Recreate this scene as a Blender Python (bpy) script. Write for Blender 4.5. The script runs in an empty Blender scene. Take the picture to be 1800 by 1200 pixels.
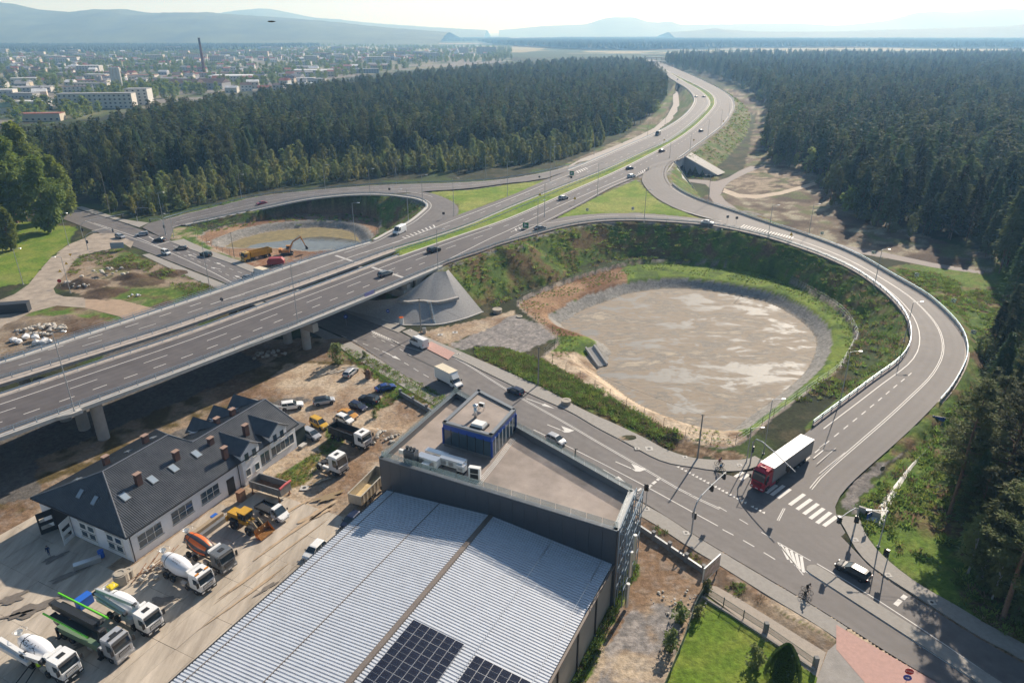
import bpy, bmesh, math, random
import numpy as np
from mathutils import Vector, Matrix
R = math.radians
sc = bpy.context.scene
COL = sc.collection
CAMH = 70.0; FPX = 1240.0; TH = math.atan(543/1240.)
cam = bpy.data.cameras.new('camera'); cam.sensor_width = 36; cam.lens = FPX/1800*36
cam.clip_start = 1; cam.clip_end = 90000
camo = bpy.data.objects.new('camera', cam); COL.objects.link(camo)
camo.location = (0, 0, CAMH); camo.rotation_euler = (math.pi/2-TH, 0, 0)
sc.camera = camo
SUN_AZ, SUN_EL = R(31), R(31)
w = bpy.data.worlds.new('World'); sc.world = w; w.use_nodes = True
nt = w.node_tree; nt.nodes.clear()
sky = nt.nodes.new('ShaderNodeTexSky'); sky.sky_type = 'NISHITA'; sky.sun_disc = False
sky.sun_elevation = SUN_EL; sky.sun_rotation = SUN_AZ
sky.altitude = 600; sky.air_density = 1.0; sky.dust_density = 1.6; sky.ozone_density = 1.2
bgn = nt.nodes.new('ShaderNodeBackground'); bgn.inputs[1].default_value = 0.058
outn = nt.nodes.new('ShaderNodeOutputWorld')
nt.links.new(sky.outputs[0], bgn.inputs[0]); nt.links.new(bgn.outputs[0], outn.inputs[0])
sl = bpy.data.lights.new('sun', 'SUN'); sl.energy = 5.0; sl.angle = R(0.53); sl.color = (1, .95, .88)
so = bpy.data.objects.new('sun', sl); COL.objects.link(so)
sd = Vector((math.sin(SUN_AZ)*math.cos(SUN_EL), math.cos(SUN_AZ)*math.cos(SUN_EL), math.sin(SUN_EL)))
so.rotation_euler = sd.to_track_quat('Z', 'Y').to_euler(); so.location = (0, 0, 200)
sc.view_settings.view_transform = 'Standard'; sc.view_settings.look = 'None'
sc.view_settings.exposure = 0.56; sc.view_settings.gamma = 1
sc.cycles.volume_bounces = 1; sc.cycles.max_bounces = 6; sc.cycles.diffuse_bounces = 3
sc.cycles.transparent_max_bounces = 6; sc.cycles.transmission_bounces = 3
_s, _c = math.sin(TH), math.cos(TH)
def G(x, y, z=0.):
 "where the sight line through photo point (x, y) meets height z"
 u = x-900; v = y-600; t = (CAMH-z)/(FPX*_s+v*_c)
 return (u*t, (FPX*_c-v*_s)*t, z)
def GL(pts, z=0.):
 return [G(p[0], p[1], p[2] if len(p) > 2 else z) for p in pts]
def V2(p): return np.array(p[:2], float)
random.seed(7); RNG = np.random.default_rng(7)
def srgb(h):
 h = h.lstrip('#'); f = lambda v: v/12.92 if v <= .04045 else ((v+.055)/1.055)**2.4
 return tuple(f(int(h[i:i+2], 16)/255) for i in (0, 2, 4))
MATS = {}
def mat(name, col=(.5, .5, .5), rough=.8, metal=0., noise=.0, nscale=1., var=.0, bump=.0, bscale=20., spec=.5, col2=None, alpha=1., emit=None, streak=None, coat=0., world=False):
 if name in MATS: return MATS[name]
 m = bpy.data.materials.new(name); m.use_nodes = True; MATS[name] = m
 n = m.node_tree; b = n.nodes['Principled BSDF']; L = n.links.new
 if isinstance(col, str): col = srgb(col)
 b.inputs['Roughness'].default_value = rough; b.inputs['Metallic'].default_value = metal
 b.inputs['Specular IOR Level'].default_value = spec
 b.inputs['Base Color'].default_value = (*col, 1); b.inputs['Alpha'].default_value = alpha
 if coat: b.inputs['Coat Weight'].default_value = coat; b.inputs['Coat Roughness'].default_value = .08
 src = None
 if noise or col2 or bump or streak:
  tc = n.nodes.new('ShaderNodeTexCoord'); cs = tc.outputs['Object']
  if world: cs = n.nodes.new('ShaderNodeNewGeometry').outputs['Position']
 if noise or col2:
  nz = n.nodes.new('ShaderNodeTexNoise'); nz.inputs['Scale'].default_value = nscale; nz.inputs['Detail'].default_value = 6
  nz.inputs['Roughness'].default_value = .65
  if streak:
   mp = n.nodes.new('ShaderNodeMapping'); mp.inputs['Scale'].default_value = streak[:3]
   if len(streak) > 3: mp.inputs['Rotation'].default_value = (0, 0, streak[3])
   L(cs, mp.inputs[0]); L(mp.outputs[0], nz.inputs['Vector'])
  else: L(cs, nz.inputs['Vector'])
  rp = n.nodes.new('ShaderNodeValToRGB'); rp.color_ramp.elements[0].position = .33; rp.color_ramp.elements[1].position = .67
  c1 = tuple(max(0, v*(1-noise)) for v in col); c2 = tuple(min(1, v*(1+noise)) for v in (col2 or col))
  rp.color_ramp.elements[0].color = (*c1, 1); rp.color_ramp.elements[1].color = (*c2, 1)
  L(nz.outputs['Fac'], rp.inputs[0]); src = rp.outputs[0]
  rr = n.nodes.new('ShaderNodeMapRange'); rr.inputs[3].default_value = max(0, rough-.12); rr.inputs[4].default_value = min(1, rough+.08)
  L(nz.outputs['Fac'], rr.inputs[0]); L(rr.outputs[0], b.inputs['Roughness'])
 if var:
  oi = n.nodes.new('ShaderNodeObjectInfo'); hs = n.nodes.new('ShaderNodeHueSaturation')
  m1 = n.nodes.new('ShaderNodeMapRange'); m1.inputs[3].default_value = 1-var; m1.inputs[4].default_value = 1+var
  L(oi.outputs['Random'], m1.inputs[0]); L(m1.outputs[0], hs.inputs['Value'])
  m2 = n.nodes.new('ShaderNodeMapRange'); m2.inputs[3].default_value = .5-var*.09; m2.inputs[4].default_value = .5+var*.05
  m3 = n.nodes.new('ShaderNodeMath'); m3.operation = 'MULTIPLY'; m3.inputs[1].default_value = 7.31
  m4 = n.nodes.new('ShaderNodeMath'); m4.operation = 'FRACT'
  L(oi.outputs['Random'], m3.inputs[0]); L(m3.outputs[0], m4.inputs[0]); L(m4.outputs[0], m2.inputs[0]); L(m2.outputs[0], hs.inputs['Hue'])
  if src: L(src, hs.inputs['Color'])
  else: hs.inputs['Color'].default_value = (*col, 1)
  src = hs.outputs[0]
 if src: L(src, b.inputs['Base Color'])
 if bump:
  n2 = n.nodes.new('ShaderNodeTexNoise'); n2.inputs['Scale'].default_value = bscale; n2.inputs['Detail'].default_value = 4
  bp = n.nodes.new('ShaderNodeBump'); bp.inputs['Strength'].default_value = bump; bp.inputs['Distance'].default_value = .05
  L(cs, n2.inputs['Vector']); L(n2.outputs['Fac'], bp.inputs['Height']); L(bp.outputs[0], b.inputs['Normal'])
 if emit: b.inputs['Emission Color'].default_value = (*emit[0], 1); b.inputs['Emission Strength'].default_value = emit[1]
 return m
class MB:
 "collects shapes; build() links them as one mesh object"
 def __init__(s): s.v = []; s.f = []; s.m = []; s.mi = 0; s.sm = []; s.smooth = False; s.M = None
 def add(s, vs, fs):
  o = len(s.v)
  if s.M is not None: vs = [tuple(s.M @ Vector(v)) for v in vs]
  s.v.extend([tuple(map(float, v)) for v in vs]); s.f.extend([tuple(i+o for i in f) for f in fs])
  s.m.extend([s.mi]*len(fs)); s.sm.extend([s.smooth]*len(fs)); return s
 def box(s, c, d, rz=0, top=1., ty=None, rx=0, ry=0):
  "box centred at c with size d; top scales the upper face"
  ty = top if ty is None else ty; hx, hy, hz = d[0]/2, d[1]/2, d[2]/2
  vs = [(-hx, -hy, -hz), (hx, -hy, -hz), (hx, hy, -hz), (-hx, hy, -hz), (-hx*top, -hy*ty, hz), (hx*top, -hy*ty, hz), (hx*top, hy*ty, hz), (-hx*top, hy*ty, hz)]
  Mx = Matrix.Translation(c)
  if rz: Mx = Mx @ Matrix.Rotation(rz, 4, 'Z')
  if ry: Mx = Mx @ Matrix.Rotation(ry, 4, 'Y')
  if rx: Mx = Mx @ Matrix.Rotation(rx, 4, 'X')
  return s.add([Mx @ Vector(v) for v in vs], [(0, 3, 2, 1), (4, 5, 6, 7), (0, 1, 5, 4), (1, 2, 6, 5), (2, 3, 7, 6), (3, 0, 4, 7)])
 def b2(s, x0, x1, y0, y1, z0, z1):
  return s.box(((x0+x1)/2, (y0+y1)/2, (z0+z1)/2), (abs(x1-x0), abs(y1-y0), abs(z1-z0)))
 def quad(s, a, b, c, d): return s.add([a, b, c, d], [(0, 1, 2, 3)])
 def tri(s, a, b, c): return s.add([a, b, c], [(0, 1, 2)])
 def prism(s, poly, z0, z1):
  n = len(poly); 
  ar = sum(poly[i][0]*poly[(i+1) % n][1]-poly[(i+1) % n][0]*poly[i][1] for i in range(n))
  if ar < 0: poly = poly[::-1]
  a = [(p[0], p[1], z0) for p in poly]; b = [(p[0], p[1], z1) for p in poly]
  return s.add(a+b, [tuple(range(n-1, -1, -1)), tuple(range(n, 2*n))]+[(i, (i+1) % n, n+(i+1) % n, n+i) for i in range(n)])
 def ext(s, prof, y0, y1, ax='y'):
  "profile of (x,z) points extruded along y (or (y,z) along x)"
  n = len(prof)
  if ax == 'y': a = [(p[0], y0, p[1]) for p in prof]; b = [(p[0], y1, p[1]) for p in prof]
  else: a = [(y0, p[0], p[1]) for p in prof]; b = [(y1, p[0], p[1]) for p in prof]
  return s.add(a+b, [tuple(range(n)), tuple(range(2*n-1, n-1, -1))]+[(i, n+i, n+(i+1) % n, (i+1) % n) for i in range(n)])
 def tube(s, pts, r, n=6, r2=None, caps=True):
  pts = [Vector(p) for p in pts]; k = len(pts); vs = []; fs = []
  for i, p in enumerate(pts):
   t = (pts[min(i+1, k-1)]-pts[max(i-1, 0)]).normalized()
   up = Vector((0, 0, 1)) if abs(t.z) < .95 else Vector((1, 0, 0))
   a = t.cross(up).normalized(); b = a.cross(t)
   rr = r if r2 is None else r+(r2-r)*i/(k-1)
   for j in range(n):
    an = 2*math.pi*j/n; vs.append(p+(a*math.cos(an)+b*math.sin(an))*rr)
  for i in range(k-1):
   for j in range(n): fs.append((i*n+j, (i+1)*n+j, (i+1)*n+(j+1) % n, i*n+(j+1) % n))
  if caps: fs += [tuple(range(n)), tuple(range(k*n-1, (k-1)*n-1, -1))]
  return s.add(vs, fs)
 def lathe(s, prof, n=16, c=(0, 0, 0), ax='z'):
  vs = []; fs = []; k = len(prof)
  for (r, h) in prof:
   for j in range(n):
    a = 2*math.pi*j/n; x, y = r*math.cos(a), r*math.sin(a)
    p = (x, y, h) if ax == 'z' else ((h, x, y) if ax == 'x' else (x, h, y))
    vs.append((p[0]+c[0], p[1]+c[1], p[2]+c[2]))
  for i in range(k-1):
   for j in range(n):
    q = (i*n+j, i*n+(j+1) % n, (i+1)*n+(j+1) % n, (i+1)*n+j)
    fs.append(q if ax != 'y' else q[::-1])
  if prof[0][0] > 1e-4: fs.append(tuple(range(n-1, -1, -1)))
  if prof[-1][0] > 1e-4: fs.append(tuple(range((k-1)*n, k*n)))
  return s.add(vs, fs)
 def mesh(s, name, mats):
  me = bpy.data.meshes.new(name); me.from_pydata(s.v, [], s.f)
  if getattr(s, 'wear', None): a = me.attributes.new('wear', 'FLOAT', 'POINT'); a.data.foreach_set('value', np.array(s.wear, np.float32))
  if not isinstance(mats, (list, tuple)): mats = [mats]
  for m in mats: me.materials.append(m)
  if len(mats) > 1: me.polygons.foreach_set('material_index', s.m)
  me.polygons.foreach_set('use_smooth', s.sm); me.update(); return me
 def build(s, name, mats, parent=None, loc=(0, 0, 0), rz=0):
  return O(name, s.mesh(name, mats), parent, loc, rz)
def O(name, me, parent=None, loc=(0, 0, 0), rz=0):
 o = bpy.data.objects.new(name, me); COL.objects.link(o); o.location = loc
 if rz: o.rotation_euler = (0, 0, rz)
 if parent: o.parent = parent
 return o
def tag(o, label=None, cat=None, group=None, kind=None):
 if label: o['label'] = label
 if cat: o['category'] = cat
 if group: o['group'] = group
 if kind: o['kind'] = kind
 return o
def T(name, label, cat, loc=(0, 0, 0), rz=0, group=None):
 return tag(O(name, None, None, loc, rz), label, cat, group)
def struct(name, mb, m, kind='structure'): return tag(mb.build(name, m), kind=kind)
KIDS = {}
def kids(o): return [c for c in ALLK.get(o.name, [])]
ALLK = {}
def index_kids():
 ALLK.clear()
 for o in COL.objects:
  if o.parent: ALLK.setdefault(o.parent.name, []).append(o)
def copy_tree(o, loc=None, rz=None, label=None, group=None, parent=None, scale=None, kk=None):
 c = o.copy(); COL.objects.link(c)
 if parent: c.parent = parent
 if loc is not None: c.location = loc
 if rz is not None: c.rotation_euler = (0, 0, rz)
 if scale is not None: c.scale = scale if hasattr(scale, '__len__') else (scale,)*3
 if label: c['label'] = label
 if group: c['group'] = group
 for ch in (kk[o] if kk and o in kk else o.children): copy_tree(ch, parent=c, kk=kk)
 return c
def kmap(root):
 d = {}
 def rec(o):
  d[o] = list(o.children)
  for c in d[o]: rec(c)
 rec(root); return d
def _h(ix, iy, seed):
 n = (ix.astype(np.int64)*374761393+iy.astype(np.int64)*668265263+seed*974634777) & 0x7fffffff
 n = ((n ^ (n >> 13))*1274126177) & 0x7fffffff
 return ((n ^ (n >> 16)) & 0xffff)/65535.
def vnoise(x, y, seed=0):
 ix = np.floor(x); iy = np.floor(y); fx = x-ix; fy = y-iy; fx = fx*fx*(3-2*fx); fy = fy*fy*(3-2*fy)
 a = _h(ix, iy, seed); b = _h(ix+1, iy, seed); c = _h(ix, iy+1, seed); d = _h(ix+1, iy+1, seed)
 return (a*(1-fx)+b*fx)*(1-fy)+(c*(1-fx)+d*fx)*fy
def fbm(x, y, sc_, seed=0, o=4):
 r = 0; a = .5; t = 0
 for i in range(o): r = r+a*vnoise(x/sc_*2**i, y/sc_*2**i, seed+i*17); t += a; a *= .5
 return r/t
def inpoly(X, Y, poly):
 P = np.array([p[:2] for p in poly], float); r = np.zeros(X.shape, bool); n = len(P)
 bb = (X >= P[:, 0].min()) & (X <= P[:, 0].max()) & (Y >= P[:, 1].min()) & (Y <= P[:, 1].max())
 xs = X[bb]; ys = Y[bb]; q = np.zeros(xs.shape, bool)
 for i in range(n):
  x0, y0 = P[i]; x1, y1 = P[(i+1) % n]
  if y0 == y1: continue
  q ^= ((y0 > ys) != (y1 > ys)) & (xs < (x1-x0)*(ys-y0)/(y1-y0)+x0)
 r[bb] = q; return r
def polydist(X, Y, line, closed=True, lim=None):
 "distance to a polyline; also the interpolated third coordinate"
 P = np.array([(p[0], p[1], p[2] if len(p) > 2 else 0) for p in line], float)
 best = np.full(X.shape, 1e9); zz = np.zeros(X.shape)
 n = len(P)
 for i in range(n if closed else n-1):
  a = P[i]; b = P[(i+1) % n]; d = b[:2]-a[:2]; L2 = d@d+1e-9
  if lim is not None:
   m = (X > min(a[0], b[0])-lim) & (X < max(a[0], b[0])+lim) & (Y > min(a[1], b[1])-lim) & (Y < max(a[1], b[1])+lim)
   x = X[m]; y = Y[m]
  else: m = slice(None); x = X; y = Y
  t = np.clip(((x-a[0])*d[0]+(y-a[1])*d[1])/L2, 0, 1)
  dd = np.hypot(x-a[0]-t*d[0], y-a[1]-t*d[1]); bb = best[m]; k = dd < bb
  bb[k] = dd[k]; best[m] = bb; z = zz[m]; zv = a[2]+t*(b[2]-a[2]); z[k] = zv[k]; zz[m] = z
 return best, zz
def resample(pts, step=3., smooth=2):
 "smooth resampling of a 3-D polyline"
 P = np.array(pts, float); P = np.vstack([2*P[0]-P[1], P, 2*P[-1]-P[-2]]); out = []
 for i in range(1, len(P)-2):
  L = np.linalg.norm(P[i+1]-P[i]); n = max(2, int(L/step*2))
  for k in range(n):
   t = k/n; p0, p1, p2, p3 = P[i-1], P[i], P[i+1], P[i+2]
   out.append(.5*((2*p1)+(-p0+p2)*t+(2*p0-5*p1+4*p2-p3)*t*t+(-p0+3*p1-3*p2+p3)*t**3))
 out.append(P[-2]); Q = np.array(out)
 for _ in range(smooth):
  Q[1:-1] = (Q[:-2]+2*Q[1:-1]+Q[2:])/4
 d = np.r_[0, np.cumsum(np.linalg.norm(np.diff(Q, axis=0), axis=1))]; n = max(2, int(round(d[-1]/step))+1)
 s = np.linspace(0, d[-1], n); return np.stack([np.interp(s, d, Q[:, i]) for i in range(3)], 1)
def nearest_on(p, line):
 a = line[:-1, :2]; d = line[1:, :2]-a; t = np.clip(((p[:2]-a)*d).sum(1)/((d*d).sum(1)+1e-9), 0, 1)
 q = a+d*t[:, None]; i = np.argmin(((q-p[:2])**2).sum(1)); z = line[i, 2]+(line[i+1, 2]-line[i, 2])*t[i]
 return np.array([q[i, 0], q[i, 1], z])
# ================================================================ ROADS (traced on the photo, laid at real heights)
H = 9.0
def hz(y): return float(np.interp(y, [100, 112, 125, 140, 160, 190, 240], [3, 4.5, 6, 7.2, 8.2, 8.8, H]))
def hw(pts): return resample([G(x, y, hz(y)) for x, y in pts], 4, 3)
FAR = [(1168, 121), (1153, 114.5), (1141, 108), (1130, 102)]
NI = hw([(-260, 783), (-120, 738), (0, 700), (150, 650), (300, 600), (400, 564), (500, 527), (600, 490), (698, 453), (800, 417), (900, 382), (1000, 338), (1082, 302), (1140, 273), (1182, 250), (1212, 230), (1235, 210), (1253, 190), (1257, 178), (1250, 165), (1227, 151), (1200, 138), (1178, 127)]+[(1160, 118), (1147, 111.5), (1136, 105)])
NO = hw([(-260, 850), (-120, 806), (0, 764), (150, 710), (300, 655), (420, 609), (527, 568), (650, 518), (763, 471), (800, 456), (850, 440), (895, 421), (935, 403), (982, 380), (1030, 355), (1075, 330), (1117, 312), (1150, 296), (1190, 281), (1215, 263), (1245, 241), (1270, 221), (1284, 202), (1290, 186), (1285, 172), (1270, 160), (1250, 149), (1225, 137), (1200, 126)]+[(1172, 114), (1157, 108.5), (1144, 103)])
FI = hw([(-260, 752), (-120, 705), (0, 668), (150, 622), (300, 575), (400, 540), (500, 507), (600, 471), (690, 438), (750, 420), (825, 394), (900, 362), (975, 332), (1060, 299), (1125, 269), (1175, 246), (1212, 220), (1237, 197), (1247, 182), (1242, 170), (1227, 157), (1207, 146), (1187, 134), (1172, 125)]+[(1156, 117), (1144, 110.5), (1133, 104.5)])
FO = hw([(-260, 710), (-120, 672), (0, 641), (120, 602), (237, 563), (370, 519), (450, 491), (550, 457), (650, 428), (712, 412), (770, 395), (800, 380), (900, 343), (962, 315), (1000, 300), (1040, 284), (1100, 258), (1150, 236), (1187, 216), (1210, 197), (1221, 180), (1219, 168), (1207, 155), (1187, 143), (1172, 134)]+[(1157, 122), (1145, 114), (1133, 107.5)])
I_ = resample(GL([(870, 433, H), (900, 423, H), (942, 411, H), (1000, 396, H), (1050, 389, H), (1100, 386.5, H), (1150, 388, H), (1225, 393, 8.8), (1275, 400, 8.5), (1350, 417, 7.9), (1400, 433, 7.3), (1450, 451, 6.7), (1500, 474, 6.1), (1537, 498, 5.5), (1562, 518, 5), (1585, 542, 4.5), (1600, 568, 4), (1604, 600, 3.5), (1594, 625, 3), (1577, 642, 2.6), (1545, 664, 2.1), (1500, 698, 1.5), (1450, 735, .9), (1415, 762, .4), (1380, 790, .1), (1350, 812, 0)]), 3, 3)
O_ = resample(GL([(1200, 277, H), (1180, 287, H), (1172, 300, H), (1174, 316, H), (1190, 333, H), (1225, 351, 9), (1290, 373, 8.7), (1350, 394, 8), (1425, 418, 7.2), (1500, 448, 6.3), (1575, 491, 5.3), (1625, 520, 4.7), (1660, 550, 4.2), (1684, 577, 3.7), (1695, 602, 3.3), (1696, 630, 2.9), (1684, 657, 2.45), (1667, 685, 2.1), (1640, 715, 1.7), (1600, 755, 1.15), (1550, 800, .6), (1510, 835, .2), (1480, 865, 0), (1468, 885, 0)]), 3, 3)
AUP = resample(GL([(895, 418, H), (930, 406, H), (982, 383, H), (1050, 376, H), (1125, 375, H), (1200, 381, 8.9), (1270, 388, 8.6), (1300, 392, 8.4)]), 3, 2)
BIN = resample(GL([(1165, 283, H), (1142, 292, H), (1130, 308, H), (1130, 322, H), (1150, 345, H), (1185, 365, 9), (1225, 379, 8.8), (1270, 388, 8.6), (1300, 393, 8.4)]), 3, 2)
LI = resample(GL([(600, 443, H), (653, 425, H), (687, 407, H), (720, 391, H), (742, 374, H), (752, 364, H), (750, 356, H), (737, 350, H), (715, 346, 8.7), (675, 342, 8.2), (625, 342, 7.5), (575, 346, 6.5), (525, 353, 5.3), (450, 369, 3.2), (375, 385, 1.1), (325, 395, .1), (306, 400, 0)]), 3, 2)
LO = resample(GL([(600, 458, H), (700, 425, H), (765, 400, H), (800, 381, H), (806, 369, H), (802, 360, H), (782, 348, H), (750, 338, 8.8), (700, 334, 8.4), (650, 333, 7.6)]), 3, 2)
TU = resample(GL([(1040, 282, H), (970, 300, H), (900, 313, 8.8), (825, 320, 8.5), (700, 324, 8), (640, 327, 7.3), (575, 332, 6.3), (512, 338, 4.9), (450, 346, 3.4), (375, 364, 1.3), (325, 376, .3), (290, 386, 0)]), 4, 2)
TL = resample(GL([(1040, 288, H), (975, 308, H), (950, 317, 9), (900, 321, 8.9), (825, 331, 8.7), (750, 336, 8.4), (675, 342, 8.2), (625, 342, 7.5), (575, 346, 6.5), (525, 353, 5.3), (450, 369, 3.2), (375, 385, 1.1), (325, 395, .1), (306, 400, 0)]), 4, 2)
SNE = resample(GL([(2150, 1385), (1980, 1275), (1800, 1165), (1725, 1125), (1662, 1085), (1600, 1045), (1535, 1002), (1505, 970), (1475, 938), (1420, 900), (1330, 850), (1255, 828), (1217, 822), (1183, 817), (1150, 806), (1100, 779), (1050, 753), (1000, 724), (933, 694), (867, 662), (810, 634), (750, 608), (700, 582), (658, 565), (600, 540), (540, 516), (480, 492), (425, 467), (350, 441), (297, 422), (240, 401), (200, 387), (132, 367), (60, 346)]), 3, 1)
SSW = resample(GL([(1850, 1330), (1750, 1265), (1650, 1200), (1562, 1147), (1500, 1107), (1420, 1057), (1350, 1016), (1225, 942), (1170, 906), (1112, 872), (1000, 812), (880, 750), (745, 680), (662, 627), (622, 601), (560, 573), (500, 545), (400, 499), (343, 476), (260, 443), (190, 415), (140, 396), (100, 381), (20, 352)]), 3, 1)
ROAD_D = []          # discs that carry embankments: (x, y, z, halfwidth)
def other(A, B): return np.array([nearest_on(a, B) for a in A])
def strip(A, B, dz=0., bank=True, ext_=0.):
 "ribbon mesh between two edges"
 Bn = other(A, B); mb = MB(); W = np.linalg.norm((Bn-A)[:, :2], axis=1); K = int(np.clip(W.max()/.6, 6, 30)); T_ = np.linspace(0, 1, K+1)
 Q = A[:, None]*(1-T_[None, :, None])+Bn[:, None]*T_[None, :, None]; Q[..., 2] += dz; q = W[:, None]*T_[None, :]; n = len(A)
 tr = np.cos(q/1.75*2*math.pi+.6); nz = fbm(Q[..., 0], Q[..., 1], 7, 5)+.7*fbm(Q[..., 0], Q[..., 1], 1.6, 6); mb.wear = list((tr*.55+(nz-.85)*1.6+np.where((q < .8) | (W[:, None]-q < .8), .9, 0)).ravel())
 if bank:
  for a, b in zip(A, Bn): m = (a+b)/2; ROAD_D.append((m[0], m[1], m[2], np.hypot(*(a-b)[:2])/2))
 k = K+1; mb.add(Q.reshape(-1, 3), [(i*k+c, (i+1)*k+c, (i+1)*k+c+1, i*k+c+1) for i in range(n-1) for c in range(K)])
 if np.cross((A[1]-A[0])[:2], (Bn[0]-A[0])[:2]) < 0: mb.f = [f[::-1] for f in mb.f]
 return mb, (A, Bn)
def normals(L):
 t = np.gradient(L[:, :2], axis=0); t /= np.linalg.norm(t, axis=1)[:, None]+1e-9
 return np.stack([-t[:, 1], t[:, 0]], 1)
def sweep(mb, L, prof, closed=True, side=1):
 "sweep a profile of (offset, dz) along a line"
 N = normals(L)*side; k = len(prof); vs = []
 for p, n in zip(L, N):
  for (o, dz) in prof: vs.append((p[0]+n[0]*o, p[1]+n[1]*o, p[2]+dz))
 fs = []
 for i in range(len(L)-1):
  for j in range(k if closed else k-1):
   a = i*k+j; b = i*k+(j+1) % k; fs.append((a, b, b+k, a+k))
 if closed: fs += [tuple(range(k-1, -1, -1)), tuple(range((len(L)-1)*k, len(L)*k))]
 return mb.add(vs, fs)
def offset(L, o, dz=0.):
 N = normals(L); Q = L.copy(); Q[:, :2] += N*o; Q[:, 2] += dz; return Q
def arclen(L): return np.r_[0, np.cumsum(np.linalg.norm(np.diff(L[:, :2], axis=0), axis=1))]
def cut(L, a=None, b=None, step=None):
 "piece of a line between arc lengths"
 s = arclen(L); a = 0 if a is None else max(a, 0); b = s[-1] if b is None else min(b, s[-1])
 n = max(2, int((b-a)/(step or 3))+1); q = np.linspace(a, b, n); return np.stack([np.interp(q, s, L[:, i]) for i in range(3)], 1)
def at_s(L, p):
 s = arclen(L); P = np.array(p[:2]); a = L[:-1, :2]; d = L[1:, :2]-a
 t = np.clip(((P-a)*d).sum(1)/((d*d).sum(1)+1e-9), 0, 1); q = a+d*t[:, None]; i = np.argmin(((q-P)**2).sum(1))
 return s[i]+t[i]*(s[i+1]-s[i])
def between(L, p, q, z=H):
 a, b = sorted((at_s(L, G(*p, z)), at_s(L, G(*q, z)))); return cut(L, a, b)
PAINT = MB()
def line_mark(L, wd=.15, dash=None, gap=None, dz=.012, s0=0, s1=None, mb=None):
 mb = mb or PAINT; s = arclen(L); s1 = s[-1] if s1 is None else s1; t = s0
 segs = []
 if dash is None: segs = [(s0, s1)]
 else:
  while t+dash < s1: segs.append((t, t+dash)); t += dash+gap
 for a, b in segs:
  C = cut(L, a, b, 4 if dash is None else 3); N = normals(C)
  vs = []
  for p, n in zip(C, N): vs += [(p[0]+n[0]*wd/2, p[1]+n[1]*wd/2, p[2]+dz), (p[0]-n[0]*wd/2, p[1]-n[1]*wd/2, p[2]+dz)]
  mb.add(vs, [(2*i, 2*i+1, 2*i+3, 2*i+2) for i in range(len(C)-1)])
def pline(pts, z=0., step=2.): return resample(GL(pts, z), step, 0)
def ppoly(pts, z=.012, mb=None):
 q = [G(p[0], p[1], z) for p in pts]; mb = mb or PAINT; mb.add(q, [tuple(range(len(q)))]); return mb
M_asph = mat('asphalt', (.115, .104, .103), .82, noise=.10, nscale=.35, col2=(.135, .124, .121), bump=.25, bscale=9)
M_asph2 = mat('asphalt_dark', (.085, .075, .078), .82, noise=.10, nscale=.3, col2=(.10, .09, .09), bump=.25, bscale=9)
M_asph3 = mat('asphalt_street', (.125, .113, .11), .8, noise=.10, nscale=.5, col2=(.15, .137, .132), bump=.3, bscale=8)
M_dust = mat('asphalt_dusty', (.30, .25, .20), .9, noise=.18, nscale=.3, col2=(.36, .30, .24), bump=.2)
M_paint = mat('road_paint', (.62, .60, .57), .7, noise=.12, nscale=3)
M_conc = mat('concrete', (.36, .345, .325), .85, noise=.10, nscale=1.2, bump=.2, bscale=6)
M_concw = mat('concrete_light', (.47, .45, .42), .85, noise=.08, nscale=1.5)
M_conck = mat('kerb_concrete', (.40, .35, .31), .85, noise=.14, nscale=.9)
M_pave = mat('paving_setts', (.30, .28, .255), .88, noise=.12, nscale=1.6, bump=.5, bscale=5)
M_red = mat('red_setts', (.46, .28, .24), .88, noise=.10, nscale=2)
M_steel = mat('galvanised_steel', (.34, .41, .48), .5, .45, noise=.06, nscale=2)
M_steelb = mat('blue_painted_steel', (.20, .34, .46), .5, .3)
M_pole = mat('grey_pole', (.42, .44, .46), .5, .35)
for m_ in (M_asph, M_asph2, M_asph3):
 n = m_.node_tree; b = n.nodes['Principled BSDF']; src = b.inputs['Base Color'].links[0].from_socket; at_ = n.nodes.new('ShaderNodeAttribute'); at_.attribute_name = 'wear'; ma = n.nodes.new('ShaderNodeMath'); ma.operation = 'MULTIPLY_ADD'; ma.inputs[1].default_value = .11; ma.inputs[2].default_value = 1
 sc2 = n.nodes.new('ShaderNodeVectorMath'); sc2.operation = 'SCALE'; n.links.new(at_.outputs['Fac'], ma.inputs[0]); n.links.new(src, sc2.inputs[0]); n.links.new(ma.outputs[0], sc2.inputs['Scale']); n.links.new(sc2.outputs[0], b.inputs['Base Color'])
s_near, E_near = strip(NI, NO); struct('highway_carriageway', s_near, M_asph2)
s_far, E_far = strip(FI, FO); struct('highway_carriageway', s_far, M_asph)
lo0 = at_s(I_, G(1275, 400, 8.5)); Iloop = cut(I_, at_s(I_, G(1268, 399, 8.5))); Oloop = cut(O_, at_s(O_, G(1258, 362, 8.8)))
mb, E_loop = strip(Oloop, Iloop, .004); E_loop = E_loop[::-1]; struct('loop_ramp', mb, M_asph3)
mb, E_ra = strip(cut(I_, 0, at_s(I_, G(1300, 405, 8.4))), AUP, .008); struct('exit_ramp', mb, M_asph)
mb, E_rb = strip(cut(O_, 0, at_s(O_, G(1300, 376, 8.5))), BIN, .012); struct('entry_ramp', mb, M_asph)
mb, E_ll = strip(LI[:int(len(LI)*.5)], LO, .008); struct('left_loop_ramp', mb, M_asph)
mb, E_tt = strip(TU, TL, .004); struct('left_slip_road', mb, M_asph)
mb, E_st = strip(SNE, SSW, .0); struct('street', mb, M_asph3)
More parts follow.
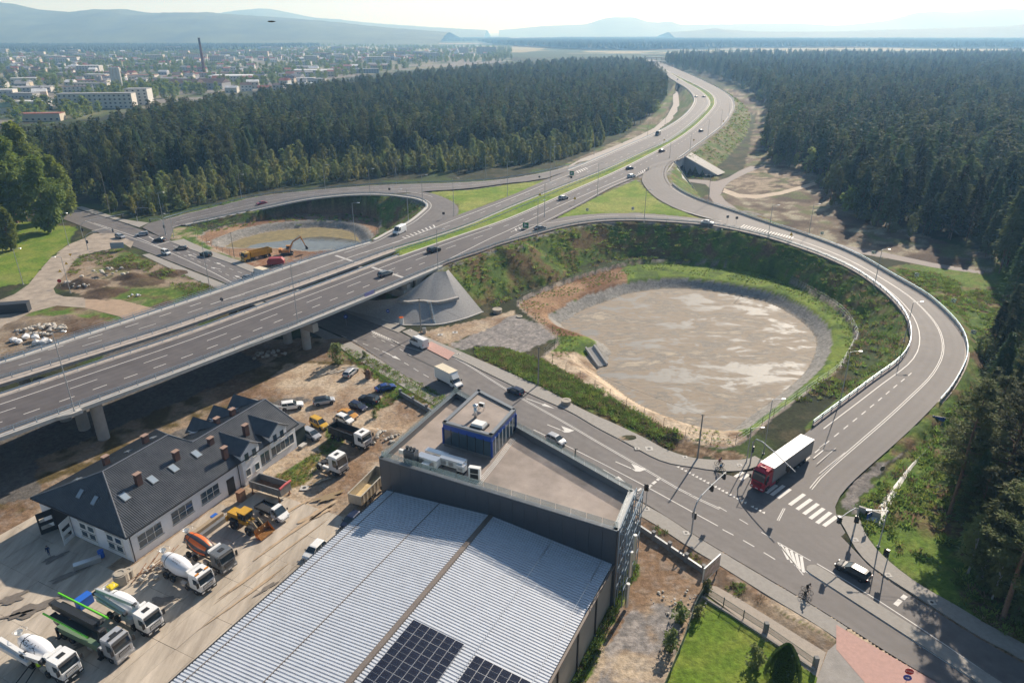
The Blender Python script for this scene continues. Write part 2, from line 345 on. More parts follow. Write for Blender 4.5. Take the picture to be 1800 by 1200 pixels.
mb = MB(); ppoly([(1450, 757), (1412, 768), (1375, 795), (1345, 815), (1330, 826), (1300, 830), (1300, 880), (1380, 930), (1475, 945), (1486, 936), (1476, 918), (1470, 903), (1468, 890), (1478, 868), (1500, 845)], .006, mb); struct('junction', mb, M_asph3)
mb = MB(); ppoly([(217, 428), (190, 439), (155, 446), (135, 455), (120, 473), (104, 495), (94, 507), (98, 516), (112, 521), (150, 523), (170, 525), (150, 541), (100, 537), (50, 550), (10, 575), (-90, 615), (-90, 558), (0, 527), (25, 517), (50, 500), (70, 475), (92, 450), (120, 430), (150, 418), (165, 410), (200, 410), (235, 425), (230, 436)], .006, mb); struct('side_road', mb, M_dust)
mb = MB(); ppoly([(150, 523), (212, 527), (275, 543), (345, 565), (250, 585), (210, 556), (150, 541)], .008, mb); struct('haul_road', mb, mat('compacted_dirt', (.36, .26, .18), .95, noise=.15, nscale=.4))
mb = MB(); ppoly([(250, 400), (298, 424), (306, 400), (330, 392), (325, 376), (290, 385), (262, 392)], .006, mb); struct('side_junction', mb, M_asph)
FLATS = [[(217, 428), (155, 446), (120, 473), (94, 507), (98, 516), (150, 523), (275, 543), (345, 565), (250, 585), (150, 541), (50, 550), (-90, 615), (-90, 558), (25, 517), (70, 475), (120, 430), (165, 410), (235, 425)], [(250, 400), (298, 424), (306, 400), (330, 392), (325, 376), (262, 392)]]
def patch(name, pts, m, z=.01): FLATS.append(pts); mb = MB(); ppoly(pts, z, mb); return struct(name, mb, m)
M_serv = mat('service_asphalt', (.19, .16, .15), .85, noise=.1, nscale=.4)
patch('service_road', [(1210, 315), (1245, 317), (1262, 318), (1280, 312), (1300, 300), (1320, 292), (1338, 294), (1310, 306), (1285, 318), (1272, 330), (1267, 342), (1275, 353), (1300, 369), (1340, 388), (1400, 408), (1470, 428), (1560, 445), (1640, 462), (1730, 477), (1729, 482), (1640, 470), (1550, 452), (1470, 440), (1380, 412), (1300, 382), (1258, 362), (1247, 345), (1248, 332), (1240, 324), (1212, 320)], M_serv)
M_dirtroad = mat('dirt_track', (.46, .37, .28), .95, noise=.15, nscale=.3)
patch('dirt_track', [(1273, 331), (1300, 341), (1330, 343), (1370, 337), (1432, 320), (1437, 324), (1375, 342), (1330, 349), (1295, 347), (1270, 338)], M_dirtroad, .016)
patch('forest_track', [(962, 313), (1020, 280), (1080, 257), (1120, 240), (1150, 225), (1172, 205), (1183, 185), (1183, 168), (1186, 157), (1192, 160), (1195, 178), (1194, 192), (1183, 210), (1160, 228), (1120, 248), (1080, 265), (1030, 286), (985, 305)], mat('gravel_track', (.40, .36, .33), .95, noise=.12, nscale=.3), .016)
def footway(name, A, B, z=.12, m=None):
 Bn = other(A, B); mb = MB(); n = len(A); vs = []
 for a, b in zip(A, Bn):
  d = (b-a)[:2]; L = np.hypot(*d)+1e-6; k = a[:2]+d/L*.2
  vs += [(a[0], a[1], -.1), (a[0], a[1], z), (k[0], k[1], z), (b[0], b[1], z-.01), (b[0], b[1], -.1)]
 mb.add(vs, [(5*i+j, 5*i+5+j, 5*i+6+j, 5*i+1+j) for i in range(n-1) for j in range(4)])
 return struct(name, mb, m or M_pave)
footway('pavement', pline([(707, 583), (750, 607), (810, 633), (867, 661), (933, 693), (1000, 723), (1050, 752), (1100, 778), (1150, 805), (1183, 816), (1217, 821), (1255, 827), (1300, 828), (1330, 820), (1345, 812)]), pline([(707, 571), (760, 597), (798, 613), (830, 627), (883, 650), (950, 680), (1025, 720), (1085, 747), (1137, 772), (1175, 792), (1225, 806), (1295, 809), (1320, 805), (1330, 800)]))
footway('pavement', pline([(1470, 905), (1478, 918), (1488, 935), (1505, 966), (1535, 998), (1600, 1041), (1662, 1081), (1725, 1121), (1800, 1160), (1980, 1272)]), pline([(1500, 880), (1512, 915), (1520, 937), (1545, 970), (1587, 1007), (1637, 1040), (1687, 1067), (1725, 1092), (1800, 1132), (1980, 1235)]))
footway('pavement', pline([(1120, 880), (1170, 908), (1225, 944), (1350, 1019), (1420, 1060), (1490, 1104)]), pline([(1112, 900), (1150, 921), (1212, 962), (1262, 992), (1350, 1047), (1425, 1092), (1475, 1125)]))
footway('pavement', pline([(617, 601), (662, 629), (745, 682), (830, 727)]), pline([(590, 605), (625, 630), (725, 690), (810, 740)]))
footway('pavement', pline([(298, 425), (350, 444), (400, 461), (438, 477), (480, 494), (600, 545), (700, 585)]), pline([(322, 420), (360, 437), (410, 455), (450, 470), (500, 490), (620, 540), (714, 577)]))
footway('pavement', pline([(262, 446), (343, 479), (400, 502), (500, 549), (600, 594)]), pline([(232, 440), (320, 482), (385, 509), (480, 552), (575, 597)]))
footway('pavement', pline([(132, 365), (165, 376), (200, 386), (245, 400)]), pline([(140, 362), (170, 371), (215, 385), (262, 392)]))
patch('red_paving', [(758, 600), (800, 620), (788, 632), (745, 610)], M_red, .135)
patch('red_paving', [(1470, 1097), (1640, 1195), (1720, 1245), (1560, 1245), (1470, 1140)], M_red, .135)
patch('driveway', [(1455, 1143), (1475, 1125), (1560, 1200), (1600, 1260), (1420, 1260), (1437, 1190)], mat('driveway_setts', (.29, .27, .25), .9, noise=.15, nscale=.8, bump=.6, bscale=6), .12)
patch('brick_path', [(1238, 1026), (1260, 1030), (1300, 1052), (1452, 1146), (1437, 1190), (1340, 1115), (1240, 1042)], mat('path_setts', (.36, .31, .26), .9, noise=.12, nscale=1.5, bump=.6, bscale=6), .05)
def lat(E, frac=None, off=None, fromB=False):
 A, B = E; d = B-A; L = np.linalg.norm(d[:, :2], axis=1)[:, None]
 if off is not None: f = off/np.maximum(L, .1); f = 1-f if fromB else f
 else: f = frac
 return A+d*f
ds = at_s(NI, G(763, 440, H))
n_in = lat(E_near, off=2.6); n_l2 = lat(E_near, off=6.1); n_l3 = lat(E_near, off=9.9)
sj = at_s(NI, G(895, 384, H)); sA = arclen(NI)
k1 = at_s(n_in, G(640, 480, H))
line_mark(lat(E_near, off=2.6), .22, s0=0, s1=k1+60); line_mark(lat(E_near, off=1.0), .2, s0=k1+60)
line_mark(lat(E_near, off=6.1), .18, 5, 9, s0=3, s1=k1+60); line_mark(lat(E_near, off=4.8), .18, 3, 7, s0=k1+64)
line_mark(n_l3, .2, 2.6, 3.2, s0=5, s1=k1+20)
line_mark(offset(NO, 1.1), .2, s0=at_s(NO, G(900, 419, H)), s1=None)
line_mark(pline([(745, 475), (800, 450), (860, 420), (900, 402), (975, 366), (1050, 333), (1113, 306)], H), .25)
line_mark(pline([(898, 408), (925, 397), (982, 390), (1050, 380), (1125, 379), (1200, 385), (1270, 393)], H), .2)
line_mark(pline([(1170, 287), (1148, 297), (1135, 310), (1134, 322), (1152, 343), (1187, 364), (1225, 378), (1268, 389)], 8.95), .25)
line_mark(offset(O_, -1.2), .2, s0=12, s1=at_s(O_, G(1600, 755, .8)))
line_mark(offset(NO, .9), .18, s0=0, s1=at_s(NO, G(750, 475, H)))
line_mark(lat(E_far, off=1.0), .18); line_mark(lat(E_far, off=4.7), .16, 4, 8, s0=2)
line_mark(lat(E_far, off=8.2), .22, 3, 5, s0=0, s1=at_s(FI, G(380, 547, H))); line_mark(pline([(370, 535), (500, 492), (600, 457), (700, 424), (762, 401), (800, 386), (900, 348), (975, 317), (1050, 288)], H), .25)
line_mark(lat(E_far, off=1.3, fromB=True), .2, s0=at_s(FI, G(1060, 299, H)))
line_mark(offset(LI, -1.3), .2, s0=0, s1=at_s(LI, G(675, 342, 8)) if False else None)
line_mark(pline([(765, 396), (785, 381), (793, 369), (789, 360), (763, 347), (737, 340), (700, 336)], 8.95), .22)
line_mark(lat(E_tt, off=1.), .2); line_mark(lat(E_tt, frac=.32), .15, 4, 5, s0=70); line_mark(lat(E_tt, frac=.55), .2, s0=70)
line_mark(lat(E_tt, frac=.78), .15, 4, 5, s0=150)
line_mark(offset(I_, 0) if False else lat(E_loop, off=1.6), .2, s0=0, s1=at_s(Iloop, G(1425, 765, .3)))
sL = arclen(Oloop); sLn = sL[-1]; fv = lambda f: np.interp(sL, [0, sLn*.5, sLn*.72, sLn], f)[:, None]
for o in (-.015, .015): line_mark(lat(E_loop, frac=fv([.48+o, .55+o, .62+o, .66+o])), .14, s0=30)
line_mark(lat(E_loop, frac=fv([.25, .27, .31, .34])), .18, 1.8, 1.9, s0=sLn*.6)
dl = [(1655, 602), (1650, 632), (1634, 665), (1600, 705), (1550, 757), (1500, 800), (1450, 842), (1417, 870)]
zz = [3.4, 2.9, 2.2, 1.3, .6, .2, .03, .0]
md = [(1602, 628, 3.0), (1590, 660, 2.4), (1560, 690, 1.8), (1530, 720, 1.2), (1500, 750, .6)]
line_mark(pline([(1497, 750), (1430, 805)], .3), .2)
def thick(pts, wd, z=0.): line_mark(pline(pts, z), wd)
for (a, b) in [((1396, 863), (1377, 882)), ((1403, 861), (1383, 882)), ((1414, 868), (1388, 887)), ((1426, 877), (1401, 895)), ((1438, 885), (1413, 903)), ((1448, 893), (1424, 911)), ((1460, 900), (1436, 919)), ((1471, 907), (1448, 924))][2:]: thick([a, ((a[0]+b[0])/2, (a[1]+b[1])/2), b], .62)
for (a, b) in [((1378, 853), (1356, 870)), ((1389, 859), (1367, 875)), ((1365, 852), (1347, 866)), ((1306, 829), (1292, 838)), ((1316, 833), (1302, 843))]: thick([a, ((a[0]+b[0])/2, (a[1]+b[1])/2), b], .62)
for i in range(27):
 a = np.array((1191, 821.)); b = np.array((1361, 912.)); p = a+(b-a)*i/26
 if i in (19,): continue
 q = np.array(G(*p)); d = V2(G(*b))-V2(G(*a)); d /= np.linalg.norm(d); n = np.array((-d[1], d[0]))
 if i % 1 == 0 and i < 24:
  c = V2(q); PAINT.add([(*(c-d*.28), .02), (*(c+d*.28), .02), (*(c+n*.62), .02)], [(0, 1, 2)] if (d[0]*n[1]-d[1]*n[0]) > 0 else [(0, 2, 1)])
thick([(1377, 893), (1366, 914)], .12); thick([(1380, 893), (1369, 915)], .12)
st = E_st
for o in (-.17, .17): line_mark(offset(pline([(745, 598), (820, 640), (900, 690), (985, 738), (1060, 782), (1140, 828), (1200, 863), (1265, 894)]), o), .13)
thick([(1060, 780), (1140, 831), (1220, 880), (1262, 905)], .2) if False else None
line_mark(pline([(938, 755), (1000, 785), (1060, 815), (1140, 857), (1220, 901), (1262, 924)]), .18, s0=0, s1=45)
line_mark(pline([(1110, 855), (1150, 872), (1262, 924)]), .1, .5, 40) if False else None
line_mark(pline([(1270, 930), (1310, 951), (1350, 975), (1400, 1006)]), .18, 1.9, 1.6)
line_mark(pline([(1263, 890), (1330, 930), (1365, 950)]), .14, 1.6, 2.4)
line_mark(pline([(600, 590), (660, 612), (690, 625), (740, 655), (770, 672)]), .15, 2, 2); line_mark(pline([(655, 590), (700, 612), (745, 638)]), .15, 1.6, 2.2)
for i in range(3): 
 a = (1161-i*8, 839+i*6.5); thick([(a[0], a[1]), (a[0]-6, a[1]+4.6)], .5)
for i in range(3):
 a = (1128-i*8, 858+i*7); thick([(a[0], a[1]), (a[0]-6, a[1]+4.6)], .5)
def arrow(p, q, turn=0, wd=.22):
 "lane arrow from tail p to head q (photo points)"
 a = V2(G(*p)); b = V2(G(*q)); d = b-a; L = np.linalg.norm(d); d /= L; n = np.array((-d[1], d[0])); z = .02
 def P(s, t): c = a+d*s+n*t; return (c[0], c[1], z)
 PAINT.add([P(0, -wd/2), P(L*.6, -wd/2), P(L*.6, wd/2), P(0, wd/2)], [(0, 1, 2, 3)])
 if turn == 0: PAINT.add([P(L*.6, -.5), P(L, 0), P(L*.6, .5)], [(0, 1, 2)])
 else: PAINT.add([P(L*.6, 0), P(L*.75, turn*.15), P(L*.45, turn*1.3), P(L*1.0, turn*1.5), P(L*.92, turn*.2), P(L*.8, -turn*.3)], [(0, 1, 2, 3, 4, 5)])
arrow((962, 746), (1002, 762), 1); arrow((1082, 811), (1128, 831), 1); arrow((1060, 825), (1100, 848)); arrow((672, 617), (705, 633)); arrow((925, 700), (975, 718))
arrow((1543, 692), (1517, 708), -1, .2); arrow((1569, 704), (1557, 722), 0, .2); arrow((1483, 746), (1455, 760), -1); arrow((1508, 757), (1495, 777))
arrow((1440, 814), (1426, 836))
for q in [[(1540, 679), (1562, 687), (1557, 691), (1537, 683), (1540, 679)], [(1575, 689), (1597, 696), (1593, 699), (1572, 692), (1575, 689)], [(1462, 750), (1477, 755), (1440, 787)], [(1497, 763), (1513, 770), (1440, 832)], [(1436, 815), (1498, 763)]]:
 line_mark(pline(q, .4, 1.), .1)
isl = [(1366, 952), (1400, 972), (1432, 992)]; 
thick([(1366, 952), (1425, 985)], .14); thick([(1366, 952), (1385, 985), (1412, 1010)], .14)
for i in range(5):
 t = i/5; a = (1373+44*t, 957+25*t); b = (1386+33*t, 983+28*t); thick([a, b], .42)
mb = MB(); q = [G(*p) for p in [(1418, 996), (1424, 993), (1432, 993), (1442, 997), (1800, 1225), (1770, 1232), (1424, 1008), (1417, 1002)]]; mb.prism([(p[0], p[1]) for p in q], -.02, .13); mb.build('x', M_pave) and None
COL.objects['x'].name = 'traffic_island'; COL.objects['traffic_island']['kind'] = 'structure'
for L in ([(1415, 1003), (1500, 1057), (1600, 1122), (1700, 1187), (1800, 1250)], [(1436, 990), (1530, 1046), (1640, 1118), (1745, 1190), (1800, 1228)]): thick(L, .16)
thick([(1592, 1046), (1586, 1052)], .6); thick([(1583, 1054), (1574, 1063)], .6)
for i in range(5): thick([(1700+i*12, 1160+i*8), (1710+i*14, 1200+i*6)], .5) if i > 1 else None
def hatch(a, b, c, d, n, wd, z):
 for i in range(n):
  t = (i+.5)/n; p = (a[0]+(b[0]-a[0])*t, a[1]+(b[1]-a[1])*t); q = (c[0]+(d[0]-c[0])*t, c[1]+(d[1]-c[1])*t)
  P, Q = G(*p, z), G(*q, z); line_mark(np.array([P, [(P[k]+Q[k])/2 for k in range(3)], Q]), wd)
hatch((1297, 392), (1397, 417), (1290, 397), (1394, 420), 21, .42, 8.35)
hatch((704, 418), (765, 394), (712, 420), (768, 399), 9, .5, H); hatch((1120, 305), (1142, 293), (1124, 307), (1140, 300), 6, .35, H)
hatch((903, 403), (922, 396), (904, 407), (926, 399), 3, .5, H); hatch((1012, 301), (1030, 294), (1015, 305), (1035, 297), 5, .6, H)
hatch((651, 580), (700, 603), (655, 585), (702, 604), 12, .35, 0)
for L in ([(651, 579), (702, 603)], [(652, 586), (704, 606), (745, 618)]): thick(L, .13)
line_mark(pline([(440, 515), (390, 487), (350, 467), (300, 444), (240, 417), (165, 392)]), .25); line_mark(pline([(330, 458), (280, 436), (215, 412), (150, 388)]), .2)
line_mark(pline([(425, 480), (380, 463), (345, 448), (300, 430)]), .15, 2.5, 2.5); line_mark(pline([(430, 497), (400, 483), (350, 460), (310, 443)]), .15, 2.5, 2.5)
thick([(275, 424), (262, 416)], .5); thick([(270, 432), (300, 424)], .4); thick([(158, 407), (188, 400)], .4)
for a, b in (((395, 468), (380, 461)), ((430, 491), (412, 484)), ((345, 452), (330, 447)), ((388, 473), (370, 470))): arrow(a, b)
sd_ = lambda L, M: 1 if ((other(L, M)-L)[len(L)//2, :2]@normals(L)[len(L)//2]) > 0 else -1
sgn0, sgn1 = sd_(SNE, SSW), sd_(Iloop, Oloop); sgnN_ = sd_(NI, NO); rgm = random.Random(4); tar = MB()
for i in range(34):
 if i % 3 == 2: continue
 L_ = (SNE, NI, Iloop)[i % 3]; o_ = rgm.uniform(2.5, 9); sg = (sgn0, sgnN_, sgn1)[i % 3]; s_ = rgm.uniform(20, arclen(L_)[-1]-40); P_ = cut(offset(L_, o_*sg), s_, s_+rgm.uniform(2, 16), 1.); P_[:, :2] += np.array([[rgm.uniform(-.12, .12), rgm.uniform(-.12, .12)] for _ in P_]); line_mark(P_, rgm.choice([.06, .09, .5]), dz=.014, mb=tar)
struct('tar_seams', tar, mat('tar', (.05, .046, .045), .6))
PAINT_O = struct('road_markings', PAINT, M_paint)
for (a, b) in [((589, 449), (625, 460)), ((650, 468), (708, 487))]: pass
jm = MB(); line_mark(np.array([G(590, 449, H), G(612, 456.5, H), G(633, 463.5, H)]), .9, mb=jm); line_mark(np.array([G(650, 468.5, H), G(680, 478, H), G(708, 487.5, H)]), .9, mb=jm)
struct('expansion_joint', jm, mat('joint', (.5, .48, .46), .7))
# ================================================================ TERRAIN
ZPATH = -1.0; FLOOR = -3.6
POND = resample(GL([(985, 570), (1030, 543), (1075, 527), (1110, 515), (1182, 507), (1250, 512), (1300, 521), (1350, 532), (1387, 550), (1415, 570), (1432, 590), (1434, 615), (1418, 650), (1390, 678), (1350, 709), (1310, 738), (1285, 757), (1262, 760), (1220, 750), (1160, 728), (1112, 705), (1075, 677), (1045, 655), (1058, 640), (1075, 625), (1062, 605), (1000, 583), (985, 570)], FLOOR), 3, 1)[:-1]
RIM = resample(GL([(921, 548, -.5), (912, 533, -.8), (975, 505, ZPATH), (1050, 480, ZPATH), (1100, 467, ZPATH), (1150, 462, ZPATH), (1225, 465, ZPATH), (1300, 472, ZPATH), (1350, 482, ZPATH), (1375, 491, ZPATH), (1425, 516, ZPATH), (1480, 551, ZPATH), (1506, 593, ZPATH), (1500, 606, ZPATH), (1475, 650, -.8), (1437, 678, -.6), (1395, 707, -.4), (1350, 740, -.2), (1287, 785, 0), (1245, 783, 0), (1200, 768, 0), (1120, 728, 0), (1040, 680, 0), (955, 628, 0), (968, 618, -.1), (980, 595, -.2), (921, 548, -.5)]), 3, 1)[:-1]
RIM2 = RIM.copy()
LFLOOR = -2.6
LPOND = resample(GL([(405, 428), (440, 415), (490, 405), (560, 400), (610, 405), (630, 418), (634, 432), (610, 445), (585, 442), (545, 446), (500, 440), (455, 440), (420, 440), (395, 435), (405, 428)], LFLOOR), 3, 1)[:-1]
LRIM = resample(GL([(345, 418), (375, 405), (450, 388), (510, 375), (575, 372), (625, 374), (660, 384), (668, 398), (650, 425), (600, 450), (540, 462), (480, 450), (430, 455), (390, 445), (345, 418)], -.5), 3, 1)[:-1]
YS = []; y = 26.
while y < 620: YS.append(y); y += max(.42, y*.0056)
while y < 60000: YS.append(y); y *= 1.028
YS = np.array(YS); NX = 620; U = np.linspace(-1, 1, NX)
X = U[None, :]*(YS[:, None]*.92+55); Y = np.repeat(YS[:, None], NX, 1)
X = X.copy()
nfar = Y < 750
Zt = (fbm(X, Y, 9, 3)-.5)*.25+(fbm(X, Y, 2.2, 5, 3)-.5)*.16
def wrap(arr): return np.array(arr)
RD = np.array(ROAD_D)
emb = np.full(X.shape, -9.)
ABUT = G(763, 475, H); ax, ay = V2(G(763, 471, H)); 
dirb = V2(G(763, 471, H))-V2(G(600, 540, H)); dirb /= np.linalg.norm(dirb)
onroad = np.zeros(X.shape, bool)
for (rx, ry, rz, hwid) in RD:
 if ((rx-ax)*dirb[0]+(ry-ay)*dirb[1]) < 1 and rz > 8.99 and rx < ax+30 and ry < ay+40: continue   # the viaduct stands clear of the ground
 reach = hwid+2.2+(max(rz, 0)+4)*1.75
 r0 = np.searchsorted(YS, ry-reach); r1 = np.searchsorted(YS, ry+reach)
 if r1 <= r0: r1 = min(r0+1, len(YS)-1)
 sub = np.s_[r0:r1, :]; xs = X[sub]; d = np.hypot(xs-rx, Y[sub]-ry)-hwid
 m = np.maximum(d-1.6, 0)/1.68; e = rz-.35-m; e[d > reach] = -9
 emb[sub] = np.maximum(emb[sub], e)
slope_noise = (fbm(X, Y, 3.2, 8, 3)-.5)*.9
isbank = emb > .35
for poly, z in (([(976, 383), (1050, 345), (1119, 315), (1135, 333), (1160, 354), (1225, 381), (1270, 388), (1200, 379), (1125, 373), (1050, 375)], H-.12), ([(755, 337), (830, 333), (900, 323), (962, 316), (900, 342), (806, 377), (808, 360), (785, 347)], H-.12)):
 m = inpoly(X, Y, GL(poly, z)); emb[m] = z; isbank[m] = False
med = [tuple(p) for p in cut(NI, at_s(NI, G(705, 450, H)))]+[tuple(p) for p in cut(FI, at_s(FI, G(690, 439, H)))[::-1]]
m_med = inpoly(X, Y, med); _, zmed = polydist(X, Y, NI, False, 30); emb[m_med] = np.maximum(zmed[m_med], 2)-.06
near_road = emb > -8
Z = np.maximum(Zt, emb+np.where(isbank & (emb < 8.4), slope_noise*np.clip((9-emb)/2, 0, 1)*np.clip(emb*2, 0, 1), 0))
def under(E, dz=-.35, pad=.3):
 A, B = E; poly = [tuple(p) for p in A]+[tuple(p) for p in B[::-1]]; return inpoly(X, Y, poly)
flatm = under(E_st)
for pts in ([(1500, 845), (1450, 757), (1345, 812), (1300, 830), (1380, 930), (1480, 940)], [(290, 386), (325, 376), (340, 392), (298, 425), (245, 402)]): flatm |= inpoly(X, Y, GL(pts))
for pts in FLATS: m = inpoly(X, Y, GL(pts)); Z[m] = np.minimum(Z[m], -.04)
for E in (E_loop, E_ra, E_rb, E_ll, E_tt, E_near, E_far):
 m = under(E) & (Y > 0); _, zr = polydist(X, Y, E[0], False, 25); _, zr2 = polydist(X, Y, E[1], False, 25); zr = np.minimum(zr, zr2)
 ok = m & ((zr < 8.99) | ((X-ax)*dirb[0]+(Y-ay)*dirb[1] > 1) | (X > ax+30) | (Y > ay+40))
 Z[ok] = np.minimum(Z[ok], zr[ok]-.35)
Z[flatm] = -.3
UPP = [G(1203, 277, 8.3), G(1259, 310, .3), G(1223, 338, .4), G(1185, 286, 8.3)]; m = inpoly(X, Y, UPP); Z[m] = -.08; emb[m] = -9; isbank[m] = False
for zone in ([(-300, 1400), (-200, 1000), (75, 880), (200, 830), (560, 700), (700, 700), (770, 740), (640, 900), (1100, 860), (1240, 960), (1200, 1400)],): pass
for pond, rim, fl in ((POND, RIM, FLOOR), (LPOND, LRIM, LFLOOR)):
 ins = inpoly(X, Y, rim); d, _ = polydist(X, Y, pond, True, 60); _, zr = polydist(X, Y, rim, True, 80); inf = inpoly(X, Y, pond)
 dr, _ = polydist(X, Y, rim, True, 60)
 zz_ = np.minimum(fl+d/1.6, zr); zz_[inf] = fl-.05
 Z[ins] = np.minimum(zz_, zr)[ins]+ (Zt*.4)[ins]*(d[ins] > 1)
 rr = ~ins & (dr < 4) & (emb < 1); 
 if rim is RIM: Z[rr] = np.minimum(Z[rr], np.maximum(zr[rr]+np.maximum(dr[rr]-2, 0)*.7, 0))
m = inpoly(X, Y, GL([(430, 462), (470, 445), (520, 437), (560, 445), (575, 458), (500, 478), (440, 475)])); Z[m] = -.3+.5*fbm(X, Y, 3, 44)[m]
def heap(px, py, r, h, sq=1.6, ang=0.):
 gx, gy, _ = G(px, py); dx = (X-gx)*math.cos(ang)+(Y-gy)*math.sin(ang); dy = -(X-gx)*math.sin(ang)+(Y-gy)*math.cos(ang)
 q = np.hypot(dx/sq, dy); global Z
 a = np.clip(1-q/r, 0, 1); Z = Z+h*a*(.75+.5*fbm(X, Y, 1.3, int(px)))*(a > 0)
HEAPS = [(145, 500, 4.5, 2.2), (232, 488, 3.5, 1.7), (190, 512, 3.5, 1.5), (250, 496, 4, 1.0), (300, 480, 4, 1.0), (175, 520, 3, .9), (225, 468, 4, .6), (120, 560, 4, 1.2), (60, 570, 5, 1.0), (165, 575, 5, .9), (1190, 766, 2.2, .9), (1175, 770, 1.8, .5), (1100, 770, 2, .3), (650, 762, 2.2, .9), (690, 760, 1.8, .7), (495, 480, 3, .8), (540, 470, 3, .7)]
for h in HEAPS: heap(*h)
Nn = lambda s, k, o=4: fbm(X, Y, s, k, o)
wx = X+(Nn(2.2, 61)-.5)*2.2; wy = Y+(Nn(2.2, 62)-.5)*2.2
def C(*h): return [np.array(srgb(q)) if isinstance(q, str) else np.array(q) for q in h]
def mix(a, b, t): return a*(1-t)[..., None]+b*t[..., None]
sm = lambda t, a, b: np.clip((t-a)/(b-a), 0, 1)
n1, n2, n3, n4 = Nn(14, 21), Nn(3.5, 22), Nn(.9, 23, 3), Nn(45, 24)
g1, g2, g3, br, dk = C((.085, .15, .022), (.14, .22, .032), (.21, .25, .06), (.15, .10, .055), (.05, .07, .025))
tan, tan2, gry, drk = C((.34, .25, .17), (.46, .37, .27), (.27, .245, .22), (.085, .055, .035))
weeds = mix(mix(g1+0*X[..., None], br, sm(n2, .48, .68)), g3, sm(n3, .58, .8)*.7)
weeds = mix(weeds, dk, sm(1-n2, .55, .7)*.5)
lawn = mix(mix(C((.115, .185, .022))[0]+0*X[..., None], C((.185, .225, .04))[0], sm(n2, .4, .65)), C((.26, .25, .08))[0], sm(n1, .55, .7)*.5)
dirt = mix(mix(tan+0*X[..., None], tan2, sm(n2, .4, .65)), C((.20, .125, .075))[0], sm(n1, .5, .66)*.9)
dirt = mix(dirt, gry, sm(n3, .5, .75)*.45)
waste = mix(mix(dirt*.75, weeds, sm(n1, .44, .56)), drk, sm(n2, .58, .72)*.6)
gravel = mix(C((.22, .205, .195))[0]+0*X[..., None], C((.31, .28, .26))[0], sm(n3, .35, .7))
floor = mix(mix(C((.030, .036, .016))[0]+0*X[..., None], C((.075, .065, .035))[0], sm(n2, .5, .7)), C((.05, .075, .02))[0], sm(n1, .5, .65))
clear = mix(mix(C((.17, .13, .095))[0]+0*X[..., None], C((.33, .30, .22))[0], sm(n2, .5, .68)), C((.085, .06, .045))[0], sm(n1, .45, .6))
clear = mix(clear, C((.10, .13, .04))[0], sm(Nn(9, 77), .58, .68)*.7)
field = mix(C((.10, .13, .05))[0]+0*X[..., None], C((.26, .24, .13))[0], sm(n4, .45, .6))
big = fbm(X, Y, 420, 31, 3); fieldc = mix(C((.05, .075, .03))[0]+0*X[..., None], C((.30, .27, .17))[0], sm(big, .52, .56))
Cc = fieldc.copy()
def setc(mask, c): Cc[mask] = c[mask]
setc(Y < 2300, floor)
m = inpoly(wx, wy, GL([(-200, 88), (880, 92), (900, 108), (640, 132), (440, 160), (160, 208), (-300, 235)])); Cc[m] = mix(field*.8, gry*.8+0*X[..., None], sm(fbm(X, Y, 60, 91), .45, .55))[m]
bank = isbank & (Y < 900)
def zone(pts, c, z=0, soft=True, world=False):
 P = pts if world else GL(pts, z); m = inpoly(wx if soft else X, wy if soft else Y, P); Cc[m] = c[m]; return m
zone([(-500, 760), (-500, 1600), (2400, 1600), (2400, 1300), (1980, 1275), (1500, 975), (1000, 720), (640, 590), (400, 600), (0, 800)], dirt)
zone([(840, 640), (950, 660), (1050, 720), (1140, 760), (1180, 790), (1125, 765), (1020, 715), (950, 678), (830, 622)], weeds)
waste_m = zone([(0, 527), (60, 545), (150, 520), (94, 500), (120, 460), (210, 435), (385, 508), (420, 540), (300, 560), (-200, 660), (-200, 560)], waste)
zone([(-100, 560), (110, 555), (260, 570), (100, 600), (-100, 660)], dirt*.6)
zone([(120, 430), (92, 450), (70, 475), (50, 497), (0, 505), (-200, 520), (-200, 400), (60, 390), (135, 400)], lawn)
zone([(255, 580), (330, 560), (500, 660), (560, 700), (300, 780), (0, 900), (-200, 960), (-200, 800), (0, 740)], gry*.38+0*X[..., None]+(.04*n3)[..., None])   # ground below the viaduct, the deck's shade darkened into its colour
zone([(-200, 930), (75, 870), (60, 810), (330, 700), (460, 640), (560, 600), (600, 610), (620, 640), (540, 690), (420, 720), (200, 800), (100, 880), (-200, 990)], mix(dirt*.8, C((.10, .075, .03))[0], sm(n2, .45, .6)))
zone([(600, 612), (640, 620), (700, 655), (790, 700), (770, 720), (700, 690), (620, 640)], weeds)
zone([(560, 700), (700, 700), (700, 690), (650, 670), (610, 640), (500, 640), (430, 700)], dirt)
zone([(700, 680), (715, 690), (690, 712), (662, 720), (645, 712), (680, 695)], weeds)
zone([(480, 838), (560, 790), (575, 770), (560, 740), (620, 760), (590, 790), (560, 800), (540, 850), (505, 862)], mix(weeds, C((.22, .17, .05))[0], sm(n2, .4, .6)*.7))
zone([(1112, 912), (1128, 905), (1345, 1055), (1475, 1130), (1450, 1146), (1300, 1052), (1262, 1030), (1240, 1010), (1225, 995), (1160, 945)], mix(weeds, dirt*.6, sm(n1, .42, .55)))
zone([(1265, 1028), (1350, 1060), (1470, 1130), (1440, 1145), (1300, 1050)], dirt*.6)
zone([(1080, 1010), (1110, 985), (1122, 1000), (1090, 1060), (1050, 1150), (1010, 1220), (990, 1210), (1040, 1110)], weeds)
zone([(1082, 975), (1103, 950), (1105, 985), (1075, 1065)], gravel*1.2)
zone([(1120, 1060), (1200, 1070), (1190, 1210), (1040, 1230), (1060, 1140)], mix(gravel, dirt, sm(n2, .5, .6)))
